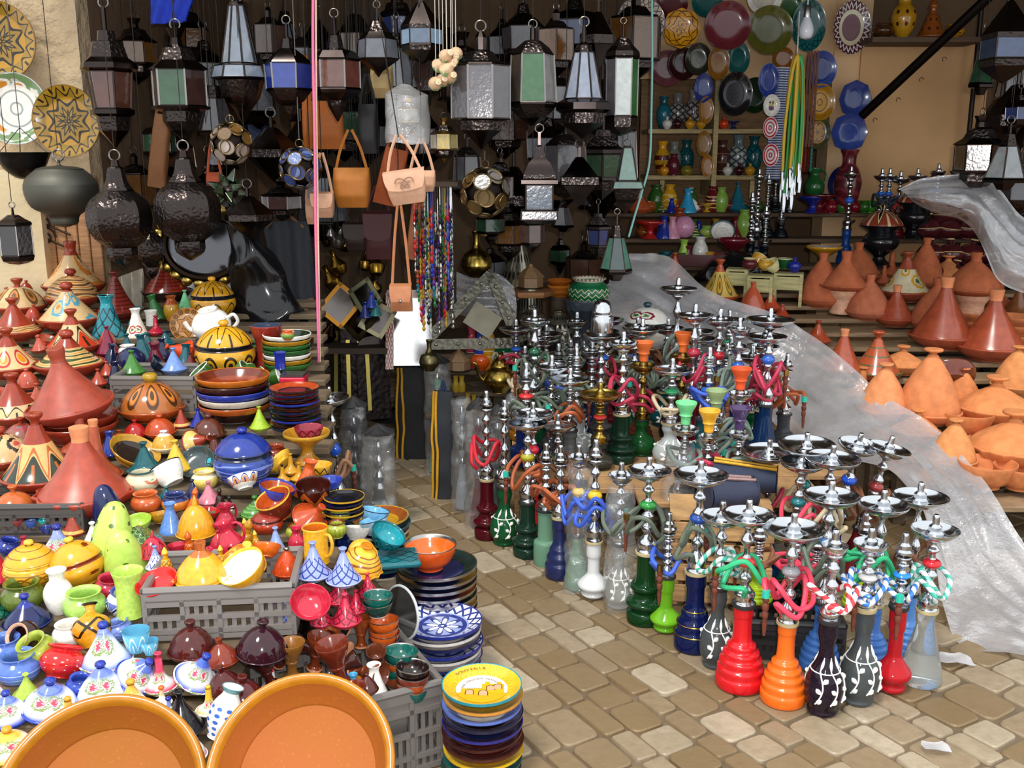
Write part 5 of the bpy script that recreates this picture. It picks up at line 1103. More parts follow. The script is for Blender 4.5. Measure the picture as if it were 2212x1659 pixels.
# steel rimmed plate stack with orange bowl
RS = [dict(a=G('b8481c'),r=SIL,f=NAVY),dict(a=G('3a2a22'),r=SIL,f=NAVY),dict(a=G('c8922a'),r=SIL,f=NAVY),dict(a=G('1c2a24'),r=SIL,f=NAVY)]
L_ = stack('plate',945,1398,172,12,.092,['silver rimmed plate in the tall pile under the orange bowl'],RS,'plate',S=None,group='silver rimmed plates under the orange bowl')
pt = L_[-1].location.copy(); pt.z += 172*m_per_px(pt)*.05; pt.x -= .02
pot('bowl',925,1277,114,'bright orange footed bowl with steel rim on the silver rimmed plates',p=pt,a=G('d8501c'),b=G('dc581e'),r=SIL,i=G('e06a24'),zs=1.05)
BS_ = [dict(a=G('7a2a1c'),r=G('24308a'),b=P('diamond','d8d8e4','26347c',18,1,.14),f=P('star','dcdfea','26347c',8,1,.24,'8f9cc8')),dict(a=G('8f341c'),r=G('1c2450'),b=G('b8bcd0'),f=WH),dict(a=G('b8481c'),r=G('d8d4d0'),b=G('5a68a8'),f=WH)]
stack('plate',957,1468,172,9,.088,['blue and white plate in the pile below the star patterned one']*8+['white plate with navy star pattern topping the blue pile'],[BS_[1],BS_[2],BS_[0]],'plate',S=None,group=None)
for i_, o_ in enumerate(sorted([o for o in COL.objects if o.get('label','').startswith('blue and white plate in the pile below')], key=lambda o: o.location.z)): o_['label'] = ('lowest','second lowest','third','fourth','fifth','sixth','seventh','eighth')[i_] + ' plate from the bottom of the pile under the white star plate'
SV = [dict(a=G('2a5a54'),r=G('2a8a9a'),b=P('arch','d8b02a','a88a20',30,1,.1),f=YE),dict(a=G('8a4a20'),r=G('c88a3a'),b=G('c89a50'),f=MUS),dict(a=G('a03c24'),r=G('5a72c0'),b=G('6a82c8'),f=WH),dict(a=P('vein','3a3a4a','c8c8d0',16,2,.12),r=G('20203a'),b=G('4a4a6a'),f=BLK),dict(a=G('2a1a3a'),r=G('2a2a7a'),f=NAVY),dict(a=G('4a1c1c'),r=G('3a1414'),f=BRN),dict(a=G('5a2820'),r=G('4a2018'),f=BRN),dict(a=G('2a2a2c'),r=G('d8b020'),b=YL,f=YE),dict(a=G('1c5a54'),r=G('3a4a4a'),f=TEAL),dict(a=G('1c4a44'),r=G('2a3a3a'),f=TEAL)]
sl = ['teal plate at the very bottom of the souvenir pile','second plate up in the souvenir pile, dark teal','yellow rimmed plate low in the souvenir pile','brown plate above the yellow rimmed one in the souvenir pile','maroon plate in the middle of the souvenir pile','indigo rimmed plate in the middle of the souvenir pile','black and white scrolled plate in the souvenir pile','sky blue rimmed plate high in the souvenir pile','tan edged plate just under the souvenir plate','yellow souvenir plate with painted city gate and teal rim']
L_ = stack('plate',1042,1668,174,10,.123,sl,SV[::-1],'plate',S=None,sg=48)
# painting on the souvenir plate: sky, walls, arches and hand lettering
sp = L_[-1]; S0 = sp.scale[0]; sp.rotation_euler.z = 0
b = MB(); R0 = .325
def disc(cx, cy, r, z, m, a0=0, a1=2*PI, n=32):
    i0 = len(b.v); b.v.append(Vector((cx, cy, z))); 
    for k in range(n+1): a = a0+(a1-a0)*k/n; b.v.append(Vector((cx+r*math.cos(a), cy+r*math.sin(a), z)))
    for k in range(n): b.face([i0, i0+1+k, i0+2+k], m, None, False)
disc(0,0,R0,.047,PL('ece4dc',.25),RT(-18),RT(198)); disc(0,0,R0,.0468,PL('d8a01c',.25),RT(162),RT(378))
W_ = PL('dca81e',.25); AR = PL('d8a07a',.3); OUT = PL('5a3414',.4)
def rect(x0,y0,x1,y1,z,m):
    i0 = len(b.v); b.v += [Vector((x0,y0,z)),Vector((x1,y0,z)),Vector((x1,y1,z)),Vector((x0,y1,z))]; b.face([i0,i0+1,i0+2,i0+3],m,None,False)
rect(-.26,-.1,.02,.0,.0475,W_); rect(.0,-.1,.28,.12,.0476,W_); rect(.04,.1,.10,.17,.0477,W_); rect(.19,.1,.25,.16,.0477,W_)
for i in range(12): rect(-.25+i*.022,.0,-.238+i*.022,.014,.0478,OUT)
for x,y,r in ((-.15,-.10,.045),(.02,-.12,.05),(.11,.0,.045),(.20,.03,.045)):
    disc(x,y+.03,r+.012,.0480,OUT,0,PI,12); rect(x-r-.012,y-.04,x+r+.012,y+.03,.0480,OUT); disc(x,y+.03,r,.0484,AR,0,PI,12); rect(x-r,y-.04,x+r,y+.03,.0484,AR)
b.build('painted_city_gate', sp, None)
def lettering(txt, parent, rad, z, size, a0, da, m, name):
    bm = MB(); e = Vector
    for i, ch in enumerate(txt):
        if ch == ' ': continue
        cu = bpy.data.curves.new('t', 'FONT'); cu.body = ch; cu.size = size; cu.extrude = .0004; cu.align_x = 'CENTER'
        to = bpy.data.objects.new('t', cu); COL.objects.link(to); dg = bpy.context.evaluated_depsgraph_get(); me = to.evaluated_get(dg).to_mesh()
        a = a0 + da*i; T = Matrix.Translation((rad*math.cos(a), rad*math.sin(a), z)) @ Matrix.Rotation(a - PI/2, 4, 'Z')
        i0 = len(bm.v); bm.v += [T @ v.co for v in me.vertices]
        for f in me.polygons: bm.face([i0+k for k in f.vertices], m, None, False)
        to.to_mesh_clear(); bpy.data.objects.remove(to); bpy.data.curves.remove(cu)
    return bm.build(name, parent, None)
lettering('SOUVENIR', sp, .395, .098, .07, RT(140), RT(-7.5), OUT, 'lettering')
lettering('BAB MANSOUR MEKNES', sp, .225, .0485, .052, RT(172), RT(-8), OUT, 'lettering')
# round mirror standing among the bowls
p = on_z(868,1385,.20); b = MB(); T = Matrix.Rotation(RT(80),4,'X'); 
mr = root_at('round_mirror', p + Vector((0,.02,0)), 1, 'round hand mirror with clear rim standing between the cups and the plates', 'mirror', (0,0), RT(-48))
R1 = 60*m_per_px(p); T = Matrix.Translation((0,0,R1)) @ Matrix.Rotation(RT(84),4,'X')
b.lathe([(0,.003),(R1*.93,.003),(R1*.93,-.003),(0,-.003)], MT('dfe3e6',.03), 40, T); b.build('glass', mr, 30)
b = MB(); b.tube([T @ Vector((R1*.97*math.cos(a*PI/24),R1*.97*math.sin(a*PI/24),0)) for a in range(48)], .004, GL('e8eeee',.05,.5), 8, closed=True); b.build('rim', mr)
# ---- the two big leaning basins
def basin(px, py, rad, label, rz, tx, col):
    p = at_y(px, py, 1.88); k = m_per_px(p); R = rad*k
    r = root_at('basin', p, R*2, label, 'basin', (tx, 0), rz)
    im = NT('basin_inside_'+col); f = im.noise(1.6,4); g = im.noise(55,3)
    c = im.mix(im.ramp(f,.3,.75), lin(col), lin('9a5224')); c = im.mix(im.ma('MULTIPLY',im.ramp(g,.6,.72),.18), c, lin('c88a4a')); im.put(im.b.inputs['Base Color'], c); im.b.inputs['Roughness'].default_value = .6; im.b.inputs['Specular IOR Level'].default_value = .2; im.bump(g,.1,.004)
    b = MB(); q = prof_s([(0,-.17),(.34,-.17),(.40,-.15),(.465,-.02),(.485,.0),(.5,.02),(.495,.045),(.475,.05),(.455,.035),(.43,-.02),(.375,-.115),(.33,-.128),(0,-.13)],4)
    n = len(q)-1; b.lathe(q, [G('aa6e14',.14) if 3/12 < (i+.5)/n < 8.6/12 else G('9a4a1c',.2) if (i+.5)/n <= 3/12 else im.m for i in range(n)], 72); b.build('bowl', r, 50); return r
basin(218,1728,226,'big orange glazed basin leaning at the front, cut by the bottom edge at the left',RT(8),42,'8f5514')
basin(651,1660,206,'big orange glazed basin leaning at the front, left of the crate with steel rimmed bowls',RT(-6),42,'94541a')
# ================================================================ right: hookahs
FR = lambda h: GL(h, .35, .35)
GRY = GL('5f6668', .06, .55); CLR = GL('dfe6e6', .04, .85)
HB = lambda h: CL(h, .55, 60)
SPR = HB('5f6a5c'); PINK = HB('e0405a'); RUST = HB('a8552e'); BLUH = HB('3a5ec8'); GRNH = HB('2fb078'); SAND = HB('c0b090'); BRNH = HB('7a4a30'); CRH = HB('b02a48'); TG = HB('6b7a70')
WG = twist('e8ecec', '4fb8a4'); WP = twist('eceaea', 'd8404a'); WB = twist('eceef2', '3a7ad0')
BD = lambda h: G(h, .1)
hookah('red hookah with ringed vase and green hose, tallest red one in the front row', PL('c8161e',.18),1597,1478,1128,vw=105,tw=115,vs='bell',vh=.50,bead=BD('c83a3a'),hose=GRNH,seed=2,loops=1.0)
hookah('orange hookah with ringed vase, nearest to the front edge', PL('e0661a',.18),1690,1512,1158,vw=97,tw=132,vs='bell',vh=.48,bead=BD('8a8a8e'),hose=PINK,seed=3,loops=1.8)
hookah('dark purple hookah painted with white flowers, nearest of all', GL('2a1c2c',.06,.45),1776,1535,1195,vw=82,tw=56,vs='globe',vh=.58,hose=WP,seed=4,floral=True,loops=1.2)
hookah('grey glass hookah painted with white flowers, right of the purple one', GRY,1852,1512,1190,vw=84,tw=72,vs='globe',vh=.62,hose=WB,seed=5,floral=True,loops=1.3,bead=BD('b0b0b0'))
hookah('small red hookah with disc shaped foot beside the clear one', GL('c8202a',.1,.35),1925,1490,1200,vw=74,tw=50,vs='disc',vh=.62,bead=BD('1f7ad0'),hose=WB,seed=6,tray=False,loops=.8)
hookah('clear glass hookah with conical flask, last on the right of the front row', CLR,1987,1472,1160,vw=86,tw=100,vs='flask',vh=.50,bead=BD('c8202c'),hose=WG,seed=7,loops=1.3)
hookah('smoky glass hookah with white scrolls, left of the tall red one', GRY,1545,1435,1130,vw=72,tw=96,vs='globe',vh=.55,hose=WG,seed=8,floral=True)
hookah('navy glass hookah with gold bands and a wide tray', GL('101c50',.06,.3),1497,1397,1040,vw=84,tw=118,vs='tube',vh=.46,bead=BD('23489a'),hose=SPR,seed=9,gold=True)
hookah('lime green hookah with disc foot and blue hose', GL('7fc82a',.08,.35),1437,1360,1150,vw=66,tw=40,vs='disc',vh=.55,hose=BLUH,seed=10,tray=False,loops=.9)
hookah('dark green hookah with raised glass rings and a broad tray', GL('123f1c',.06,.35),1392,1340,1030,vw=78,tw=96,vs='ring',vh=.48,hose=SPR,seed=11,bead=BD('2a8a3a'))
hookah('clear floral hookah in a tall clear bag left of the green ringed one', CLR,1335,1308,1040,vw=58,tw=56,vs='globe',vh=.5,seed=12,floral=True,hose=SPR)
hookah('white frosted hookah with stepped glass foot and blue hose', PL('d0d2d4',.25),1281,1287,990,vw=66,tw=46,vs='disc',vh=.40,hose=BLUH,seed=13,bead=BD('d8b020'),tray=False)
hookah('pale green glass hookah wrapped in clear film', GL('9fc8b0',.06,.7),1246,1268,1000,vw=56,tw=46,vs='flask',vh=.42,seed=14,hose=BLUH,bead=BD('d8b020'))
hookah('matte navy hookah with wide shoulders left of the pale green one', PL('1c2550',.3),1208,1243,1000,vw=62,tw=44,vs='tube',vh=.52,seed=15,tray=False,hose=RUST)
hookah('frosted green hookah with stepped cylinder vase', FR('7aa88c'),1178,1215,995,vw=56,tw=46,vs='lathe',vh=.52,seed=16,tray=False,hose=RUST)
hookah('red frosted hookah between the rust hoses and the green cylinder', PL('c82222',.3),1150,1186,905,vw=58,tw=90,vs='flask',vh=.46,seed=17,hose=RUST,bead=BD('d8243a'))
hookah('green glass hookah with white heart painting in a clear bag', GL('1c6a3c',.05,.5),1090,1172,900,vw=64,tw=44,vs='globe',vh=.45,seed=18,floral=True,tray=False)
hookah('burgundy glass hookah packed in a clear bag', GL('5a101c',.06,.4),1052,1160,880,vw=54,tw=44,vs='ring',vh=.45,seed=19,tray=False,hose=HB('c02030'))
# second row on the ground behind the front one
hookah('blue frosted hookah with ringed vase behind the purple one', PL('3f72bc',.3),1768,1440,1086,vw=84,tw=120,vs='bell',vh=.40,seed=20,hose=SPR,bead=BD('3a6aa0'))
hookah('blue frosted hookah with ringed vase behind the grey floral one', PL('3f72bc',.3),1878,1436,1105,vw=80,tw=108,vs='bell',vh=.40,seed=21,hose=GRNH)
hookah('blue frosted hookah with ringed vase behind the clear one', PL('4a80c4',.3),1955,1410,1088,vw=70,tw=118,vs='bell',vh=.40,seed=22,hose=BRNH)
# low crates
pc = on_z(1726,1432,0); crate('crate', pc+Vector((0,.13,0)), RT(-6), .30, .24, .13, 'black plastic crate carrying the lime hookahs, behind the orange one', PL('2c2b2c',.45))
hookah('lime green hookah on the black crate, left one', PL('a8c81c',.25),tx=1640,ty=1165,z=.145,Y=3.10,vw=74,tw=50,vs='bell',vh=.52,seed=23,tray=False,hose=BRNH)
hookah('black round bodied hookah on the black crate', GL('141c16',.05,.2),tx=1716,ty=1195,z=.145,Y=3.13,vw=88,tw=50,vs='globe',vh=.55,seed=24,tray=False,hose=PINK)
hookah('lime green hookah on the black crate, right one', PL('b4cc24',.25),tx=1868,ty=1150,z=.02,Y=3.30,vw=70,tw=54,vs='bell',vh=.5,seed=25,tray=False,hose=GRNH)
hookah('amber orange hookah standing behind the black round one', PL('d8661c',.2),tx=1765,ty=1185,z=.145,Y=3.10,vw=70,tw=50,vs='bell',vh=.5,seed=26,tray=False,hose=PINK)
pw = on_z(1565,1318,0); bx = root_at('wooden_box', pw+Vector((0,.14,0)), 1, 'pale wooden fruit box standing behind the navy hookah', 'box', (0,0), RT(-8)); wm = WD('c49a68',.7)
for i in range(4):
    b = MB(); b.box((0,-.12,.05+i*.08),(.36,.012,.064),wm,None,.002); b.build('slat',bx)
    b = MB(); b.box((0,.12,.05+i*.08),(.36,.012,.064),wm,None,.002); b.build('slat',bx)
    for s in (-1,1): b = MB(); b.box((s*.174,0,.05+i*.08),(.012,.23,.062),wm,None,.002); b.build('slat',bx)
for sx in (-1,1):
    for sy in (-1,1): b = MB(); b.box((sx*.158,sy*.104,.165),(.018,.018,.33),wm); b.build('corner_post',bx)
b = MB(); b.box((0,0,.014),(.34,.22,.01),wm); b.build('bottom',bx); b = MB(); b.box((0,0,.336),(.37,.25,.012),wm); b.build('lid',bx)
# middle: tilted trays
for (tx,ty,tw,tl,z,H,c,ho,bd,l) in ((1664,985,122,(6,-3),.24,3.62,'1a4f8a',CRH,'2a6a9a','hookah with wide tray tipped left, above the striped bags'),(1742,965,120,(14,-4),.24,3.52,'1f6a6a',SAND,'1f6a6a','hookah with wide tray tipped to the viewer, left of the two leaning trays'),
    (1798,950,84,(30,18),.24,3.60,'1f3f9a',BRNH,'1f4fc0','hookah with steeply leaning tray showing its whole bowl'),(1846,968,92,(10,34),.20,3.55,'8a2a2a',BRNH,'8a3030','hookah with tray leaning to the right, against the plastic sheet'),
    (1782,1000,118,(4,6),.15,3.36,'274a8a',SAND,'1f55c8','hookah with tray half covered by the leaning ones'),(1722,1010,96,(4,4),.15,3.40,'1f6a6a',PINK,'1f6a70','hookah with sea green bead below the tipped trays')):
    hookah(l, GL(c,.06,.4), tx=tx,ty=ty,z=0,Y=H,vw=74,tw=tw,vs=random.Random(tx).choice(['bell','globe','tube','flask']),vh=.42,seed=tx,hose=ho,bead=BD(bd),tilt=(tl[0]*.35,tl[1]*.35),loops=1.2)
# rear block on the pallet
RB = [(1155,703,62,.30,.56,'114a2a',SPR,'184f34','dark green stem hookah with small tray at the left rear of the pallet',None),(1300,735,80,.30,.50,'4a4a50',None,None,'hookah topped by a tall chrome wind cover','cap'),
 (1388,722,72,.30,.52,'7a3a2a',SPR,None,'hookah with small tray right of the chrome wind cover',None),(1347,752,62,.30,.50,'1c3a2a',CRH,None,'hookah with narrow tray in front of the painted tureens',None),
 (1465,634,80,.30,.68,'2a2a30',TG,None,'tallest hookah, its tray against the grey plastic sheet',None),(1502,692,78,.30,.60,'7a1c2c',CRH,'a02a3a','hookah with red bead and oval tray right of the tallest one',None),
 (1556,702,68,.30,.58,'7a1c24',TG,'a8202a','hookah with ruby bead at the rear of the pallet',None),(1598,722,46,.30,.56,'1c3a7a',TG,'2350a0','hookah with blue bead and small tray at the rear of the pallet',None),
 (1664,702,104,.30,.60,'13305a',CRH,'2f62c0','hookah with navy vase and broad tray at the edge of the plastic sheet',None),(1655,738,88,.30,.52,'13305a',CRH,None,'hookah with tray just below the broad one by the plastic sheet',None),
 (1192,802,76,.30,(4.2,),'3a3a3e',SPR,None,'hookah with tray tipped right, over the brass ware',None),(1232,830,88,.30,(4.1,),'6a6a6a',RUST,None,'hookah with polished tray beside the brass one',None),
 (1390,800,56,.30,(4.25,),'1c5a2c',CRH,None,'hookah with brass tray carrying an orange clay bowl, left of the red hoses','o'),(1475,780,56,.30,(4.3,),'2a2a2c',TG,None,'hookah with brass tray carrying an orange clay bowl, under the tallest one','o'),
 (1598,862,50,.30,(3.86,),'1c3a5a',TG,None,'hookah with bright orange clay bowl by the navy vase','o2'),(1545,910,46,.30,(3.77,),'1c6a2c',TG,None,'hookah with sage green clay bowl','g'),(1480,938,60,.30,(3.69,),'2a2a2a',TG,None,'hookah with mint green clay bowl and dark tray','m'),
 (1530,955,44,.30,(3.67,),'2a2a2a',CRH,None,'hookah with yellow clay bowl','y'),(1596,948,44,.30,(3.71,),'2a2a3a',TG,None,'hookah with purple clay bowl near the yellow one','p'),
 (1205,930,70,.0,(4.0,),'2a5a4a',BRNH,'1f5a48','hookah with dark jade bead among brown hoses',None),(1140,925,84,.0,(3.82,),'1c3a2c',RUST,'a8a020','hookah with olive bead and tilted tray at the left of the rust hoses',None)]
BW = {'o': C('d8692f',.5), 'o2': C('e0562a',.5), 'g': G('8aa070'), 'm': G('6fd08a'), 'y': G('e8a82a'), 'p': G('4a3560')}
for (tx,ty,tw,z,H,c,ho,bd,l,ex) in RB:
    hookah(l, GL(c,.06,.35), tx=tx,ty=ty,z=z,H=None if isinstance(H,tuple) else H,Y=H[0] if isinstance(H,tuple) else None,vw=62,tw=tw,vs=random.Random(tx+1).choice(['bell','globe','tube','ring','flask']),vh=.42,seed=tx,hose=ho,bead=BD(bd) if bd else None,
           cap=ex=='cap',bowl=BW.get(ex),metal=BRASS() if ex in ('o',) else None,loops=1.5)
hookah('all brass hookah with wide brass tray in the middle of the pallet', GL('3a3a30',.1,.3), tx=1297,ty=862,z=.30,Y=4.05,vw=64,tw=92,vs='globe',vh=.36,metal=BRASS(),bead=BD('c82a2a'),seed=40)
# rows of further hookahs filling the pallet, told apart by colours and place
cl = [('navy','14255a'),('emerald','125a30'),('smoke grey','4a4e52'),('ruby','7a1420'),('clear','c8d0d0'),('teal','135a62'),('amber','a0641c'),('black','141416')]
hs = [('grey green',SPR),('crimson',CRH),('rust',RUST),('sage',TG),('sand',SAND),('sky blue',BLUH),('brown',BRNH)]
k = 0
for row, Y in enumerate((4.12, 4.30, 4.50, 4.74, 5.0)):
    for col in range(8):
        x = .06 + col*.155 + (.07 if row % 2 else 0) - .04*(row > 3)
        if x > 1.26: continue
        c = cl[(row*3 + col) % 8]; h_ = hs[(row*2 + col) % 7]; k += 1
        rr = random.Random(k*13); q = Vector((x, Y, .30))
        # skip when an individually placed one stands there
        if any((o.location.xy - q.xy).length < .085 for o in COL.objects if o.name.startswith('hookah') and o.parent is None): continue
        zt = .30 + rr.uniform(.34, .46)
        u = Vector((x, Y, zt)); kk = 1/m_per_px(u)
        fl_ = rr.random() < .35
        vs_ = rr.choice(['bell','globe','tube','ring','flask','lathe'])
        sty = {'bell':'ringed','globe':'round bodied','tube':'stepped','ring':'grooved','flask':'flask shaped','lathe':'straight sided'}[vs_]
        lab = '%s %s hookah with %s hose, %s row on the pallet' % (c[0], sty, h_[0], ('front','second','third','fourth','last')[row])
        b_ = rr.choice([None, BD('c83030'), BD('2a60c0'), BD('2a9a60'), None]); bw = None; rr.random()
        dpt = depth(u); py_ = 829.5 - F*((u.z-CH)*CT + Y*ST)/dpt; px_ = 1106 + F*x/dpt
        hookah(lab, GL(c[1],.06,.4), tx=px_, ty=py_, z=.30, H=zt-.30, vw=.145*kk, tw=rr.choice((.05,.11,.16,.17))*kk, vs=vs_, vh=.45, seed=k+50, hose=h_[1], bead=b_, bowl=bw, tray=rr.random() < .8, floral=fl_, loops=rr.uniform(1,2))

# ---- packed hookahs in bags along the aisle
BF = FILM('e4e8ea', .10, .06); BLKC = CL('1c1c1f', .7)
def crumple(v, a, s): n = noise.noise_vector(v*s); return v + n*a
def bag(px, py, y1, w, label, top=True, piping=None, wrapped=True, z=0.0, dpt=.10, core='6a6f74', film=None):
    p = on_z(px, py, z); zt = at_y(px, y1, p.y).z - z; W = w*m_per_px(p+Vector((0,0,zt/2))); r = root_at('hookah_bag', p, 1, label, 'bag')
    sd = random.Random(px); off = Vector((sd.random()*9, sd.random()*9, 0))
    fm = film or BF
    def shell(u, v, ex=0.0):
        a = u*2*PI; sx = W/2*(1-.15*v)+ex; sy = dpt/2*(1-.2*v)+ex
        c, s = math.cos(a), math.sin(a); e = .6
        q = Vector((sx*math.copysign(abs(c)**e, c), sy*math.copysign(abs(s)**e, s), zt*v*.93))
        return crumple(crumple(q+off, .014, 12), .006, 34) - off
    b = MB(); b.grid(lambda u, v: shell(u, v), 44, 60, fm); b.build('clear_film', r, 60)
    if top:
        b = MB(); b.grid(lambda u, v: (shell(u, 1.0, .003*(1-v)) * Vector((1,1,0)).length / math.sqrt(2)).lerp(Vector((0, -dpt*.2, zt*1.0)), v) if False else Vector((shell(u,1.0)[0]*(1-v), shell(u,1.0)[1]*(1-v)-.0, zt*(.925+.075*v) + .008*math.sin(6*u*PI))), 28, 5, BLKC); b.build('black_top', r)
    for s in ((-1,1) if piping else ()):
        b = MB(); b.tube(crom([shell(.5 + (.0 if s<0 else .12) + .02*math.sin(v*5), v, .004) for v in [i/8 for i in range(9)]], 3), .006, CL(piping, .6), 8); b.build('piping', r)
    if wrapped:
        b = MB(); H = zt*.86; W2 = W*.34
        b.lathe(prof_s([(0,.004),(W2*.9,.006),(W2,.03),(W2*.8,H*.22),(W2*.42,H*.4),(W2*.5,H*.45),(W2*.3,H*.5),(W2*.45,H*.58),(W2*.28,H*.66),(W2*.4,H*.74),(W2*.2,H*.82),(W2*.36,H*.9),(0,H)],3), GL(core,.08,.2), 20); v = b.build('packed_vase', r)
        b = MB(); b.lathe(prof_s([(W2*.45,H*.44),(W2*.55,H*.47),(W2*.3,H*.53),(W2*.5,H*.6),(W2*.3,H*.68),(W2*.45,H*.76),(W2*.22,H*.84),(W2*.3,H*.93),(0,H*1.01)],2), CHROME(), 16); b.build('packed_stem', r)
    return r
bag(772,1128,858,64,'dark silver hookah bag with black top, left of the pair by the left heap',dpt=.13,core='2a2c30',film=FILM('6a6d72',.30,.06))
bag(822,1140,918,80,'clear hookah bag with black top, right of the pair by the left heap',dpt=.13,core='3a4044',film=FILM('e4e8ea',.14,.06))
def soft_bag(px, py, y1, w, label, main, piping, z=0.0, dp=.10):
    p = on_z(px, py, z); zt = at_y(px, y1, p.y).z - z; W = w*m_per_px(p+Vector((0,0,zt/2))); r = root_at('carry_bag', p, 1, label, 'bag')
    f = lambda u, v: crumple(Vector((W/2*(math.copysign(abs(math.cos(u*2*PI))**.7, math.cos(u*2*PI)))*(1-.45*max(0,v-.55)), dp/2*math.copysign(abs(math.sin(u*2*PI))**.7, math.sin(u*2*PI))*(1-.7*v**3), zt*v))+Vector((px,0,0)), .008, 11)-Vector((px,0,0))
    b = MB(); b.grid(f, 30, 18, CL(main,.7)); b.build('body', r)
    for s in (.56,.66):
        b = MB(); b.tube(crom([Vector(f(s+.03*math.sin(v*4), v))*1.0+Vector((0,-.006,0)) for v in [i/9 for i in range(10)]],3), .0065, CL(piping,.6), 8); b.build('piping', r)
    b = MB(); b.tube(crom([(-W*.1,0,zt*.97),(0,-.01,zt*1.10),(W*.1,0,zt*.97)],6), .006, CL('23355a',.7), 8); b.build('handle', r); return r
soft_bag(896,985,792,78,'black carry bag with two yellow pipings standing at the aisle','1d1d20','d09a1c')
soft_bag(962,1072,845,54,'black and blue carry bag with yellow piping in front of the clear bags','23262e','d09a1c')
bag(948,1020,765,62,'clear grey topped bag with mint vase, behind the yellow piped bags',core='7ab09a',top=True)
bag(1000,1100,840,50,'clear bag knotted at the top with rust hose inside, on the aisle edge',core='8a9098',top=False)
bag(1035,1135,860,58,'clear bag with black lid flap and burgundy vase inside',core='5a1420')
bag(1075,1120,875,62,'clear bag with black lid flap behind the heart painted hookah',core='3a4a44')
bag(1250,1272,985,62,'clear film bag around the pale green hookah',top=False,wrapped=False)
bag(1335,1312,1030,66,'clear film bag around the clear floral hookah',top=False,wrapped=False)
bag(1460,1180,945,72,'crumpled bright film bag standing behind the tilted trays',top=False,z=.10,core='9ab0c8')
# small carry bags lying in the middle
def lying_bag(px, py, w, label, main, pip, z, rz):
    p = at_y(px, py, z); p.z = .343; k = m_per_px(p); W = w*k; r = root_at('carry_bag', p, 1, label, 'bag', (0,0), rz)
    b = MB(); b.grid(lambda u, v: crumple(Vector((W*(v-.5), .10*(1-.25*v)*math.cos(u*2*PI)*.7, .065+.065*(1-.3*v)*math.sin(u*2*PI)*(1 if math.sin(u*2*PI)>0 else .98))), .008, 12), 24, 14, CL(main,.75)); b.build('body', r)
    for s in (.16,.30):
        b = MB(); b.tube([Vector((W*(v-.5), .10*(1-.25*v)*math.cos(s*2*PI)*.72, .065+.068*(1-.3*v)*math.sin(s*2*PI)+.003)) for v in [i/10 for i in range(11)]], .006, CL(pip,.6), 6); b.build('piping', r)
    for x in (-.5,.5):
        b = MB(); T = Matrix.Translation((W*x,0,.065)) @ Matrix.Rotation(PI/2,4,'Y'); b.lathe([(0,0),(.055,0),(.06,.004)],CL(main,.75),18,T); b.build('end_panel', r)
    return r
lying_bag(1606,1075,132,'navy carry bag with two yellow stripes lying on the wooden box','232c44','d09a1c',3.58,RT(-14))
lying_bag(1575,1105,104,'navy and mauve carry bag below the two striped one','2a3046','9a7a78',3.42,RT(8))
# loose metal and painted ware behind the pallet
p3 = surf(.58,1262,752)
pot('jar',1268,700,92,'green pot with beaded cream rim on the dark drum',p=p3+Vector((.02,0,.225)),a=G('10603a'),b=P('zig','10603a','d8c8a0',18,3,.1),r=P('dots','d8d0c0','8a6a4a',26,1,.3),zs=.95)
pot('drum',1256,752,88,'dark blue grey drum under the green beaded pot',p=p3,a=G('2a3038'),r=G('3a424c'),i=G('2a3038'),zs=.9)
tureen(1358,735,88,'ochre lidded pot with brown lattice behind the white flowered one',AMB,P('diamond','b8781c','4a2410',10,1,.12),P('vein','b07a28','6a3010',5,2,.12),G('5a4418'),G('d8a02a'),S=.58)
tureen(1396,752,104,'white lidded pot with painted fruit and teal bands',P('bloom','e8e0d0','6a8a3a',6,2,.2,'c88a3a'),P('bloom','e8e0d0','7a8a3a',6,1,.24,'c8783a'),P('bloom','eeeae0','4a7a2c',5,2,.16,'8a3040'),G('2a6a70'),G('2a4a50'),S=.58)
for (x,y,c,l) in ((1020,800,'a83a4a','red'),(1038,815,'2a40a0','blue'),(1055,830,'c08a1c','yellow')):
    pot('urn',x,y,30 if c!='c08a1c' else 36,l+' carved wooden bottle with round stopper, one of three beside the brass ware','bottle',S='B',a=G(c),b=P('stripe',c,'e0d8c0',8,5,.15),name='bottle',zs=1.75)
pot('jar',1092,800,84,'green lidded bowl with silver band behind the brass teapot',S='B',a=G('0f5a38'),b=P('zig','b8b0a0','3a4a3a',16,1,.14),r=MT('b0aca4',.3))
for (x,y,w_,l) in ((1105,850,50,'brass teapot with domed lid below the green lidded bowl'),(1080,905,70,'brass teapot with ring handle near the black bag tops'),(1185,770,56,'pewter teapot behind the green stem hookah')):
    p = surf('B',x,y) if x<1150 else on_z(x,758,.58); s = w_*m_per_px(p); me = BRASS() if 'brass' in l else MT('9a9a98',.25); r = root_at('teapot', p, s, l, 'teapot', (0,0), x%3)
    link('body', cm(('tpm',me.name), lambda: MB_l([(0,0),(.25,0),(.28,.04),(.45,.25),(.5,.45),(.4,.68),(.28,.78),(.3,.82),(.2,.98),(.07,1.1),(.04,1.18),(.07,1.24),(0,1.3)], me, 28)), r)
    link('handle', handle_mesh(me,[(.4,0,.7),(.68,0,.78),(.72,0,.45),(.46,0,.28)],.04), r); link('spout', handle_mesh(me,[(-.42,0,.3),(-.62,0,.5),(-.72,0,.85),(-.82,0,.92)],.05), r)
p = surf('B',1040,850); one('pot', shape_mesh('pot', mset({'a':G('d8581c')},TR)), p, 46*m_per_px(p), 'bright orange bulb shaped pot beside the brass teapots','pot')
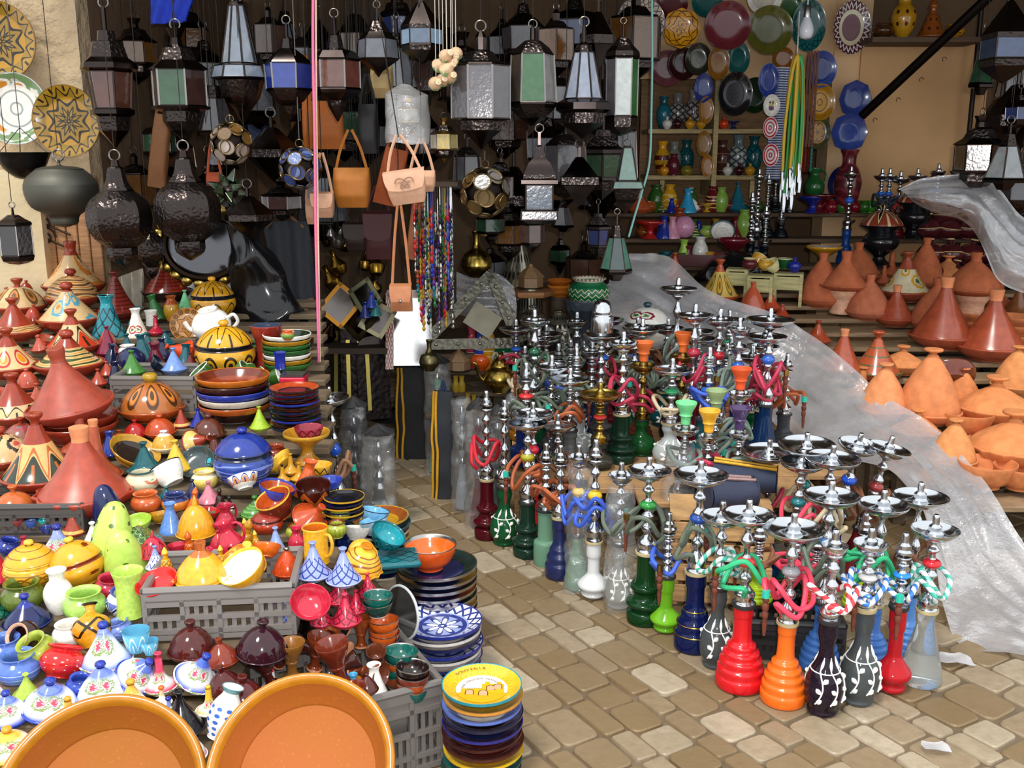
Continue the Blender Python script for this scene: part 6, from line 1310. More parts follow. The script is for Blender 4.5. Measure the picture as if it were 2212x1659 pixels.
for i in range(4):
    p = surf('B',985+i*13,875+i*4); b = MB(); b.lathe(prof_s([(0,0),(.018,0),(.019,.04),(.012,.055),(.012,.08),(.015,.082),(0,.084)],2),GL('c8a83a',.05,.5),14); o = b.build('perfume_bottle'); o.location = p; tag(o,'little amber perfume bottle with silver cap beside the orange bulb','bottle','amber perfume bottles by the brass ware')
# brass plates lying
for (x,y,w_,tl,l) in ((1165,870,84,(60,-30),'round brass dish standing on edge behind the small tray'),(1215,868,70,(40,20),'round brass dish lying behind the polished tray')):
    p = on_z(x,y,.33); one('dish', shape_mesh('dish', mset({'a':BRASS()},TR),36), p+Vector((0,.03,.05)), w_*m_per_px(p), l,'dish',tl)

# ================================================================ plastic sheets
def sheet(name, rows, label, nu=10, nv=26, amp=.028, m=None, seed=0):
    R = [[at_y(*q) for q in r] for r in rows]; cols = [crom([r[j] for r in R], nu) for j in range(len(R[0]))]
    N = len(cols[0]); S_ = [crom([c[i] for c in cols], nv//(len(cols)-1)) for i in range(N)]; M_ = len(S_[0])
    b = MB(); mm = m or FILM('c4c2c5', .58, .10)
    for i in range(N):
        for j in range(M_):
            v = S_[i][j]; e_ = max(0.0, math.sin(PI*j/(M_-1)))**.5
            f = noise.fractal(v*3.2+Vector((seed,0,0)), 1.0, 2.0, 3)*amp*.8
            w_ = (abs(noise.noise(Vector((i*.035, j*.42, seed+1.0))))*1.5 + abs(noise.noise(Vector((i*.11, j*.95, seed+5.0))))*.7)*amp*1.4*e_
            b.v.append(v + Vector((-.2, -.75, .6))*(f - w_))
    for i in range(N-1):
        for j in range(M_-1): b.face([i*M_+j, (i+1)*M_+j, (i+1)*M_+j+1, i*M_+j+1], mm, [(i/N,j/M_)]*4)
    o = b.build(name, None, None); return tag(o, label, 'plastic sheet')
sheet('plastic_sheet', [[(1360,548,5.6),(1320,600,5.5),(1277,640,5.35)],[(1444,552,5.5),(1410,640,5.35),(1330,720,5.2)],[(1530,628,5.3),(1500,690,5.2),(1470,770,5.05)],[(1660,671,5.1),(1630,750,4.98),(1600,850,4.8)],
 [(1753,721,4.9),(1722,800,4.78),(1690,930,4.55)],[(1834,787,4.65),(1800,860,4.5),(1760,970,4.25)],[(1905,851,4.45),(1880,920,4.25),(1870,1000,3.98)],[(2006,911,4.2),(1970,980,4.0),(1940,1030,3.75)],
 [(2090,992,3.95),(2040,1060,3.75),(2000,1120,3.5)],[(2146,1066,3.75),(2100,1170,3.5),(2040,1320,3.22)],[(2190,1140,3.6),(2150,1250,3.35),(2080,1395,3.05)],[(2260,1230,3.45),(2230,1320,3.2),(2180,1412,2.97)],[(2380,1330,3.3),(2330,1380,3.1),(2290,1430,2.9)]],
 'long sheet of milky plastic draped from the clay pots down to the paving')
sheet('plastic_sheet', [[(1945,405,5.3),(1955,412,5.25),(1965,420,5.3)],[(1990,383,5.25),(2000,420,5.12),(2015,452,5.2)],[(2060,374,5.2),(2065,425,5.02),(2075,475,5.15)],[(2120,376,5.15),(2115,440,4.98),(2105,500,5.1)],[(2165,410,5.1),(2150,490,4.95),(2132,560,5.0)],[(2205,460,5.05),(2185,540,4.9),(2160,610,4.95)],[(2260,500,5.0),(2250,570,4.85),(2230,640,4.9)]],
 'bunched clear plastic sheet hanging above the maroon pots at the right', m=FILM('c2c3c6', .55, .12), seed=7)
sheet('plastic_sheet', [[(985,585,5.25),(985,630,5.2),(990,680,5.2)],[(1030,600,5.2),(1030,640,5.15),(1035,690,5.15)],[(1075,590,5.2),(1080,640,5.15),(1085,690,5.15)],[(1110,620,5.2),(1115,660,5.15),(1110,700,5.15)]],
 'torn clear plastic behind the pierced metal triangle', m=FILM('b8b9bc', .35, .12), seed=3, amp=.02)
# scraps on the paving
for (x,y,w_,l) in ((2020,1640-20,60,'scrap of clear plastic on the paving near the bottom right'),(1560,1410,24,'tiny foil scrap beside the grey scrolled hookah'),(2060,1430,80,'torn plastic corner beside the clear hookah')):
    p = on_z(x,y,.004); s = w_*m_per_px(p); b = MB(); b.grid(lambda u, v: crumple(Vector(((u-.5)*s*(1-.4*v), (v-.5)*s*.6, .012)), .012, 25)*1.0, 8, 6, FILM('e0e0e4',.7,.15)); o = b.build('plastic_scrap'); o.location = p; tag(o,l,'litter')

# ================================================================ right: clay tagines
UG = lambda h='b5623f': C(h,.8); GZ = G('a04a30',.22)
RTG = [(2138,775,152,GZ,'line','stub',.72,RAW,'glossy brown red tagine with pale knob, front right of the two on the plank'),(2033,750,140,GZ,'line','stub',.82,RAW,'glossy brown red tagine with pale knob, left of its twin on the plank'),
 (1772,662,102,UG(),'bell','stub',.85,None,'unglazed tall tagine half hidden at the left end of the planks'),(1850,612,96,UG('b0603c'),'bell','stub',.62,None,'unglazed bell shaped tagine behind the one on a pale brazier'),
 (1874,690,98,UG('b8694a'),'bell','stub',.70,None,'unglazed rounded tagine right of the pale brazier'),(1932,703,88,GZ,'line','stub',.72,RAW,'small glossy tagine with pale knob on the plank edge'),
 (1994,622,84,UG('b8643f'),'bell','stub',1.0,None,'tall unglazed tagine behind the painted one'),(2018,714,112,UG('b0603f'),'bell','stub',.72,None,'unglazed wide tagine behind the left glossy one'),
 (2155,668,66,UG('a85636'),'neck','stub',.9,None,'dark unglazed tagine near the hanging plastic'),(2196,690,70,G('7a4a2a'),'cone','cup',.8,None,'green and white banded tagine at the right edge'),
 (1818,812,92,GZ,'cone','stub',.85,RAW,'glossy tagine with pale knob standing left of the striped one'),(1890,822,112,P('stripe','a8502f','5a5a38',6,4,.16),'line','cup',.68,G('a84a2a'),'tagine with green stripes below the plank'),
 (1905,902,110,UG('d98a5a'),'bell','disc',.85,None,'pale raw clay tagine with mushroom knob just above the plastic sheet'),(2002,912,140,UG('cf8050'),'bell','disc',.92,None,'largest raw clay tagine with domed lid'),
 (1978,948,100,UG('d4864f'),'flat','disc',.4,None,'low raw clay tagine with mushroom knob behind the plastic sheet'),(1456,612,56,G('b8502a'),'cone','cup',.9,None,'glossy orange tagine peeping over the plastic sheet'),
 (1624,680,60,G('c0583a'),'bell','stub',.9,None,'plain orange red tagine neck above the plastic sheet'),(1664,672,46,G('b84a30'),'cone','cup',.7,None,'red tagine with cup knob behind the plastic sheet'),(1688,694,44,G('a84028'),'cone','ball',.6,None,'dark red knobbed tagine beside the plank end'),
 (1300,622,120,UG('d08458'),'line','stub',.85,None,'pale clay tagine behind the green glass lantern'),(1765,745,60,G('a8482a'),'cone','cup',.6,None,'dark glossy tagine behind the fold of the plastic sheet'),(1925,598,46,UG('b5623f'),'neck','stub',.9,None,'small unglazed necked tagine beside the black pot'),(1908,616,40,UG('b5623f'),'neck','stub',.8,None,'smallest unglazed tagine left of the painted one')]
for (x,y,ww,m,st,kn,h,kb,l) in RTG:
    tagine(x,y,ww,l,m,knob=kb or m,style=st,kn=kn,h=h,S='R' if x > 1330 else .62)
tagine(1953,650,110,'terracotta tagine with yellow leaf painting on a white band in the middle of the planks',GZ,GZ,P('bloom','dfd2b0','4a6a3a',7,2,.2,'d8a030'),GZ,style='cone',kn='cup',h=.68,S='R',band=(.18,.66))
tagine(1552,655,92,'orange tagine with yellow petals painted on its cone, above the plastic sheet',G('b8532e'),P('oval','d8b860','7a6a3a',9,1,.12,'d89a2a'),P('oval','d8b860','7a6a3a',9,1,.12,'d89a2a'),G('b8532e'),style='line',kn='cup',h=.75,S='R',band=(.05,.66))
# tagines raised on pale braziers
for (x,y,ww,l) in ((1820,676,84,'pale clay brazier under the unglazed wide lidded tagine'),(2095,690,90,'pale clay brazier under the unglazed tagine beside the open bowls')):
    q = pot('drum',x,y,ww*.8,l,'brazier',S='R',a=C('dba98a',.8),zs=.55,name='brazier')
    p = q.location.copy(); p.z += q.scale[2]*1.33
    tagine(x,y,112 if x<2000 else 120,('unglazed wide lidded tagine' if x<2000 else 'unglazed broad tagine')+' raised on a pale clay brazier'+('' if x<2000 else ' by the open bowls'),UG('b5633f'),style='bell' if x > 2000 else 'line',kn='stub',h=.55,p=p,dd=.12)
FLT = [(2044,612,98,'flat lidded raw clay dish with knob at the back of the planks'),(1947,806,98,'flat lidded raw clay dish beside the striped tagine'),(2145,912,164,'broad flat lidded raw clay dish at the right edge'),(2182,1000,188,'broadest flat lidded raw clay dish, nearest on the right'),]
for (x,y,ww,l) in FLT: tagine(x,y,ww,l,UG('d08450'),style='flat',kn='disc',h=.34,S='R',dd=.22,scal=y>950)
for i,(x,y,ww,l) in enumerate(((2100,712,86,'open raw clay bowl, lower of the pair by the glossy tagines'),(2104,694,90,'open raw clay bowl, upper of the pair by the glossy tagines'),(2192,742,92,'lowest raw clay bowl of the pile at the right edge'),(2192,722,94,'middle raw clay bowl of the pile at the right edge'),(2190,704,94,'top raw clay bowl of the pile at the right edge'),
    (2128,1052,120,'raw clay bowl standing under the nearest flat lidded dish'),(2200,1056,110,'raw clay bowl at the right edge below the nearest lidded dish'),(2085,940,110,'shallow raw clay dish behind the nearest flat lidded dish'))):
    pot('bowl' if i>4 else 'dish',x,y,ww,l,'bowl',S='R',dz=.02*(i in (1,3))+.05*(i==4),a=UG('cf7f4e'),name='clay_bowl')
for i,(x,y,ww,st,l) in enumerate(((2055,1010,104,'bell','raw clay tagine wedged behind the nearest lidded dish'),(2075,880,84,'bell','raw clay tagine behind the broad flat lidded dish'),(2190,850,100,'bell','raw clay tagine at the right edge above the broad lidded dish'),(1860,862,70,'neck','raw clay tagine showing its neck over the sheet'))):
    tagine(x,y,ww,l,UG(('d08852','c87c4a')[i%2]),style=st,kn='disc',h=.36 if st=='flat' else .8,S='R')
pot('dish',2050,862,120,'dark brown glazed dish leaning on edge behind the largest raw tagine','dish',S='R',a=G('6a2f1c'),tilt=(50,-20),dz=.03)
# maroon pots piled at the right
MA = G('4a1a1e',.18)
def maroon():
    b = MB(); cr_ = G('c8b080')
    q = prof_s([(0,0),(.3,0),(.32,.05),(.46,.2),(.5,.36),(.48,.42),(.5,.45),(.46,.50),(.34,.66),(.14,.76),(.08,.82),(.14,.90),(.12,.95),(0,.97)],3); n = len(q)-1
    b.lathe(q,[cr_ if 14 <= i <= 16 or 33 <= i <= 35 else MA for i in range(n)],28); return b.mesh('lidded_pot',40)
mm = cm('maroon', maroon); rr = random.Random(5)
for row,(y,S_,dz_) in enumerate(((616,'R',0),(602,'R',.09),(575,'C',0),(556,'C',.095),(520,'C',0),(500,'C',.095),(470,'C',0),(455,'C',.095))):
    for c_ in range(5):
        x = 2010 + c_*44 - row*7 + rr.uniform(-5,5)
        if x < 1992 or x > 2185: continue
        p = surf(S_, x, y); p.z += dz_
        one('lidded_pot', mm, p, 58*m_per_px(p), 'small maroon lidded pot with cream rim in the pile under the hanging plastic','pot',(rr.uniform(-8,8),rr.uniform(-8,8)),rr.random()*6,'maroon lidded pots piled under the hanging plastic')
def footed_tureen(x,y,w_,l):
    p = surf('C',x,y); s = w_*m_per_px(p); r = root_at('lidded_pot', p, s, l, 'pot'); lidm = P('arch','14100f','cdbb8a',6,1,.2,'8a3a2a')
    link('body', cm('ftb', lambda: MB_l([(0,0),(.3,0),(.28,.05),(.14,.18),(.16,.28),(.38,.45),(.44,.62),(.34,.78),(.3,.84),(.5,.98),(.48,1.0)], BLK, 30)), r)
    l_ = link('lid', cm('ftl', lambda: MB_l([(.5,.99),(.46,1.08),(.3,1.25),(.12,1.34),(.06,1.38),(.1,1.46),(0,1.5)], lidm, 30)), r)
footed_tureen(1966,565,78,'black footed pot with cream patterned lid beside the maroon pile'); footed_tureen(1895,606,88,'black footed pot with blue and cream patterned lid behind the unglazed tagines')
# things along the pillar, rear right
hk2 = [(1838,384,30,'13489a','slim hookah with blue bead in front of the blue plate'),(1905,388,34,'101c2c','left of the two hookahs with parallel grey tops by the plywood panel'),(1922,388,34,'101c2c','right of the two hookahs with parallel grey tops by the plywood panel'),(1945,394,44,'7a1420','hookah with red hose in front of the plywood panel'),(1982,388,40,'141416','hookah with dark tray beside the hanging plastic'),(2027,378,30,'3a3a3a','hookah tip standing above the hanging plastic')]
for i,(x,y,w_,c,l) in enumerate(hk2):
    hookah(l, GL(c,.06,.3), tx=x,ty=y,z=1.07 if i else .92,Y=6.57 if i else 6.36,vw=34,tw=w_,vs='tube',vh=.40,seed=300+i,hose=HB('c02030') if i==3 else HB('26303c') if i in (1,2) else None,bead=BD('1f60c8'),loops=.9)
Z2 = 'C'
pot('urn',1823,508,60,'tall maroon necked vase in front of the blue plate',S=Z2,a=P('vein','5a1c24','7a3038',6,3,.1),zs=1.25)
pitcher(1756,462,44,'green pitcher with big handle on the blue footed dish',G('1f5a2a'),p=surf('C',1752,505)+Vector((0,0,.107)),rz=.2)
pot('foot',1752,500,62,'cobalt footed dish under the green pitcher','dish',S='C',a=COB,name='footed_dish',zs=.95)
pot('foot',1764,530,72,'dark red scalloped footed bowl filled with fruit ornaments',S='C',a=G('5a1218'),zs=.9)
pot('foot',1778,578,76,'yellow scalloped footed bowl holding crumpled film',S='R',a=YE,i=FILM('c8c8c8',.7,.1))
for i,(x,y,c,l) in enumerate(((1790,520,'7a0f20','pomegranate shaped red ornament left of the vase'),(1838,530,'7a0f20','pomegranate shaped red ornament, the larger one'),(1815,522,'2f6a24','green pepper shaped ornament between the two red ones'),(1862,528,'2f6a24','green pepper shaped ornament right of the larger red one'),(1876,500,'4a9a2a','lime green small pierced jar beside the black pot'))):
    pot('jar',x,y,30,l,'ornament' if i<4 else 'jar',S='C',a=G(c),seg=20,name='fruit_ornament' if i<4 else 'jar',zs=1.2)
pot('jar',1770,600,30,'yellow small jar in front of the unglazed tall tagine',S='R',a=YE); pot('pot',1718,612,28,'cobalt round bottomed jar on the pale rack','jar',p=surf('R',1700,660)+Vector((.03,0,.193)),a=COB,name='jar'); pot('pot',1746,616,34,'yellow jar with smile line beside the cobalt one','jar',p=surf('R',1700,660)+Vector((.12,.0,.05)),a=YE,name='jar')
for i,(x,y,w_) in enumerate(((1590,650,44),(1640,665,52),(1700,660,60))):
    p = surf('R',x,y); W = w_*m_per_px(p); r = root_at('wooden_rack', p, 1, ('left','middle','right')[i]+' of three little pale wooden stools behind the plastic sheet','stool',(0,0),RT(-18)); m_ = WD('b8b07a',.7)
    for sx in (-1,1):
        for sy in (-1,1): b = MB(); b.box((sx*W*.45,sy*.05,.09),(.018,.018,.18),m_); b.build('leg',r)
    b = MB(); b.box((0,0,.186),(W,.12,.012),m_); b.build('seat',r); b = MB(); b.box((0,-.052,.135),(W*.86,.008,.075),m_); b.build('apron',r)
for i,(x,y,c,l) in enumerate(((1628,594,'c8952a','yellow cup lying on the middle stool'),(1650,600,'d0a030','yellow frog faced jar on the middle stool'),(1615,598,'5a1c24','maroon jar on the left stool'),(1690,596,'14502c','green mug with cream rim on the right stool'),(1670,606,'d8cf9a','cream and green mug facing out on the right stool'))):
    pot('jar' if i in (1,2) else 'cup',x,y,34,l,'jar' if i in (1,2) else 'mug',p=surf('R',x,y+55)+Vector((0,0,.193)),a=G(c),r=G('d8d0a0'),tilt=(40,10) if i in (0,4) else (0,0),name='jar' if i in (1,2) else 'mug',seg=22)
# black plastic heap, maroon tray, bright small tagines
p = surf('R',1590,610); b = MB(); b.grid(lambda u,v: crumple(Vector((.24*math.cos(u*2*PI)*math.sin(v*PI*.5), .14*math.sin(u*2*PI)*math.sin(v*PI*.5), .18*math.cos(v*PI*.5))), .05, 9), 26, 12, PL('121214',.15)); o = b.build('black_plastic_bag'); o.location = p; tag(o,'crumpled black plastic bag behind the pale stools','bag')
p = surf('C',1520,572); r = root_at('tray', p, 1, 'maroon wooden tray with raised sides holding a striped plate','tray',(0,0),RT(-10)); m_ = G('4a121a')
b = MB(); b.box((0,0,.01),(.40,.26,.015),m_); b.build('bottom',r)
for y_ in (-.13,.13): b = MB(); b.box((0,y_,.04),(.40,.014,.07),m_); b.build('side',r)
for x_ in (-.2,.2): b = MB(); b.box((x_,0,.04),(.014,.26,.07),m_); b.build('side',r)
pot('plate',1558,556,52,'white plate with grey rings tipped in the maroon tray',S='C',a=WH,f=P('rings','e8e8ea','5a7a8a',4,4,.1),r=G('5a7a8a'),tilt=(60,-25))
for (x,y,w_,c,sh,l) in ((1432,552,38,'1c2f8a','bottle','royal blue bottle with flared foot beside the pink one'),(1450,558,36,'c88aa0','bottle','pink bottle with flared foot between blue and lime ones'),(1476,570,40,'9ac04a','bottle','lime bottle with flared foot beside the maroon tray'),(1482,528,40,'2f9ac8','bottle','turquoise cone bottle behind the lime one'),(1448,518,24,'1c2a9a','bottle','cobalt narrow bottle behind the royal blue one')):
    pot(sh,x,y,w_,l,S='C',a=G(c))
pot('foot',1402,562,62,'red footed dish with small spice jars near the plastic sheet','dish',S='C',a=G('a8201c'),name='footed_dish')
tagine(1378,540,60,'orange tagine dish with pale lid beside the teal cord',G('b8552e'),up=G('d8c8a8'),style='line',h=.5,S='C')
# back counter with the small colourful ware
rr = random.Random(21); cols_ = [('yellow','c8961c'),('mustard','a8781c'),('green','2f5a24'),('maroon','6a1820'),('amber','a0501c'),('cobalt','1c2a80'),('teal','12555a'),('white','d8d4cc'),('lime','8ab04a'),('rust','8a3a1c')]
def cpos(x, z0, y0): q = at_y(x, 500, y0); q.z = z0; return q
for tr,(y0,z0) in enumerate(((6.33,.92),(6.57,1.07),(6.81,1.22))):
    for i in range(17):
        x = 1392 + i*15.5 + rr.uniform(-3,3) - tr*4
        cn, ch = cols_[rr.choice([0,0,1,1,2,2,3,3,4,4,5,6,7,8,9])]; sh = rr.choice(['jar','bottle','cup','foot','jar','vase']); p = cpos(x, z0, y0+rr.uniform(-.03,.03)); kn = {'jar':'jars','bottle':'bottles','cup':'cups','foot':'footed bowls','vase':'vases'}[sh]
        if p.x > 2.3: continue
        pot(sh,x,0,rr.uniform(26,38),'small %s glazed %s on the %s step of the back counter'%(cn,{'foot':'footed bowl'}.get(sh,sh),('front','middle','rear')[tr]),p=p,a=G(ch),b=G(ch) if rr.random()<.6 else P('vein',ch,'d8c070',5,2,.1),seg=20,sm=2,group='small %s %s on the %s step of the back counter'%(cn,kn,('front','middle','rear')[tr]))
pot('foot',1586,540,72,'big maroon footed bowl with knives of yellow and blue on the front step',p=cpos(1586,.92,6.28),a=G('6a1424'),zs=1.3); one('ball',cm('ball',lambda:MB_l([(0,0),(.3,.08),(.5,.5),(.3,.92),(0,1.0)],G('c88aa8'),24,4)),cpos(1477,1.07,6.5),46*.0031,'pale pink ceramic ball above the turquoise bottle','ball')
tagine(1490,430,44,'white mini tagine standing on a red jar on the rear step',WH,style='line',kn='cup',h=.9,p=cpos(1490,1.22,6.8)); tagine(1590,420,46,'turquoise tagine raised on a dark pot on the rear step',G('1c6a80'),style='cone',kn='cup',h=1.1,p=cpos(1590,1.22,6.82))
for i,(x,y,z_) in enumerate(((1640,390,.86),(1660,400,.86),(1676,395,.86),(1625,440,.86),(1690,430,.86),(1705,455,.86),(1655,470,.86),(1640,500,.86))):
    hookah(('first','second','third','fourth','fifth','sixth','seventh','eighth')[i]+' of the dark slim hookahs under the yellow cords, counted front to back', GL('10141c',.06,.2), tx=x,ty=y,z=(.92,1.07,1.22)[i%3],Y=(6.30,6.55,6.80)[i%3],vw=34,tw=24,vs='tube',vh=.4,seed=400+i,hose=None,tray=i%2==0)
# ================================================================ hanging lanterns
SILV = MT('8f8c8a', .35)
LN = [ # px, y0, y1, w, style, n, colours, Y, label
 (250,14,318,132,'hex',6,('4a2a1e','542f22'),4.3,'black metal lantern with brown panes, leftmost big one beside the amber plate'),
 (396,62,306,134,'box',6,('3a2622','3a2622','23492a'),4.3,'black lantern with small columns and a green pane, right of the brown paned one'),
 (526,4,268,126,'taper',8,('7d8794','6f7884'),4.3,'tall pale paned lantern tapering upward with a flared skirt'),
 (628,50,258,108,'ball',6,('1c2f78','23388a'),4.25,'black lantern with bright blue panes by the pink rope'),
 (730,36,262,112,'cone',6,('5a332c','634038'),4.25,'black lantern with rust brown diagonal panes right of the pink rope'),
 (818,16,166,92,'facet',6,('6a6c74','5c5e66'),4.3,'faceted black lantern with grey panes above the hanging drum'),
 (912,0,138,98,'hexlow',6,('8aa2b8','54657a'),4.25,'dark blue hexagonal lantern with pale blue panes at the top edge'),
 (1040,66,322,140,'tall',8,('4a464a','565257'),4.2,'large black lantern with tall grey panes between silver posts'),
 (1150,60,272,114,'arab',6,('6e6a66','40382f','2f5a34'),4.25,'black lantern with green panes and a small arched door'),
 (1258,56,300,128,'obel',8,('8d94a4','7f8798'),4.3,'obelisk shaped lantern with milky white panes'),
 (1341,50,294,78,'mina',6,('2f5e30','4a464a','a8aeac'),4.35,'narrow lantern with one white and one green pane beside the teal cord'),
 (1250,318,446,116,'pyra',4,(),4.45,'dark pyramid roofed lantern hanging below the obelisk one'),
 (1164,285,482,112,'roof',4,('4c4650','3c4656'),4.2,'black pagoda lantern with lattice pane and wide skirt'),
 (1352,315,462,96,'taper',4,('5f7a70','6f8c80'),4.5,'small tapered lantern with grey green panes by the teal cord'),
 (1330,462,606,74,'street',6,('4f7a6c','3f6658','2c3c3a'),4.35,'black street lamp shaped lantern with sea green panes in front of the plastic sheet'),
 (540,405,518,122,'pyra',6,(),4.25,'dark brown pyramid lantern with embossed band by the black plastic bag'),
 (592,252,392,128,'pyra',6,(),4.62,'dark blue roofed lantern behind the blue disc ball'),
 (610,392,478,96,'box',6,('8f8a8c','4a3430'),4.72,'black lantern with mirror like pane below the blue disc ball'),
 (268,345,575,142,'drop',10,(),4.15,'big round embossed black lantern, left of the two teardrop ones'),
 (413,325,562,146,'drop',10,(),4.15,'big round embossed black lantern, right of the two teardrop ones'),
 (330,462,602,58,'drop',8,(),4.5,'smaller dark teardrop lantern hanging between and behind the two big ones'),
 (40,448,572,82,'mina',6,('2a2322',),4.35,'black arched lantern cut by the left edge above the painted tagines'),
 (2165,0,180,120,'hexlow',4,('2a3a5c','33456a'),4.9,'large dark lantern with blue panes at the top right corner'),
 (2117,60,205,58,'street',6,('23402c','2c4a36'),5.1,'slim dark lantern with green panes left of the blue paned one'),
 (2168,265,410,100,'street',6,('8d9090','868a8c'),4.95,'dark lantern with grey white panes at the right edge'),
 (2150,430,540,84,'cone',6,('3a3634',),5.3,'black lantern hanging behind the bunched plastic sheet'),
 (2195,190,290,60,'ball',6,('2c3a6a',),5.2,'dark round lantern at the right edge between the paned ones'),
 (960,255,352,66,'box',6,('c8b878','d8d4c0','b8a050'),4.35,'gilt lantern with bright mirror panes beside the bead strings'),
]
for (x,y0,y1,w_,st,n,c,Y,l) in LN:
    wt = None
    if x == 1250: wt = 300
    if x in (1164,): wt = 276
    if x == 1330: wt = 452
    lantern(x,y0,y1,w_,l,Y,st,n,c or ('3a3434',),wtop=wt,bar=st in ('box','tall','arab','mina','ball','cone'), metal=MT('8a7448',.3) if 'gilt' in l else None)
# darker lanterns hanging further back, filling the roof space
rr = random.Random(8); k = 0; DL = []
pts = [(205,70),(300,40),(450,60),(345,120),(585,15),(660,60),(690,20),(770,0),(860,40),(960,30),(1000,70),(1085,20),(1120,90),(1200,20),(1205,150),(1290,0),(1300,140),(470,160),(560,200),(680,190),(790,200),(350,230),(1090,180),(1010,300),(1110,330),(1205,330),(1290,330),(1300,250),(1080,330),(460,330),(230,300),(300,330),(700,330),(840,130),(905,190),(1215,420),(1290,440),(1100,440),(1060,520),(1210,500),(1260,520),(1330,230),(175,10),(420,0),(620,0),(745,150),(895,60),(1130,-20),(1240,-40),(1370,-20),(560,120),(655,235),(385,250),(520,60),(860,-30),(980,180),(1180,230),(1060,430),(1150,460),(1220,270),(1300,300),(190,150),(480,240),(720,120),(2105,250),(2192,330),(2200,440),(2118,440),(2205,70),(2182,150),(2150,180)]
colw = [('blue','2a3a6a'),('smoky','4a484c'),('brown','4a3026'),('green','25452e'),('grey white','777a80'),('amber','6a451c')]
shape_w = {'hex':'hexagonal','box':'columned','ball':'round bellied','cone':'cone bottomed','tall':'tall','arab':'slender','pyra':'pyramid','facet':'faceted','street':'street lamp'}
for (x,y) in pts:
    st = list(shape_w)[k % 9]; cw = colw[(k*5) % 6]; k += 1; h_ = rr.uniform(135,215) if y < 380 else rr.uniform(80,125); Y = 5.0
    for t_ in range(90):
        Y = rr.uniform(4.75,6.5); q_ = at_y(x,y+h_/2,Y); r_ = h_*.3*m_per_px(q_)
        if all(math.hypot(q_.x-a_, q_.y-b_) > r_+c_ or abs(q_.z-d_) > h_*m_per_px(q_) for a_,b_,c_,d_ in DL): break
    else: continue
    DL.append((q_.x,q_.y,r_,q_.z))
    lantern(x, y, y+h_, h_*rr.uniform(.5,.68), 'dim %s %s lantern hanging in the shade of the stall roof' % (cw[0], shape_w[st]), Y, st, 6, (cw[1],), rz=rr.random(), bar=False, group='dim %s %s lanterns in the shade' % (cw[0], shape_w[st]))
disc_ball(502,268,352,88,'disc ball lantern with white and amber glass left of the blue one',4.2,('a89890','6a4a20','8a7a70','5a4018'),wtop=260)
disc_ball(651,318,408,90,'disc ball lantern with blue glass beside the pink rope',4.2,('33457e','5a6c9c','2a3868'))
disc_ball(1048,362,470,106,'large disc ball lantern with smoky amber glass under the big grey paned lantern',4.2,('5e4a2c','6e6a68','4a3518','54401f'),wtop=326)
# grey aged lantern and dark dish by the left wall
lantern(141,345,490,150,'grey aged round lantern hanging by the left wall under the amber plates',4.3,'carafe',20,(),metal=MT('57564f',.55),emb=MT('63625a',.6))
p = at_y(50,345,4.4); b = MB(); s = 112*m_per_px(p)/2; T = Matrix.Rotation(RT(0),4,'X')
b.lathe(prof_s([(0,-.75*s),(.35*s,-.66*s),(.75*s,-.3*s),(1.0*s,.22*s),(1.04*s,.26*s),(.97*s,.24*s),(.6*s,-.25*s),(0,-.5*s)],4), EM('2c2b2b',.35,30), 32); r = root_at('hanging_bowl', p, 1, 'black pierced metal bowl lamp hanging at the left wall under the white flowered plate','lamp'); b.build('bowl', r)
b = MB()
for a in (0,2.1,4.2): b.tube([(s*math.cos(a),s*math.sin(a),.24*s),(0,0,1.2*s)],.002,MT('5a5652',.4),5)
b.tube([(0,0,1.2*s),(0,0,ROOFZ-p.z)],.002,MT('5a5652',.4),5); b.build('chain', r)
# star lantern
p = at_y(492,410,4.4); r = root_at('star_lantern', p, 1, 'small star shaped lantern with green glass points beside the right teardrop lantern','lantern'); b = MB(); R_ = 48*m_per_px(p)
ico = []
for i in range(14):
    z_ = 1-2*(i+.5)/14; a = i*2.39996; rd = math.sqrt(1-z_*z_); d = Vector((rd*math.cos(a), rd*math.sin(a), z_)); u = d.orthogonal().normalized(); v = d.cross(u)
    base = [d*R_*.45 + (u*math.cos(q)+v*math.sin(q))*R_*.22 for q in (0,PI/2,PI,3*PI/2)]; tip = d*R_; i0 = len(b.v); b.v += base+[tip]
    for q in range(4): b.face([i0+q,i0+(q+1)%4,i0+4], PANE('2f4a2c'), None, False)
    for q in range(4): b.tube([base[q],tip],.0022,MT('9a9488',.3),4)
i0=len(b.v); b.lathe([(R_*.5*math.sin(q*PI/8), -R_*.5*math.cos(q*PI/8)) for q in range(9)], DK(), 12); b.build('star', r)
b = MB(); b.tube([(0,0,R_*.5),(0,0,ROOFZ-p.z)],.0018,MT('38332f',.5),5); b.build('wire', r)
# small grey wrapped mirror lantern in a clear bag
lantern(885,205,292,70,'small gilt framed mirror lantern hanging inside a clear bag',4.25,'box',4,('6a86a8','777468'),metal=MT('a88d45',.3),wtop=188)
p0 = at_y(880,310,4.25); p1 = at_y(880,182,4.25); b = MB(); Wb = 94*m_per_px(p0); hb_ = p1.z-p0.z
b.grid(lambda u,v: crumple(Vector((Wb/2*math.cos(u*2*PI)*(1.0 if v<.8 else (1-v)*4+.2), .07*math.sin(u*2*PI)*(1 if v<.8 else (1-v)*4+.2), hb_*v))+Vector((3,0,0)),.014,12)-Vector((3,0,0)), 26, 20, FILM('d8d8d8',.34,.1)); o = b.build('plastic_bag'); o.location = p0; tag(o,'clear plastic bag tied round the small gilt mirror lantern','bag')

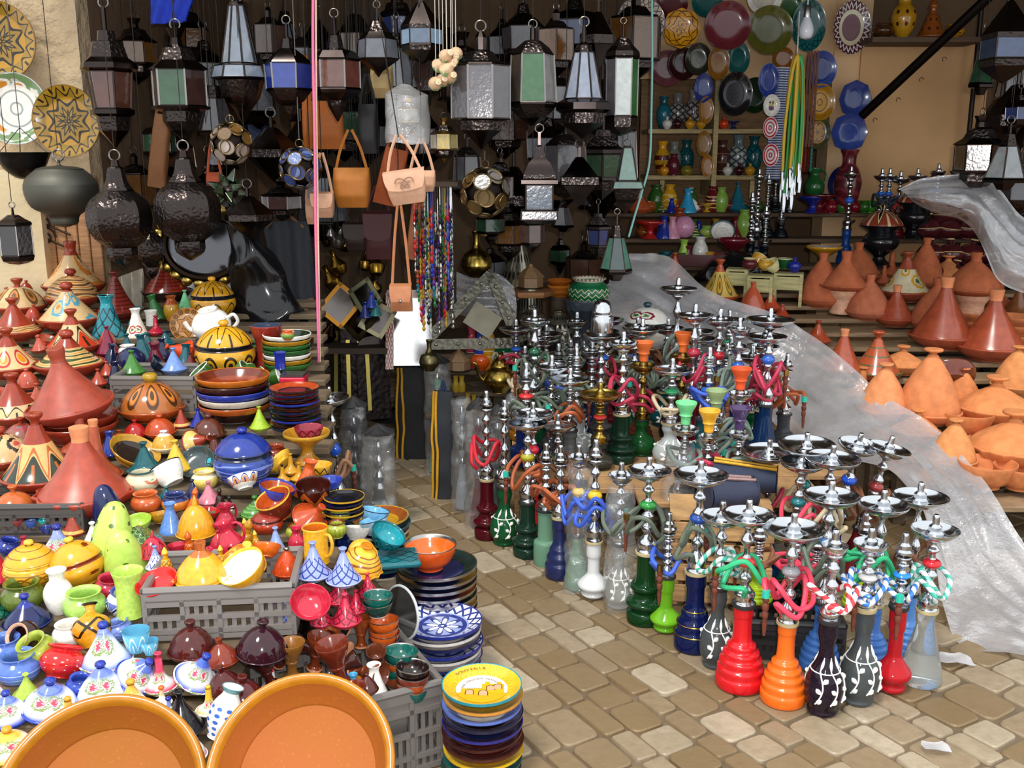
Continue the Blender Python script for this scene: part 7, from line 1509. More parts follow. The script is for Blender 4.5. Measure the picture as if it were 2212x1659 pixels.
# ================================================================ ropes, cords, straps
def cord(name, pts, r, m, label, cat, extra=None):
    b = MB(); b.tube(crom([at_y(*q) for q in pts], 6), r, m, 8); o = b.build(name); return tag(o, label, cat)
cord('rope', [(677,-60,4.05),(676,100,4.05),(680,300,4.05),(682,500,4.05),(687,700,4.02),(690,905,4.0)], .0055, CL('d86a90',.8), 'pink rope hanging from the roof down to the dark plates', 'rope')
cord('rope', [(682,-60,4.06),(683,200,4.06),(686,420,4.06),(690,700,4.03),(694,960,3.99)], .004, CL('d8b8a0',.8), 'pale string hanging alongside the pink rope', 'rope')
cord('cord', [(1408,-60,5.6),(1409,120,5.6),(1407,240,5.6),(1403,350,5.6),(1385,420,5.55),(1370,470,5.5),(1358,512,5.45)], .006, PL('8fc8c4',.4), 'pale teal cord hanging in front of the shelves', 'cord')
def bundle(px, y0, y1, w_, Y, cols, label, name, cat):
    r = root_at(name, at_y(px,y0,Y), 1, label, cat); P0 = at_y(px,y0,Y); k = m_per_px(P0); L = P0.z - at_y(px,y1,Y).z
    for i,(c,dx,ln) in enumerate(cols):
        b = MB(); x = dx*k; wv = random.Random(i).uniform(-.012,.012)
        for s in (-1,1):
            pass
        b.tube(crom([(x*.9-w_*k*.18,-.01*i,-L*ln),(x-w_*k*.20+wv,-.012*i,-L*ln*.6),(x*.6-w_*k*.12,-.012*i,-L*.14),(x*.3,-.012*i,-.0),(x*.6+w_*k*.12,-.012*i,-L*.14),(x+w_*k*.20+wv,-.012*i,-L*ln*.6),(x*.9+w_*k*.18,-.01*i,-L*ln*.98)],6), .0095, PL(c,.4), 8); h = b.build('hose', r)
        b = MB()
        for sx in (-1,1): pass
        for xx,zz in ((x*.9-w_*k*.18,-L*ln),(x*.9+w_*k*.18,-L*ln*.98)):
            b = MB(); b.tube([(xx,-.01*i,zz+.01),(xx,-.012*i-.004,zz-.04),(xx,-.012*i-.004,zz-.10)],[.011,.013,.008],CHROME(),8); b.build('mouthpiece', h)
    b = MB(); b.tube([(0,0,.25),(0,-.01,-.01)],.004,CL('d8d0c8',.8),6); b.build('string', r)
bundle(1721,122,400,46,6.1,(('c8a01c',-10,1.0),('d0aa20',4,.96),('2f9a48',-4,1.08),('c8a01c',12,.94),('3aa050',8,.86),('d0aa20',-14,.9)),'loops of yellow and green hoses with chrome tips hanging before the shelves','hose_bundle','hoses')
r = root_at('strap_bundle', at_y(1757,110,6.2), 1, 'brown leather straps with beaded ends hanging right of the yellow hoses', 'straps')
for i in range(4):
    b = MB(); L = at_y(1757,110,6.2).z-at_y(1757,318,6.2).z; b.box(((i-1.5)*.017,-.004*i,-L/2),(.013,.005,L),CL('5a3020',.7)); s_ = b.build('strap', r)
    b = MB(); x_ = (i-1.5)*.017
    b.lathe(prof_s([(0,-L)]+[(.009 if q%2 else .004,-L-.012*q-.004) for q in range(12)]+[(0,-L-.15)],2),G(('6a1a14','7a2a1c','5a1414','2a7a6a')[i]),10,Matrix.Translation((x_,-.004*i,0))); b.build('bead_string', s_)
# bead and pipe strings
rr = random.Random(31); bc = [('red','b81c24'),('blue','1c2f9a'),('green','1c7a34'),('yellow','c8961c'),('purple','5a2a8a'),('black','141416'),('rust','8a3a1c'),('navy','16204a'),('white','d0ccc8'),('teal','1c6a7a')]
RZ_ = at_y(890,396,4.58).z - .01
for i in range(30):
    x = 900 + (i*37 % 84) + rr.uniform(-2,2); y0 = 398 + (i*13 % 46); y1 = 590 + (i*29 % 140); Y = 4.45 + (i % 5)*.06
    c1, c2 = bc[i % 10], bc[(i*3+1) % 10]; p = at_y(x,y1,Y); L = at_y(x,y0,Y).z - p.z; b = MB(); m1 = G(c1[1],.2); m2 = G(c2[1],.2) if i % 3 else MT('b8b4b0',.25); pr = []; z_ = 0
    pr.append((0,0)); mm_ = []
    while z_ < L*.82:
        st = rr.uniform(.018,.034); w1 = rr.uniform(.006,.0105); pr += [(w1*.5,z_+.002),(w1,z_+st*.5),(w1*.45,z_+st*.95)]; z_ += st
    pr.append((.003,L*.84)); pr.append((.003,L)); pr += [(.0016,L+.01),(.0016,RZ_-p.z),(0,RZ_-p.z)]
    mats_ = [m1 if (q//9) % 2 else m2 for q in range(len(pr)-1)]
    b.lathe(pr, mats_, 10)
    nm = c1[0]+' and '+(c2[0] if i % 3 else 'silver'); o = b.build('pipe_string'); o.location = p
    tag(o, 'hanging %s beaded pipe in the bunch left of the brass flask' % nm, 'pipe', '%s beaded pipes in the hanging bunch' % nm)
b = MB(); q0 = at_y(890,396,4.58); q1 = at_y(992,396,4.58); b.box((q0+q1)/2,(q1.x-q0.x,.28,.02),WD('4a3a2a')); b.tube([q0+Vector((.01,0,0)),Vector((q0.x+.01,q0.y,ROOFZ))],.003,MT('38332f',.5),5); b.tube([q1-Vector((.01,0,0)),Vector((q1.x-.01,q1.y,ROOFZ))],.003,MT('38332f',.5),5)
o = b.build('hanging_rail'); tag(o,'wooden rail from which the bunch of beaded pipes hangs','rail')
# ================================================================ leather bags
def purse(px, y0, y1, w_, Y, col, label, strap=None, tilt=(0,0), flap=True, rnd=.5, deep=.07, button=False, tooled=False):
    top = at_y(px,y0,Y); bot = at_y(px,y1,Y); H = top.z-bot.z; W = w_*m_per_px(top); r = root_at('leather_bag', bot, 1, label, 'bag', tilt); m = CL(col,.65,30)
    b = MB()
    def f(u,v):
        a = u*2*PI; e = .55; sx = W/2*(1-.10*v - (rnd*.25*(1-v)**3)); c, s = math.cos(a), math.sin(a); k_ = min(1, .35+2.2*v)*min(1,.3+2.5*(1-v))
        return (sx*math.copysign(abs(c)**e,c), deep/2*k_*math.copysign(abs(s)**e,s), H*v)
    b.grid(f, 32, 14, m); i0=len(b.v); b.build('body', r)
    if flap:
        b = MB(); g = lambda u,v: ((u-.5)*W*.98*(1-.18*v**3), -deep/2-.004-.012*math.sin(v*PI*.5)+(.03 if v<.08 else 0)*(1-v/.08), H*(1.0-.62*v) + (.07*H*(2*u-1)**2*v if rnd else 0)); b.grid(g, 16, 10, CL(col,.6,28)); b.grid(lambda u,v: (g(u,v)[0], g(u,v)[1]+.004, g(u,v)[2]),16,10,CL(col,.6,28)); fl_ = b.build('flap', r)
        if tooled:
            b = MB()
            for q in (-1,1): b.tube(crom([(q*W*(.06+.16*math.cos(t)), -deep/2-.021, H*(.62+.14*math.sin(t*1.3))) for t in [j*.5 for j in range(11)]],3),.0028,CL(dkh(col),.7),6)
            b.build('tooling', fl_)
        if button:
            b = MB(); b.lathe([(0,.008),(.006,.006),(.008,0),(0,0)],SILV,12,Matrix.Translation((0,-deep/2-.016,H*.42))@Matrix.Rotation(PI/2,4,'X')); b.build('stud', fl_)
    if strap:
        z = at_y(px,strap,Y).z-bot.z; b = MB()
        for s_ in (-1,1): b.tube(crom([(s_*W*.40,0,H*.9),(s_*W*.25,0,H+(z-H)*.5),(s_*W*.04,.004*s_,z)],5),.0065,m,6)
        b.build('strap', r)
        b = MB(); b.tube([(0,0,z-.008),(0,0,ROOFZ-bot.z)],.0022,MT('38332f',.5),5); b.build('hook_wire', r)
    return r
def dkh(h): return ''.join('%02x' % int(int(h[i:i+2],16)*.75) for i in (0,2,4))
purse(884,365,440,92,4.1,'c89a7c','pale tooled leather saddle bag hanging in the middle of the stall',strap=290,rnd=1,tooled=True,tilt=(0,-8))
purse(912,368,414,64,4.22,'c8987a','pale leather bag partly behind the tooled saddle bag',strap=300,flap=False,rnd=1)
purse(868,612,672,48,4.3,'b4744c','tan leather satchel with stud and long straps above the white mirror',strap=430,button=True,rnd=0)
purse(700,414,470,50,4.25,'b08468','pale leather pouch hanging right of the pink rope',strap=330,rnd=1,flap=True)
purse(676,428,484,30,4.3,'a87c62','small pale leather pouch hidden behind the pink rope',strap=350,rnd=1,flap=False)
purse(762,362,448,86,4.35,'a8641c','orange leather pouch wrapped in shiny film',strap=280,rnd=1,flap=False,deep=.10)
purse(705,218,322,84,4.7,'a85a18','large orange leather bag behind the rust paned lantern',strap=120,rnd=0,flap=False)
purse(668,205,318,24,4.72,'b8641c','narrow orange leather panel bag at the pink rope',strap=120,rnd=0,flap=False)
purse(832,318,442,56,4.6,'a04a1c','rust orange leather bag hanging behind the saddle bag',strap=200,rnd=0,flap=False,tilt=(0,14))
purse(797,225,332,44,4.4,'17171a','black shiny plastic wrapped bag above the orange pouch',strap=160,rnd=.6,flap=False)
purse(826,142,212,52,4.45,'b49a68','tan oval skin drum bag under the faceted lantern',strap=120,rnd=1,flap=False,deep=.12)
purse(820,455,560,64,5.0,'4a1a1c','dark red leather handbag in the shadows above the frames',strap=400,rnd=.5)
purse(770,480,540,52,5.0,'2c1a16','dark brown round leather bag left of the dark red one',strap=400,rnd=1)
purse(888,430,560,26,4.62,'9a5a34','long tan leather strap bag beside the bead bunch',strap=400,flap=False,rnd=0,tilt=(0,8))
purse(338,245,405,40,4.85,'8a5a34','brown leather panel bag behind the columned lantern',strap=100,flap=False,rnd=0,tilt=(0,10))
purse(465,372,402,36,4.8,'b8502c','orange red leather tag bag left of the star lantern',strap=300,flap=False,rnd=0)
# cluster of little clay bells
for i,(x,y) in enumerate(((965,120),(978,132),(950,140),(966,150),(985,118),(958,172),(942,180),(975,165))):
    p = at_y(x,y,4.1+.02*(i%3)); b = MB(); b.lathe(prof_s([(0,.045),(.012,.045),(.014,.03),(.022,.012),(.028,-.012),(.024,-.014),(0,.0)],3), P('bloom','d8b490','8a4a34',3,1,.2,'7a9a6a'), 16, Matrix.Rotation(rr.uniform(.8,1.8),4,'X')@Matrix.Rotation(rr.uniform(-.8,.8),4,'Y')); r = root_at('clay_bell', p, 1, 'little painted clay bell in the cluster beside the tall grey paned lantern','bell',group='painted clay bells in the cluster'); b.build('bell', r)
    b = MB(); b.tube([(0,0,.02),(0,.004,ROOFZ-p.z)],.0014,CL('c8c0b4',.8),4); b.build('string', r)
# ================================================================ plates on the walls
def wplate(px, py, w_, Y, label, shape='plate', ry=0.0, rx=90, seg=40, hs=1.0, **m):
    p = at_y(px,py,Y); s = w_*m_per_px(p); ms = mset(m, WH)
    return one('wall_plate', shape_mesh(shape, ms, seg, 3 if seg > 12 else 1), p, (s, s*hs, s), label, 'plate', rot=(RT(rx), 0, RT(ry)))
AMP = dict(a=G('5a3e10'),r=G('8a6614'),b=P('arch','92701a','241a08',14,1,.22,'a47c26'),f=P('petal','94701a','1c1406',8,1,.2,'b0801c'))
wplate(3,90,164,4.72,'amber flower plate on the left wall, cut by the left edge',ry=0,**AMP)
wplate(38,235,150,4.70,'white plate with fruit garland and grey rings on the left wall',a=WH,r=G('b8bcb8'),b=P('bloom','e8e2d8','c8842a',9,1,.30,'6f8a5a'),f=P('rings','ece4da','9aa09c',4,2,.08))
wplate(151,262,150,4.66,'amber flower plate on the left wall in front of the white one',ry=-4,**AMP)
FY_ = 6.88
wplate(1380,50,108,6.2,'white plate with eight pointed dark petals hanging by the narrow lantern',ry=8,a=WH,r=G('4a4a68'),b=P('diamond','d0c4b4','6a5a58',22,1,.10),f=P('star','d8ccbc','2c2438',8,1,.14,'b89a78'))
wplate(1470,62,84,6.4,'yellow octagonal plate with black line pattern',seg=8,a=YE,r=YE,b=P('diamond','c88a14','3a2408',8,1,.08),f=P('petal','d09018','3a2408',5,1,.12))
wplate(1570,56,100,6.4,'maroon engraved plate, large round one near the top',a=G('4a1a20'),r=G('5a1f28'),b=P('vein','6e2630','3c1218',9,3,.08),f=P('vein','742a34','3c1218',8,4,.08))
wplate(1660,66,100,6.45,'olive green round plate right of the maroon one',a=G('3a3a12'),r=G('4a4a18'),b=G('55541c'),f=G('4a4a1a'))
wplate(1650,-6,78,6.6,'cream plate with yellow rim cut by the top edge',a=WH,r=G('c89a2a'),f=G('c8bfae'))
wplate(1745,56,74,6.5,'teal patterned plate behind the light bulb',hs=1.45,a=G('0f4a4c'),r=G('114f52'),b=P('diamond','14585a','0a2c30',16,1,.1),f=P('vein','14585a','0a2c30',7,3,.1))
wplate(1838,60,80,6.86,'burgundy plate with white wavy rim and white centre on the pillar',hs=1.38,a=G('3a1a24'),r=P('zig','3a1a28','e0dcd8',24,1,.3),b=P('zig','5a2a38','e4e0dc',24,1,.16),f=P('rings','6a2f3e','6a2f3e',4,1,.1,'d8cfae'))
for (x,y,w_,hs,Y,l,mm_) in ((1450,8,70,1,6.8,'maroon plate at the top edge behind the yellow octagon',dict(a=G('5a1a20'))),(1527,4,66,1,6.8,'teal plate at the top edge between octagon and maroon plate',dict(a=G('155a58'))),(1702,14,60,1,6.8,'green plate at the top edge behind the light bulb plate',dict(a=G('2a5a24'))),
 (1440,148,72,1.05,6.8,'dull mauve plate with raised rings below the yellow octagon',dict(a=G('6a3a40'),f=P('rings','6a3a40','54282f',4,3,.2))),(1474,138,64,1.05,6.78,'very dark maroon plate overlapping the mauve one',dict(a=G('2f0f12'))),(1508,128,56,1.2,6.76,'dark plate with painted flowers right of the dark maroon one',dict(a=G('2a2a20'),f=P('bloom','34362a','7a4a2c',5,2,.2,'5a6a4a'))),
 (1551,136,48,1.5,6.74,'amber oval plate seen at an angle under the maroon engraved one',dict(a=G('8a5a1c'))),(1594,126,50,1.4,6.8,'teal oval plate under the olive one',dict(a=G('1c5a58'))),(1690,128,50,1,6.84,'rust plate partly behind the yellow hoses',dict(a=G('8a5218'))),(1519,190,44,1.45,6.66,'royal blue octagonal bowl hung at the shelf upright',dict(a=G('1f2f78'))),
 (1586,203,76,1.2,6.7,'black engraved plate with silver gloss on the right shelf',dict(a=BLK,f=P('vein','38343a','1a181c',8,3,.1))),(1630,206,62,1.2,6.74,'dark green plate right of the black engraved one',dict(a=G('132a12'))),(1660,174,44,1.6,6.6,'cobalt plate with lighter centre beside the striped cloth',dict(a=G('2a4090'),r=G('3a52a8'),f=G('22388a'))),
 (1772,150,68,1.12,6.84,'blue plate with pale rim behind the brown straps',dict(a=G('3a4f98'),r=G('4a60a8'),f=G('22347c'))),(1770,221,66,1.15,6.84,'yellow plate with brown scrolls behind the brown straps',dict(a=YE,r=G('c8962a'),b=P('vein','c08a1c','5a3408',9,2,.12),f=P('rings','c8942a','6a4410',4,2,.1))),(1766,286,54,1.3,6.85,'yellow and black star plate below the scrolled one',dict(a=G('4a4a2a'),r=G('3a3a24'),f=P('star','c08418','1c1408',6,1,.14))),
 (1845,214,72,1.1,6.84,'blue octagonal plate on the pillar, upper of the two',dict(a=G('2c3f86'))),(1831,286,84,1,6.78,'blue octagonal plate on the pillar, lower of the two',dict(a=G('2f4590'))),(1823,398,72,1.12,6.9,'deep blue plate leaning on the pillar behind the maroon vase',dict(a=G('131f5c'),f=P('vein','16246a','0c1440',7,3,.1))),
 (1663,276,34,1.35,6.5,'red and white ringed plate hanging on the striped cloth, upper one',dict(a=WH,r=G('c02838'),b=P('rings','e8e0e0','c02838',4,1,.25),f=P('rings','e4dcdc','b82434',4,2,.2))),(1664,335,36,1.38,6.5,'red and white ringed plate hanging on the striped cloth, lower one',dict(a=WH,r=G('c02838'),b=P('rings','e8e0e0','c02838',4,1,.25),f=P('rings','e4dcdc','b82434',4,2,.2))),
 (1524,238,34,1.7,6.66,'amber oval plate hung on edge in the upper left shelf bay',dict(a=G('8a5a18'))),(1519,310,34,1.6,6.66,'amber spotted plate hung on edge in the lower left shelf bay',dict(a=G('7a5218'))),(1527,358,28,1.7,6.66,'ochre plate hung on edge below the amber spotted one',dict(a=G('8a5a1c')))):
    oc = 'octagonal' in l
    wplate(x,y,w_,Y,l,hs=hs,seg=8 if oc else 36,ry=rr.uniform(-6,10),**mm_)
# small crest plate
o = wplate(1666,228,36,6.52,'small white plate with a striped yellow and red crest on the cloth',hs=1.3,a=WH,r=G('d8d4c4'),f=WH)
b = MB()
def q4(x0,y0,x1,y1,h): i0=len(b.v); b.v += [Vector((x0,y0,.05)),Vector((x1,y0,.05)),Vector((x1,y1,.05)),Vector((x0,y1,.05))]; b.face([i0,i0+1,i0+2,i0+3],PL(h,.3),None,False)
q4(-.16,.06,-.02,.22,'e8e4dc'); q4(-.11,.06,-.07,.22,'b81c28'); q4(-.16,.12,-.02,.16,'b81c28'); q4(.0,.06,.16,.22,'d0c02a'); q4(.03,.06,.06,.22,'b81c28'); q4(.10,.06,.13,.22,'b81c28'); q4(-.14,-.02,.14,.05,'c8b82a'); q4(-.15,-.2,-.05,-.03,'7a1c4a'); q4(-.05,-.23,.05,-.03,'2a2f7a'); q4(.05,-.2,.15,-.03,'7a1c4a')
b.build('painted_crest', o, None)
# striped cloth behind them
q0 = at_y(1668,145,6.62); q1 = at_y(1692,388,6.62); m_ = NT('blue_white_ticking'); u_,v_,_ = m_.uv(); m_.put(m_.b.inputs['Base Color'], m_.mix(m_.ma('LESS_THAN',m_.ma('FRACT',m_.ma('MULTIPLY',v_,46.0)),.5), lin('c8ccd8'), lin('33457a'))); m_.b.inputs['Roughness'].default_value=.9
b = MB(); b.grid(lambda u,v: (q0.x+(q1.x-q0.x)*u, 6.62+.012*math.sin(u*9), q1.z+(q0.z-q1.z)*v), 14, 6, m_.m); b.grid(lambda u,v: (q0.x+(q1.x-q0.x)*u, 6.625+.012*math.sin(u*9), q1.z+(q0.z-q1.z)*v), 14, 6, m_.m); o = b.build('striped_cloth'); tag(o,'blue and white striped cloth strip hanging beside the shelves','cloth')
# light bulb
p = at_y(1742,58,5.9); r = root_at('light_bulb', p, 1, 'bare white light bulb hanging in front of the teal plate','lamp'); k = m_per_px(p)
b = MB(); b.lathe(prof_s([(0,-.068),(.03,-.058),(.041,-.025),(.036,.01),(.02,.045),(.018,.05),(0,.052)],4), PL('d8dce6',.15), 24); b.build('bulb', r)
b = MB(); b.lathe([(0,.048),(.018,.048),(.02,.06),(.018,.075),(.019,.1),(.012,.115),(0,.118)], MT('b8b8b8',.3), 18); b.build('socket', r); b = MB(); b.tube([(0,0,.115),(0,0,ROOFZ-p.z+.05)],.004,PL('d8d8d4',.5),6); b.build('cable', r)
# diagonal pole
b = MB(); b.tube([at_y(1862,250,6.55), at_y(2150,-20,5.9)], .028, MT('2b2624',.5), 12); o = b.build('roof_pole'); tag(o,'dark metal pole rising diagonally in front of the plywood panel','pole')
for t in range(4):
    p = at_y(1890+t*50,250-t*44,6.87); b = MB(); b.tube([p+Vector((.014*math.cos(a*.6),-.01,.014*math.sin(a*.6)-.03)) for a in range(8)],.0022,MT('4a4038',.5),5); o = b.build('wall_hook'); tag(o,'little bent wire hook on the plywood panel by the pole','hook','wire hooks on the plywood panel')
# yellow ware above the plywood panel
tp = at_y(1864,90,6.93).z
b = MB(); q0 = at_y(1868,96,6.75); q1 = at_y(2105,96,6.75); b.box(((q0.x+q1.x)/2,6.76,tp-.02),(q1.x-q0.x,.30,.03),WD('5a4430',.7)); o = b.build('wall_shelf'); tag(o,'high shelf above the plywood panel holding amber ware','shelf')
for (x,w_,sh,c,l) in ((1948,56,'urn','b8861c','amber pierced bottle lamp on the high shelf'),(2010,60,'minaret','8a4a1c','amber brown tagine lamp on the high shelf'),(1905,46,'jar','4a2c14','dark amber jar at the left of the high shelf'),(2060,42,'jar','b07a18','amber jar beside the pole on the high shelf')):
    p = at_y(x,90,6.72); p.z = tp; pot(sh,x,0,w_,l,p=p,a=G(c),b=P('dots',c,'3a2208',8,2,.18),zs=.9)
for x in (): cord('pouch_string', [(x,-20,6.3),(x,40,6.3)], .003, CL('b8b0a8'), 'string holding a yellow pouch by the pole top' if x==2095 else 'second string holding a yellow pouch by the pole top', 'string')
# ---------------------------------------------------------------- shelf unit with vases
zA = at_y(1480,284,6.9).z; zB = at_y(1480,383,6.9).z; xl = at_y(1395,285,6.9).x; xm = at_y(1540,285,6.9).x; xr = at_y(1690,285,6.9).x; zt = at_y(1480,165,6.9).z
r = root_at('shelf_unit', Vector((xm,6.9,0)), 1, 'pale wooden wall shelves full of vases behind the yellow hoses','shelf'); wm = WD('b09a6a',.7)
for z_ in (zA,zB): 
    for a,c in ((xl,xm),(xm,xr)): b = MB(); b.box(((a+c)/2-xm,.12,z_),(c-a-.02,.36,.028),wm); b.build('shelf_board', r)
b = MB(); b.box((0,.10,(zt+zB)/2-.06),(.032,.40,zt-zB+.12),wm); b.build('upright', r)
b = MB(); b.box(((xl+xr)/2-xm,.31,(zt+1.2)/2),(xr-xl,.02,zt-1.2),WD('8a6a48',.8)); b.build('back_panel', r)
for x_ in (xl+.12,xm+.28): b = MB(); b.box((x_-xm,.0,(zB+1.25)/2-.01),(.03,.03,zB-1.25-.02),wm); b.build('post', r)
VG = P('diamond','8a8684','2f2c2e',6,3,.12,'c8c4c0')
for (x,zr,w_,sh,l,mm_,zs) in ((1432,'A',34,'urn','teal two tone vase in the upper left shelf bay',dict(a=G('1c5a68'),b=G('1f6a7c')),1.15),(1462,'A',40,'urn','grey lozenge patterned vase in the upper left shelf bay, left one',dict(a=G('7a7674'),b=VG),1.05),(1496,'A',42,'urn','grey lozenge patterned vase in the upper left shelf bay, right one',dict(a=G('8a8684'),b=VG),1.1),
 (1432,'B',36,'urn','yellow and maroon banded vase in the lower left shelf bay',dict(a=YE,b=P('stripe','c8961c','5a1a1c',4,2,.5)),1.1),(1458,'B',34,'urn','grey green vase behind the maroon jar',dict(a=G('7a8478')),1.15),(1484,'B',36,'urn','dark teal scaled vase in the lower left shelf bay',dict(a=G('124a50'),b=P('scale','165a60','0a2a2c',12,6,.12)),1.15),
 (1562,'B',36,'urn','dark carved wood vase in the lower right shelf bay',dict(a=P('stripe','4a2c24','7a5a4a',6,6,.15)),1.15),(1596,'B',42,'urn','grey lozenge vase with white mask shape in the lower right bay',dict(a=G('6a7a80'),b=P('diamond','8a9498','2f3436',5,3,.1,'d0ccc8')),1.12),(1630,'B',38,'urn','deep teal vase in the lower right shelf bay',dict(a=G('0f4a52'),b=P('diamond','125a62','08282c',5,2,.08)),1.2)):
    p = at_y(x,300,7.03); p.z = (zA if zr=='A' else zB)+.014; pot(sh,x,0,w_,l,p=p,zs=zs,**mm_)
for i,(x,zr,c,cn) in enumerate(((1440,'A','d0ccc4','pearl white'),(1462,'A','3a0f14','dark maroon'),(1489,'A','c88a1c','orange yellow'),(1513,'A','c8901c','amber yellow'),(1562,'A','c03a14','orange red'),(1437,'B','c8861c','yellow'),(1575,'B','c8c4bc','white'),(1600,'B','3a0f16','maroon'),(1624,'B','c8901c','amber'))):
    p = at_y(x,300,6.80); p.z = (zA if zr=='A' else zB)+.014
    pot('pot',x,0,22,'little %s funnel topped flask at the front of the %s shelf'%(cn,'upper' if zr=='A' else 'lower'),p=p,a=G(c,.1),seg=20)
for (x,zr,c,l,sh) in ((1457,'B','5a1a28','plum domed jar in front of the lower left bay','vase'),(1486,'B','7a6a1c','olive amber jar in front of the dark teal vase','jar'),(1583,'A','1c2450','navy footed bowl stand under the black engraved plate','foot')):
    p = at_y(x,300,6.80); p.z = (zA if zr=='A' else zB)+.014; pot(sh,x,0,28,l,p=p,a=G(c))
# ---------------------------------------------------------------- things in the shadow of the aisle
# white mirror with inlaid frame
p = at_y(882,790,5.0); r = root_at('mirror', p, 1, 'tall bright mirror with bone inlaid frame standing under the bead bunch','mirror', (-20,0), RT(2)); k = m_per_px(p); H_ = at_y(882,640,5.0).z-p.z
b = MB(); b.box((.02,.0,H_/2),(.20,.012,H_),MT('f4f4f4',.03)); b.build('mirror_glass', r)
b = MB(); im = P('diamond','c8beb0','8a2a24',3,9,.14); b.box((-.095,0,H_/2),(.04,.03,H_+.04),im); b.build('frame_side', r)
b = MB(); b.box((.02,.0,H_+.015),(.26,.03,.04),im); b.build('frame_top', r)
# leaning dark frames with brass strips
for i,(x,y,y1,w_,l) in enumerate(((812,905,742,70,'black metal mirror frame with brass strip leaning in the aisle'),(765,890,715,50,'dark frame with two brass strips behind the tray of the lone hookah'),(735,880,700,40,'dark narrow frame with curved brass edge by the pink rope'))):
    p = at_y(x,y,5.05+.07*i); zt_ = at_y(x,y1,5.1).z; r = root_at('leaning_mirror', p, 1, l, 'frame', (-8,0), RT(18-12*i)); W = w_*m_per_px(p); H_ = zt_-p.z
    b = MB(); b.box((0,0,H_/2),(W,.02,H_),EM('1c1716',.4,40)); b.build('panel', r)
    for s_ in (-.18,.3)[:1+i%2+0]: b = MB(); b.box((s_*W,-.014,H_*.5),(.02,.01,H_*.75),MT('9a8c4a',.35)); b.build('brass_strip', r)
    b = MB(); b.poly_prism([(W*.42*math.cos(a*PI/8), H_+W*.25*math.sin(a*PI/8)) for a in range(9)], -.01, .01, DK()); b.build('crown', r)
    p.z = max(0.0, p.z)
# tangle of small framed mirrors and trinkets
rr = random.Random(77)
for i,(x,y,w_,a,c,l) in enumerate(((735,660,58,40,'a0702c','gold framed small mirror tilted in the trinket tangle'),(790,640,46,-35,'8a8a6a','silver framed small mirror tilted above the blue bottles'),(770,690,52,-50,'6a5a3a','dark gilt frame lying in the trinket tangle'),(815,690,50,30,'8a8468','narrow silver frame leaning under the tan satchel'))):
    p = at_y(x,y,4.95); W = w_*m_per_px(p); r = root_at('small_mirror', p, 1, l, 'mirror'); R3 = Euler((RT(-25),RT(a),0)).to_matrix()
    for q in range(4): b = MB(); d = (W/2,0) if q<2 else (0,W*.62); sg = 1 if q%2 else -1; b.box(R3@Vector((d[0]*sg,0,d[1]*sg)),(.02 if q<2 else W+.02,.018,W*1.24+.02 if q<2 else .02),MT(c,.35),R3); b.build('frame_bar', r)
    b = MB(); b.box((0,.0,0),(W-.015,.006,W*1.24-.015),MT('6a6460',.15),R3); b.build('glass', r)
for i in range(34):
    x = rr.uniform(705,840); y = rr.uniform(500,730); p = at_y(x,y,5.1+rr.random()*.3); c = ('brass','8a6a2a') if i%3==0 else ('silver','8a8684') if i%3==1 else ('dark bronze','3a2618')
    b = MB(); w_ = rr.uniform(.025,.05); b.lathe(prof_s([(0,-w_*1.2),(w_*.7,-w_),(w_,0),(w_*.5,w_*.7),(w_*.25,w_*1.4),(w_*.4,w_*1.8),(0,w_*2)],2),MT(c[1],.28),14,Euler((rr.uniform(-.6,.6),rr.uniform(-.6,.6),0)).to_matrix().to_4x4()); r = root_at('trinket', p, 1, 'small %s trinket hanging in the shaded tangle beside the rope'%c[0],'ornament',group='%s trinkets in the shaded tangle'%c[0]); b.build('ornament', r)
    b = MB(); b.tube([(0,0,w_*1.5),(0,0,ROOFZ-p.z)],.0013,MT('4a4642',.5),4); b.build('string', r)
for i,(x,y,h) in enumerate(((803,650,'1c2f8a'),(790,672,'16246a'),(812,668,'1c6a6a'))):
    p = at_y(x,y+14,4.9); pot('bottle',x,0,26,('cobalt bottle upright','navy bottle lower left','teal bottle right')[i]+' among the trinkets in the shade','bottle',p=p,a=G(h),seg=18)
# shelf carrying that tangle
b = MB(); q0 = at_y(700,735,5.2); q1 = at_y(846,735,5.2); b.box(((q0.x+q1.x)/2,5.25,q0.z-.02),(q1.x-q0.x,.5,.03),WD('3a2a1e',.7)); o = b.build('wall_shelf'); tag(o,'dark shelf under the trinket tangle at the end of the aisle','shelf')
# dark garment, tan board, black plastic
def cloth_panel(name, pts, label, cat, m, th=.02, fold=.015):
    Q = [at_y(*q) for q in pts]   # tl tr br bl
    b = MB(); f = lambda u,v,o: Q[0].lerp(Q[1],u).lerp(Q[3].lerp(Q[2],u),v)+Vector((0,o+fold*math.sin(u*14+v*3),0)); b.grid(lambda u,v: f(u,v,0),18,10,m); b.grid(lambda u,v: f(u,v,th),18,10,m); return tag(b.build(name),label,cat)
cloth_panel('jacket',[(566,478,4.72),(662,478,4.72),(690,640,4.7),(600,660,4.7)],'dark slate jacket hanging behind the black plastic bag','jacket',CL('2a2c33',.85,60))
jk = [o for o in COL.objects if o.name.startswith('jacket')][0]; q = at_y(614,478,4.72); b = MB(); b.tube([q+Vector((-.09,0,-.03)),q+Vector((0,0,.05)),q+Vector((.09,0,-.03))],.008,WD('6a4a2e'),6); b.tube([q+Vector((0,0,.05)),Vector((q.x,q.y,ROOFZ))],.003,MT('38332f',.5),5); b.build('hanger', jk)
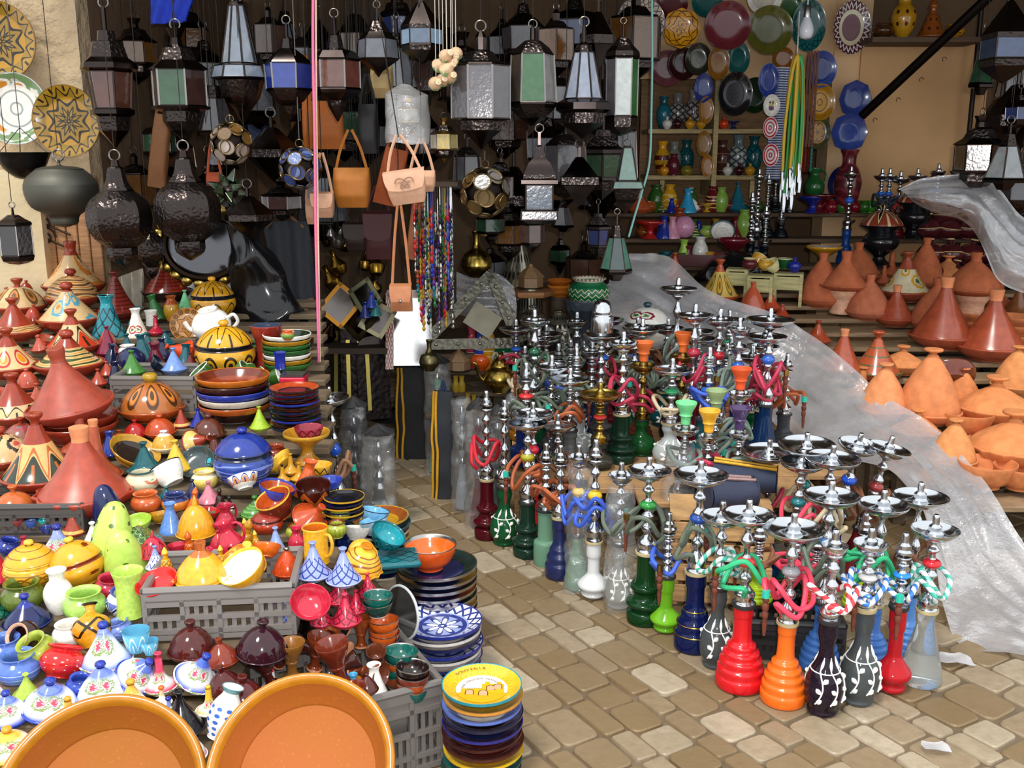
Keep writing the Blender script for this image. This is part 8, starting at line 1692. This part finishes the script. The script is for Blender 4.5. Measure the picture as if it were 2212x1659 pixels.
b = MB(); q0 = at_y(640,640,4.82); q1 = at_y(676,860,4.82); b.box(((q0.x+q1.x)/2,4.86,(q0.z+q1.z)/2),(q1.x-q0.x+.03,.03,q0.z-q1.z),C('a8865c',.8)); o = b.build('board'); tag(o,'tan board standing behind the black plastic bag and dark plates','board')
p = at_y(590,712,4.5); b = MB()
b.grid(lambda u,v: crumple(Vector((.17*(1-.55*v)*math.cos(u*2*PI)*(1 if v<.75 else .9)-.11*v, .10*(1-.4*v)*math.sin(u*2*PI), .50*v-.02)),.045,8), 34, 26, PL('0f0f12',.14)); o = b.build('black_plastic_bag'); o.location = p; tag(o,'tall crumpled black plastic bag between the yellow pots and the rope','bag')
cloth_panel('cloth',[(322,-40,4.95),(425,-40,4.95),(402,46,4.95),(324,52,4.95)],'bright blue cloth hanging at the top behind the columned lantern','cloth',CL('2440c0',.8,30))
# gilt scalloped mirror and white card behind the dark red tagine
p = at_y(440,530,4.62); r = root_at('mirror', p, 1, 'black and gold scalloped oval mirror frame behind the teardrop lantern','mirror',(0,0),RT(10)); R_ = 84*m_per_px(p); b = MB()
pts_ = [(R_*math.cos(a*PI/30),0,R_*.86*math.sin(a*PI/30)) for a in range(60)]; b.tube(pts_,.024,MT('2a2018',.4),10,closed=True); b.build('frame', r); b = MB()
for a in range(22): T = Matrix.Translation((R_*1.13*math.cos(a*PI/11),-.01,R_*.98*math.sin(a*PI/11))); b.lathe(prof_s([(0,.014),(.02,.01),(.027,0),(0,-.01)],2),BRASS(),10,T@Matrix.Rotation(PI/2,4,'X'))
b.build('scallops', r); b = MB(); b.lathe([(0,0),(R_*.97,0)],MT('5a5a5e',.1),40,Matrix.Translation((0,.01,0))@Matrix.Diagonal((1,1,.86,1))@Matrix.Rotation(PI/2,4,'X')); b.build('glass', r)
cloth_panel('paper_sheet',[(395,590,4.75),(492,575,4.75),(505,735,4.60),(412,735,4.60)],'white paper sheet behind the yellow lidded pots','paper',PL('d8d8da',.7))
cloth_panel('paper_wrap',[(252,600,4.55),(300,582,4.6),(312,665,4.5),(262,690,4.45)],'crumpled grey wrapping paper beside the dark red ribbed tagine','paper',CL('b0a898',.8,30),fold=.03)
# scrolls of wrought iron on the left wall
for i,(x,y,s) in enumerate(((12,405,1),(12,440,1),(40,412,-1),(95,480,1),(98,512,1),(48,432,-1))):
    p = at_y(x,y,4.74); b = MB(); pts_ = [(s*.05*(1-a/22)*math.cos(a*.55),0,.05*(1-a/22)*math.sin(a*.55)) for a in range(20)]+[(s*.03,0,-.02),(s*.12,0,-.06)]; b.tube(crom(pts_[::-1],2),.005,MT('3a2f28',.5),6); o = b.build('iron_scroll'); o.location = p; tag(o,'curled wrought iron scroll on the left wall by the aged lantern','scroll','wrought iron scrolls on the left wall')
# cream pier at the far left
q0 = at_y(-30,480,4.70); q1 = at_y(92,480,4.70); b = MB(); b.box(((q0.x+q1.x)/2,4.73,.80),(q1.x-q0.x,.08,1.46),stucco('cream_plaster','d4c09a',12,.15)); struct('wall_pier', b)
# ---------------------------------------------------------------- metal lamps behind the pallet
FIL = P('dots','8a8676','2a2620',22,5,.26); FIL = (lambda t: (setattr(t.node_tree.nodes['Principled BSDF'].inputs['Metallic'],'default_value',.75), t)[1])(FIL); PEW = MT('77746a',.35)
def mlamp(x,y,w_,label,shape,S,m=None,z=None,n=24,p=None):
    p = p or on_z(x,y,S); s = w_*m_per_px(p); r = root_at('metal_lamp', p, s, label,'lamp')
    prof = {'cone':[(.5,0),(.46,.05),(.12,1.05),(.1,1.12),(.2,1.16),(.1,1.3),(0,1.34)],'dome':[(.5,0),(.5,.05),(.46,.2),(.3,.5),(.12,.68),(.12,.75),(0,.8)],'flask':[(.2,0),(.25,.03),(.48,.3),(.5,.5),(.4,.78),(.14,.98),(.12,1.35),(.16,1.5),(.13,1.5),(0,1.2)],'hut':[(.5,0),(.5,.42),(.56,.44),(.3,.72),(.1,.86),(.08,.95),(0,1.0)]}[shape]
    b = MB(); b.lathe(prof_s(prof,4) if shape!='hut' else prof, m or FIL, n if shape!='hut' else 6, smooth=shape!='hut'); b.build('pierced_body', r)
    b = MB(); b.lathe([(.52,0),(.55,.03),(.5,.06)] if shape!='flask' else [(.26,0),(.28,.03),(.22,.05)], PEW, n); b.build('base_ring', r); return r
mlamp(1120,640,108,'tall pierced metal cone lamp with dark stones behind the wooden shelf','cone',.64,p=at_y(1120,636,5.75))
mlamp(1030,598,66,'aged brass flask with long neck above the clear plastic','flask',.8,BRASS(),p=at_y(1030,600,5.5)); 
mlamp(1146,622,54,'small wooden hut shaped lamp on the hexagonal shelf','hut',.8,WD('8a6a48',.5),p=at_y(1146,622,5.45))
mlamp(1150,742,112,'pierced dome lamp of pale metal under the hexagonal shelf','dome',.58); mlamp(1208,748,104,'pierced dome lamp of pale metal with lattice panels, right one','dome',.58)
mlamp(992,772,50,'wooden lantern with orange windows at the left end of the brass bench','hut',.48,WD('9a7a58',.6),p=surf('B',992,830))
mlamp(928,800,44,'aged brass bottle vase in front of the white mirror','flask',.3,MT('6a6244',.4),p=at_y(928,800,4.75))
p = at_y(1146,626,5.45); b = MB(); b.lathe([(0,-.03),(.13,-.03),(.14,-.012),(.14,0),(0,0)],WD('a8744a',.6),6); o = b.build('stool_top'); o.location = p; tag(o,'hexagonal wooden board carrying the hut shaped lamp','board'); b = MB(); b.lathe([(.06,.02),(.09,-.5),(.11,p.z and -.0-(p.z-.60)),(0,-(p.z-.60))],FIL,12); o2 = b.build('pierced_support', o)
for i,(z_,c) in enumerate(((0,'b0641c'),(.03,'c87a2a'),(.06,'a85a1c'))):
    q = at_y(1208,640,5.5)+Vector((0,0,z_)); one('bowl',shape_mesh('dish',mset({'a':G(c)},TR)),q,54*m_per_px(q),('lowest','middle','top')[i]+' amber wooden bowl of the pile beside the hut shaped lamp','bowl')
q = at_y(1207,640,5.5); b = MB(); b.lathe([(0,0),(.05,0),(.05,-(q.z-.58)),(0,-(q.z-.58))],WD('4a3828'),12); o = b.build('post'); o.location = q; tag(o,'short dark post under the pile of amber wooden bowls','post')
# pierced metal triangle (star frame)
p = at_y(1055,742,5.1); r = root_at('metal_star', p, 1, 'large pierced metal triangle leaning among the brass ware','ornament',(-14,0),RT(6)); tri = [(-.34,0),(.16,0),(.02,.36)]
for i in range(3):
    a, c = Vector((tri[i][0],0,tri[i][1])), Vector((tri[(i+1)%3][0],0,tri[(i+1)%3][1])); d = (c-a); b = MB(); ang = math.atan2(d.z,d.x); R3 = Matrix.Rotation(-ang,3,'Y'); b.box((a+c)/2,(d.length,.02,.055),EM('4f4d44',.4,50),R3); b.build('bar', r)
    for q in range(4): b2 = MB(); b2.lathe([(0,.012),(.008,.008),(.01,0)],PEW,10,Matrix.Translation(a.lerp(c,(q+.6)/4.4)+Vector((0,-.012,0)))@Matrix.Rotation(PI/2,4,'X')); b2.build('stud', r)
b = MB(); b.box((-.03,-.02,.12),(.16,.03,.13),MT('5a574c',.4),Matrix.Rotation(.6,3,'Y')); b.build('square_box', r)
# lone hookah at the corner of the heap and the shoe
hookah('lone hookah with blue stem and tilted tray beside the dark plates', GL('142a6a',.06,.3), tx=735,ty=865,z=.0,Y=3.9,vw=46,tw=82,vs='tube',vh=.3,seed=501,hose=HB('b08060'),bead=BD('1f55c0'),loops=1.0,tilt=(4,-3))
p = on_z(845,912,0.0); r = root_at('shoe', p, 1, 'black leather shoe standing at the end of the aisle','shoe',(0,0),RT(70))
b = MB(); b.grid(lambda u,v: (.045*math.cos(u*2*PI)*(1-.25*math.sin(v*PI*.5))*(.9+.25*math.sin(u*2*PI)**2), .13*math.sin(u*2*PI)*(1-.35*v), .012+.075*v*(1-.45*max(0,math.sin(u*2*PI)))),26,8,PL('0e0e10',.25)); b.build('upper', r)
b = MB(); b.lathe([(0,0),(.05,0),(.05,.014),(0,.014)],PL('1a1612',.6),24,Matrix.Diagonal((.95,2.7,1,1))); b.build('sole', r)
# ================================================================ small pottery wedged between the larger pieces of the heap
bpy.context.view_layer.update()
def heap_items():
    L = []
    for o in COL.objects:
        if o.parent is None and o.get('label') and o.location.x < -.15 and 1.7 < o.location.y < 4.6 and o.location.z < 1.2:
            n = o.name.split('.')[0]
            if n in ('plank_bench', 'rope', 'string', 'cord', 'jacket', 'board', 'hookah', 'hookah_bag', 'carry_bag'): continue
            w = o.scale.x*.5 if n not in ('crate',) else .0
            L.append([o, o.location.x, o.location.y, o.location.z, w, n])
    return L
HI = heap_items()
CRB = [(o.location.x, o.location.y, o.rotation_euler.z) for o, *_ in HI if o.name.startswith('crate')]
Z = [ # zone test, name, colours, shapes
 (lambda x, y: x < 232 and y < 1110, 'terracotta ranks at the left', [('terracotta','a8402a'),('rust red','98361f'),('brick','b4503a')], ['T','T','dish']),
 (lambda x, y: y < 880 and x < 440, 'crates at the back of the heap', [('teal','135560'),('navy','161f40'),('maroon','6a1a2c'),('green','2f6a34'),('white','e4e0d8')], ['T','jar','bottle']),
 (lambda x, y: y < 880, 'back right of the heap', [('yellow','c8921c'),('dark brown','2c1612'),('green','2f5a24'),('amber','a0561c')], ['bowl','jar','T']),
 (lambda x, y: y < 1095, 'middle of the heap', [('amber','b0641c'),('yellow','d0a02a'),('teal','12606a'),('white','e8e4da'),('orange','c8561c'),('brown','5a2416'),('cobalt','22388c')], ['T','jar','bowl','bottle','cup']),
 (lambda x, y: y < 1330 and x < 330, 'left side of the heap', [('yellow','d8a22a'),('white','ece8e0'),('lime','a8c84a'),('cobalt','26368c'),('raspberry','b02440')], ['T','jar','bowl']),
 (lambda x, y: y < 1370, 'red and yellow part of the heap', [('raspberry','b8243c'),('yellow','dca22a'),('orange','d0601c'),('red','b01c1c'),('mustard','b8841c')], ['T','minaret','bowl','T']),
 (lambda x, y: x < 400, 'front left of the heap', [('white','ecebf0'),('cobalt','2c46a8'),('periwinkle','6f86cc'),('lime','a8c04a'),('yellow','e0b040'),('pink','d06080')], ['T','T','jar','cup']),
 (lambda x, y: True, 'brown group of the heap', [('chestnut','4a1a14'),('plum','30101a'),('red brown','6a2614')], ['T','goblet']),
]
rr = random.Random(99); cnt = 0; y = 655
while y < 1600:
    x = -10 + rr.uniform(0, 20); sc_ = .55 + .45*(y-650)/900
    while x < 800:
        lim = 690 if y < 900 else 690 + (y-900)*.20
        px, py = x + rr.uniform(-8, 8), y + rr.uniform(-8, 8); x += 26*sc_ + 6
        if px > lim: continue
        p = surf('L', px, py); w = rr.uniform(52, 80)*sc_*m_per_px(p); r_ = w*.5
        if p.y < 2.08: continue
        if any(math.hypot(p.x-a, p.y-b) < (w2+r_)*.80 for _, a, b, z2, w2, n in HI if abs(z2-p.z) < .16): continue
        if any(abs((p.x-a)*math.cos(t)+(p.y-b)*math.sin(t)) < .19+r_ and abs(-(p.x-a)*math.sin(t)+(p.y-b)*math.cos(t)) < .13+r_*.8 for a, b, t in CRB): continue
        for t_, zn, cols, shp in Z:
            if t_(px, py): break
        cn, ch = rr.choice(cols); sh = rr.choice(shp); tl = (rr.uniform(-6, 16), rr.uniform(-14, 14)); wp = w/m_per_px(p)
        if sh == 'T':
            lab = 'small %s tagine wedged in the %s' % (cn, zn)
            m = G(ch); m2 = m if rr.random() < .5 or cn in ('terracotta','brick') else P(rr.choice(['stripe','zig','bloom']), ch, dkh(ch) if cn != 'white' else '4a5ab0', 6, 2, .16)
            o = tagine(px, py, wp, lab, m, m, m2, m, style=rr.choice(['cone','dome','line','bell']), kn=rr.choice(['cup','ball']), h=rr.uniform(.55,.85), tilt=(tl[0]*.6, tl[1]*.6), p=p, seg=28, group='small %s tagines wedged in the %s' % (cn, zn))
        else:
            nm = {'goblet':'hookah bowl','minaret':'pierced lamp'}.get(sh, sh)
            o = pot(sh, px, py, wp, 'small %s glazed %s wedged in the %s' % (cn, nm, zn), p=p, a=G(ch), b=G(ch) if rr.random() < .6 else P('zig' if sh != 'minaret' else 'diamond', ch, dkh(ch), 8, 2, .14), tilt=tl, seg=24, group='small %s glazed %ss wedged in the %s' % (cn, nm, zn))
        HI.append([o, p.x, p.y, p.z, r_*.9, 'f']); cnt += 1
    y += 17*sc_ + 5
# settle: nudge pieces standing on the same plank apart, by at most two centimetres
HI = [h for h in heap_items() if h[5] in ('tagine','jar','bottle','bowl','cup','vase','lidded_pot','mug','pitcher','flask','openwork_lamp','lampshade','hookah_bowl','dish')]
orig = [(h[1], h[2]) for h in HI]
for it in range(14):
    for i in range(len(HI)):
        a = HI[i]
        for j in range(i+1, len(HI)):
            b_ = HI[j]
            if abs(a[3]-b_[3]) > .03: continue
            dx, dy = b_[1]-a[1], b_[2]-a[2]; d = math.hypot(dx, dy) or 1e-4; R_ = (a[4]+b_[4])*.90
            if d < R_ and d > .25*R_:
                k = (R_-d)*.25/d
                a[1] -= dx*k; a[2] -= dy*k; b_[1] += dx*k; b_[2] += dy*k
    for h, (ox, oy) in zip(HI, orig):
        dx, dy = h[1]-ox, h[2]-oy; d = math.hypot(dx, dy)
        if d > .02: h[1] = ox+dx*.02/d; h[2] = oy+dy*.02/d
for h in HI: h[0].location.x, h[0].location.y = h[1], h[2]
print('FILL', cnt)
# ================================================================ light and camera
w = bpy.data.worlds.new('World'); sc.world = w; w.use_nodes = True
bg = w.node_tree.nodes['Background']; bg.inputs[0].default_value = (.93, .97, 1.0, 1); bg.inputs[1].default_value = 1.5
su = bpy.data.lights.new('sun', 'SUN'); su.energy = 2.3; su.angle = RT(12); su.color = (1.0, .96, .88)
so = bpy.data.objects.new('sun', su); COL.objects.link(so); so.rotation_euler = (RT(24), RT(-14), 0)
fl = bpy.data.lights.new('camera_flash', 'POINT'); fl.energy = 190; fl.shadow_soft_size = .02; fl.color = (1, .98, .95)
fo = bpy.data.objects.new('camera_flash', fl); COL.objects.link(fo); fo.location = (.06, -.05, CH + .09)
cd = bpy.data.cameras.new('camera'); cam = bpy.data.objects.new('camera', cd); COL.objects.link(cam)
cam.location = (0, 0, CH); cam.rotation_euler = (PI/2 - TH, 0, 0); cd.sensor_width = 36; cd.lens = 36*F/2212; cd.clip_start = .05
sc.camera = cam
vs = sc.view_settings; vs.view_transform = 'Standard'; vs.look = 'None'; vs.gamma = 1; vs.exposure = 0.0; vs.use_curve_mapping = False
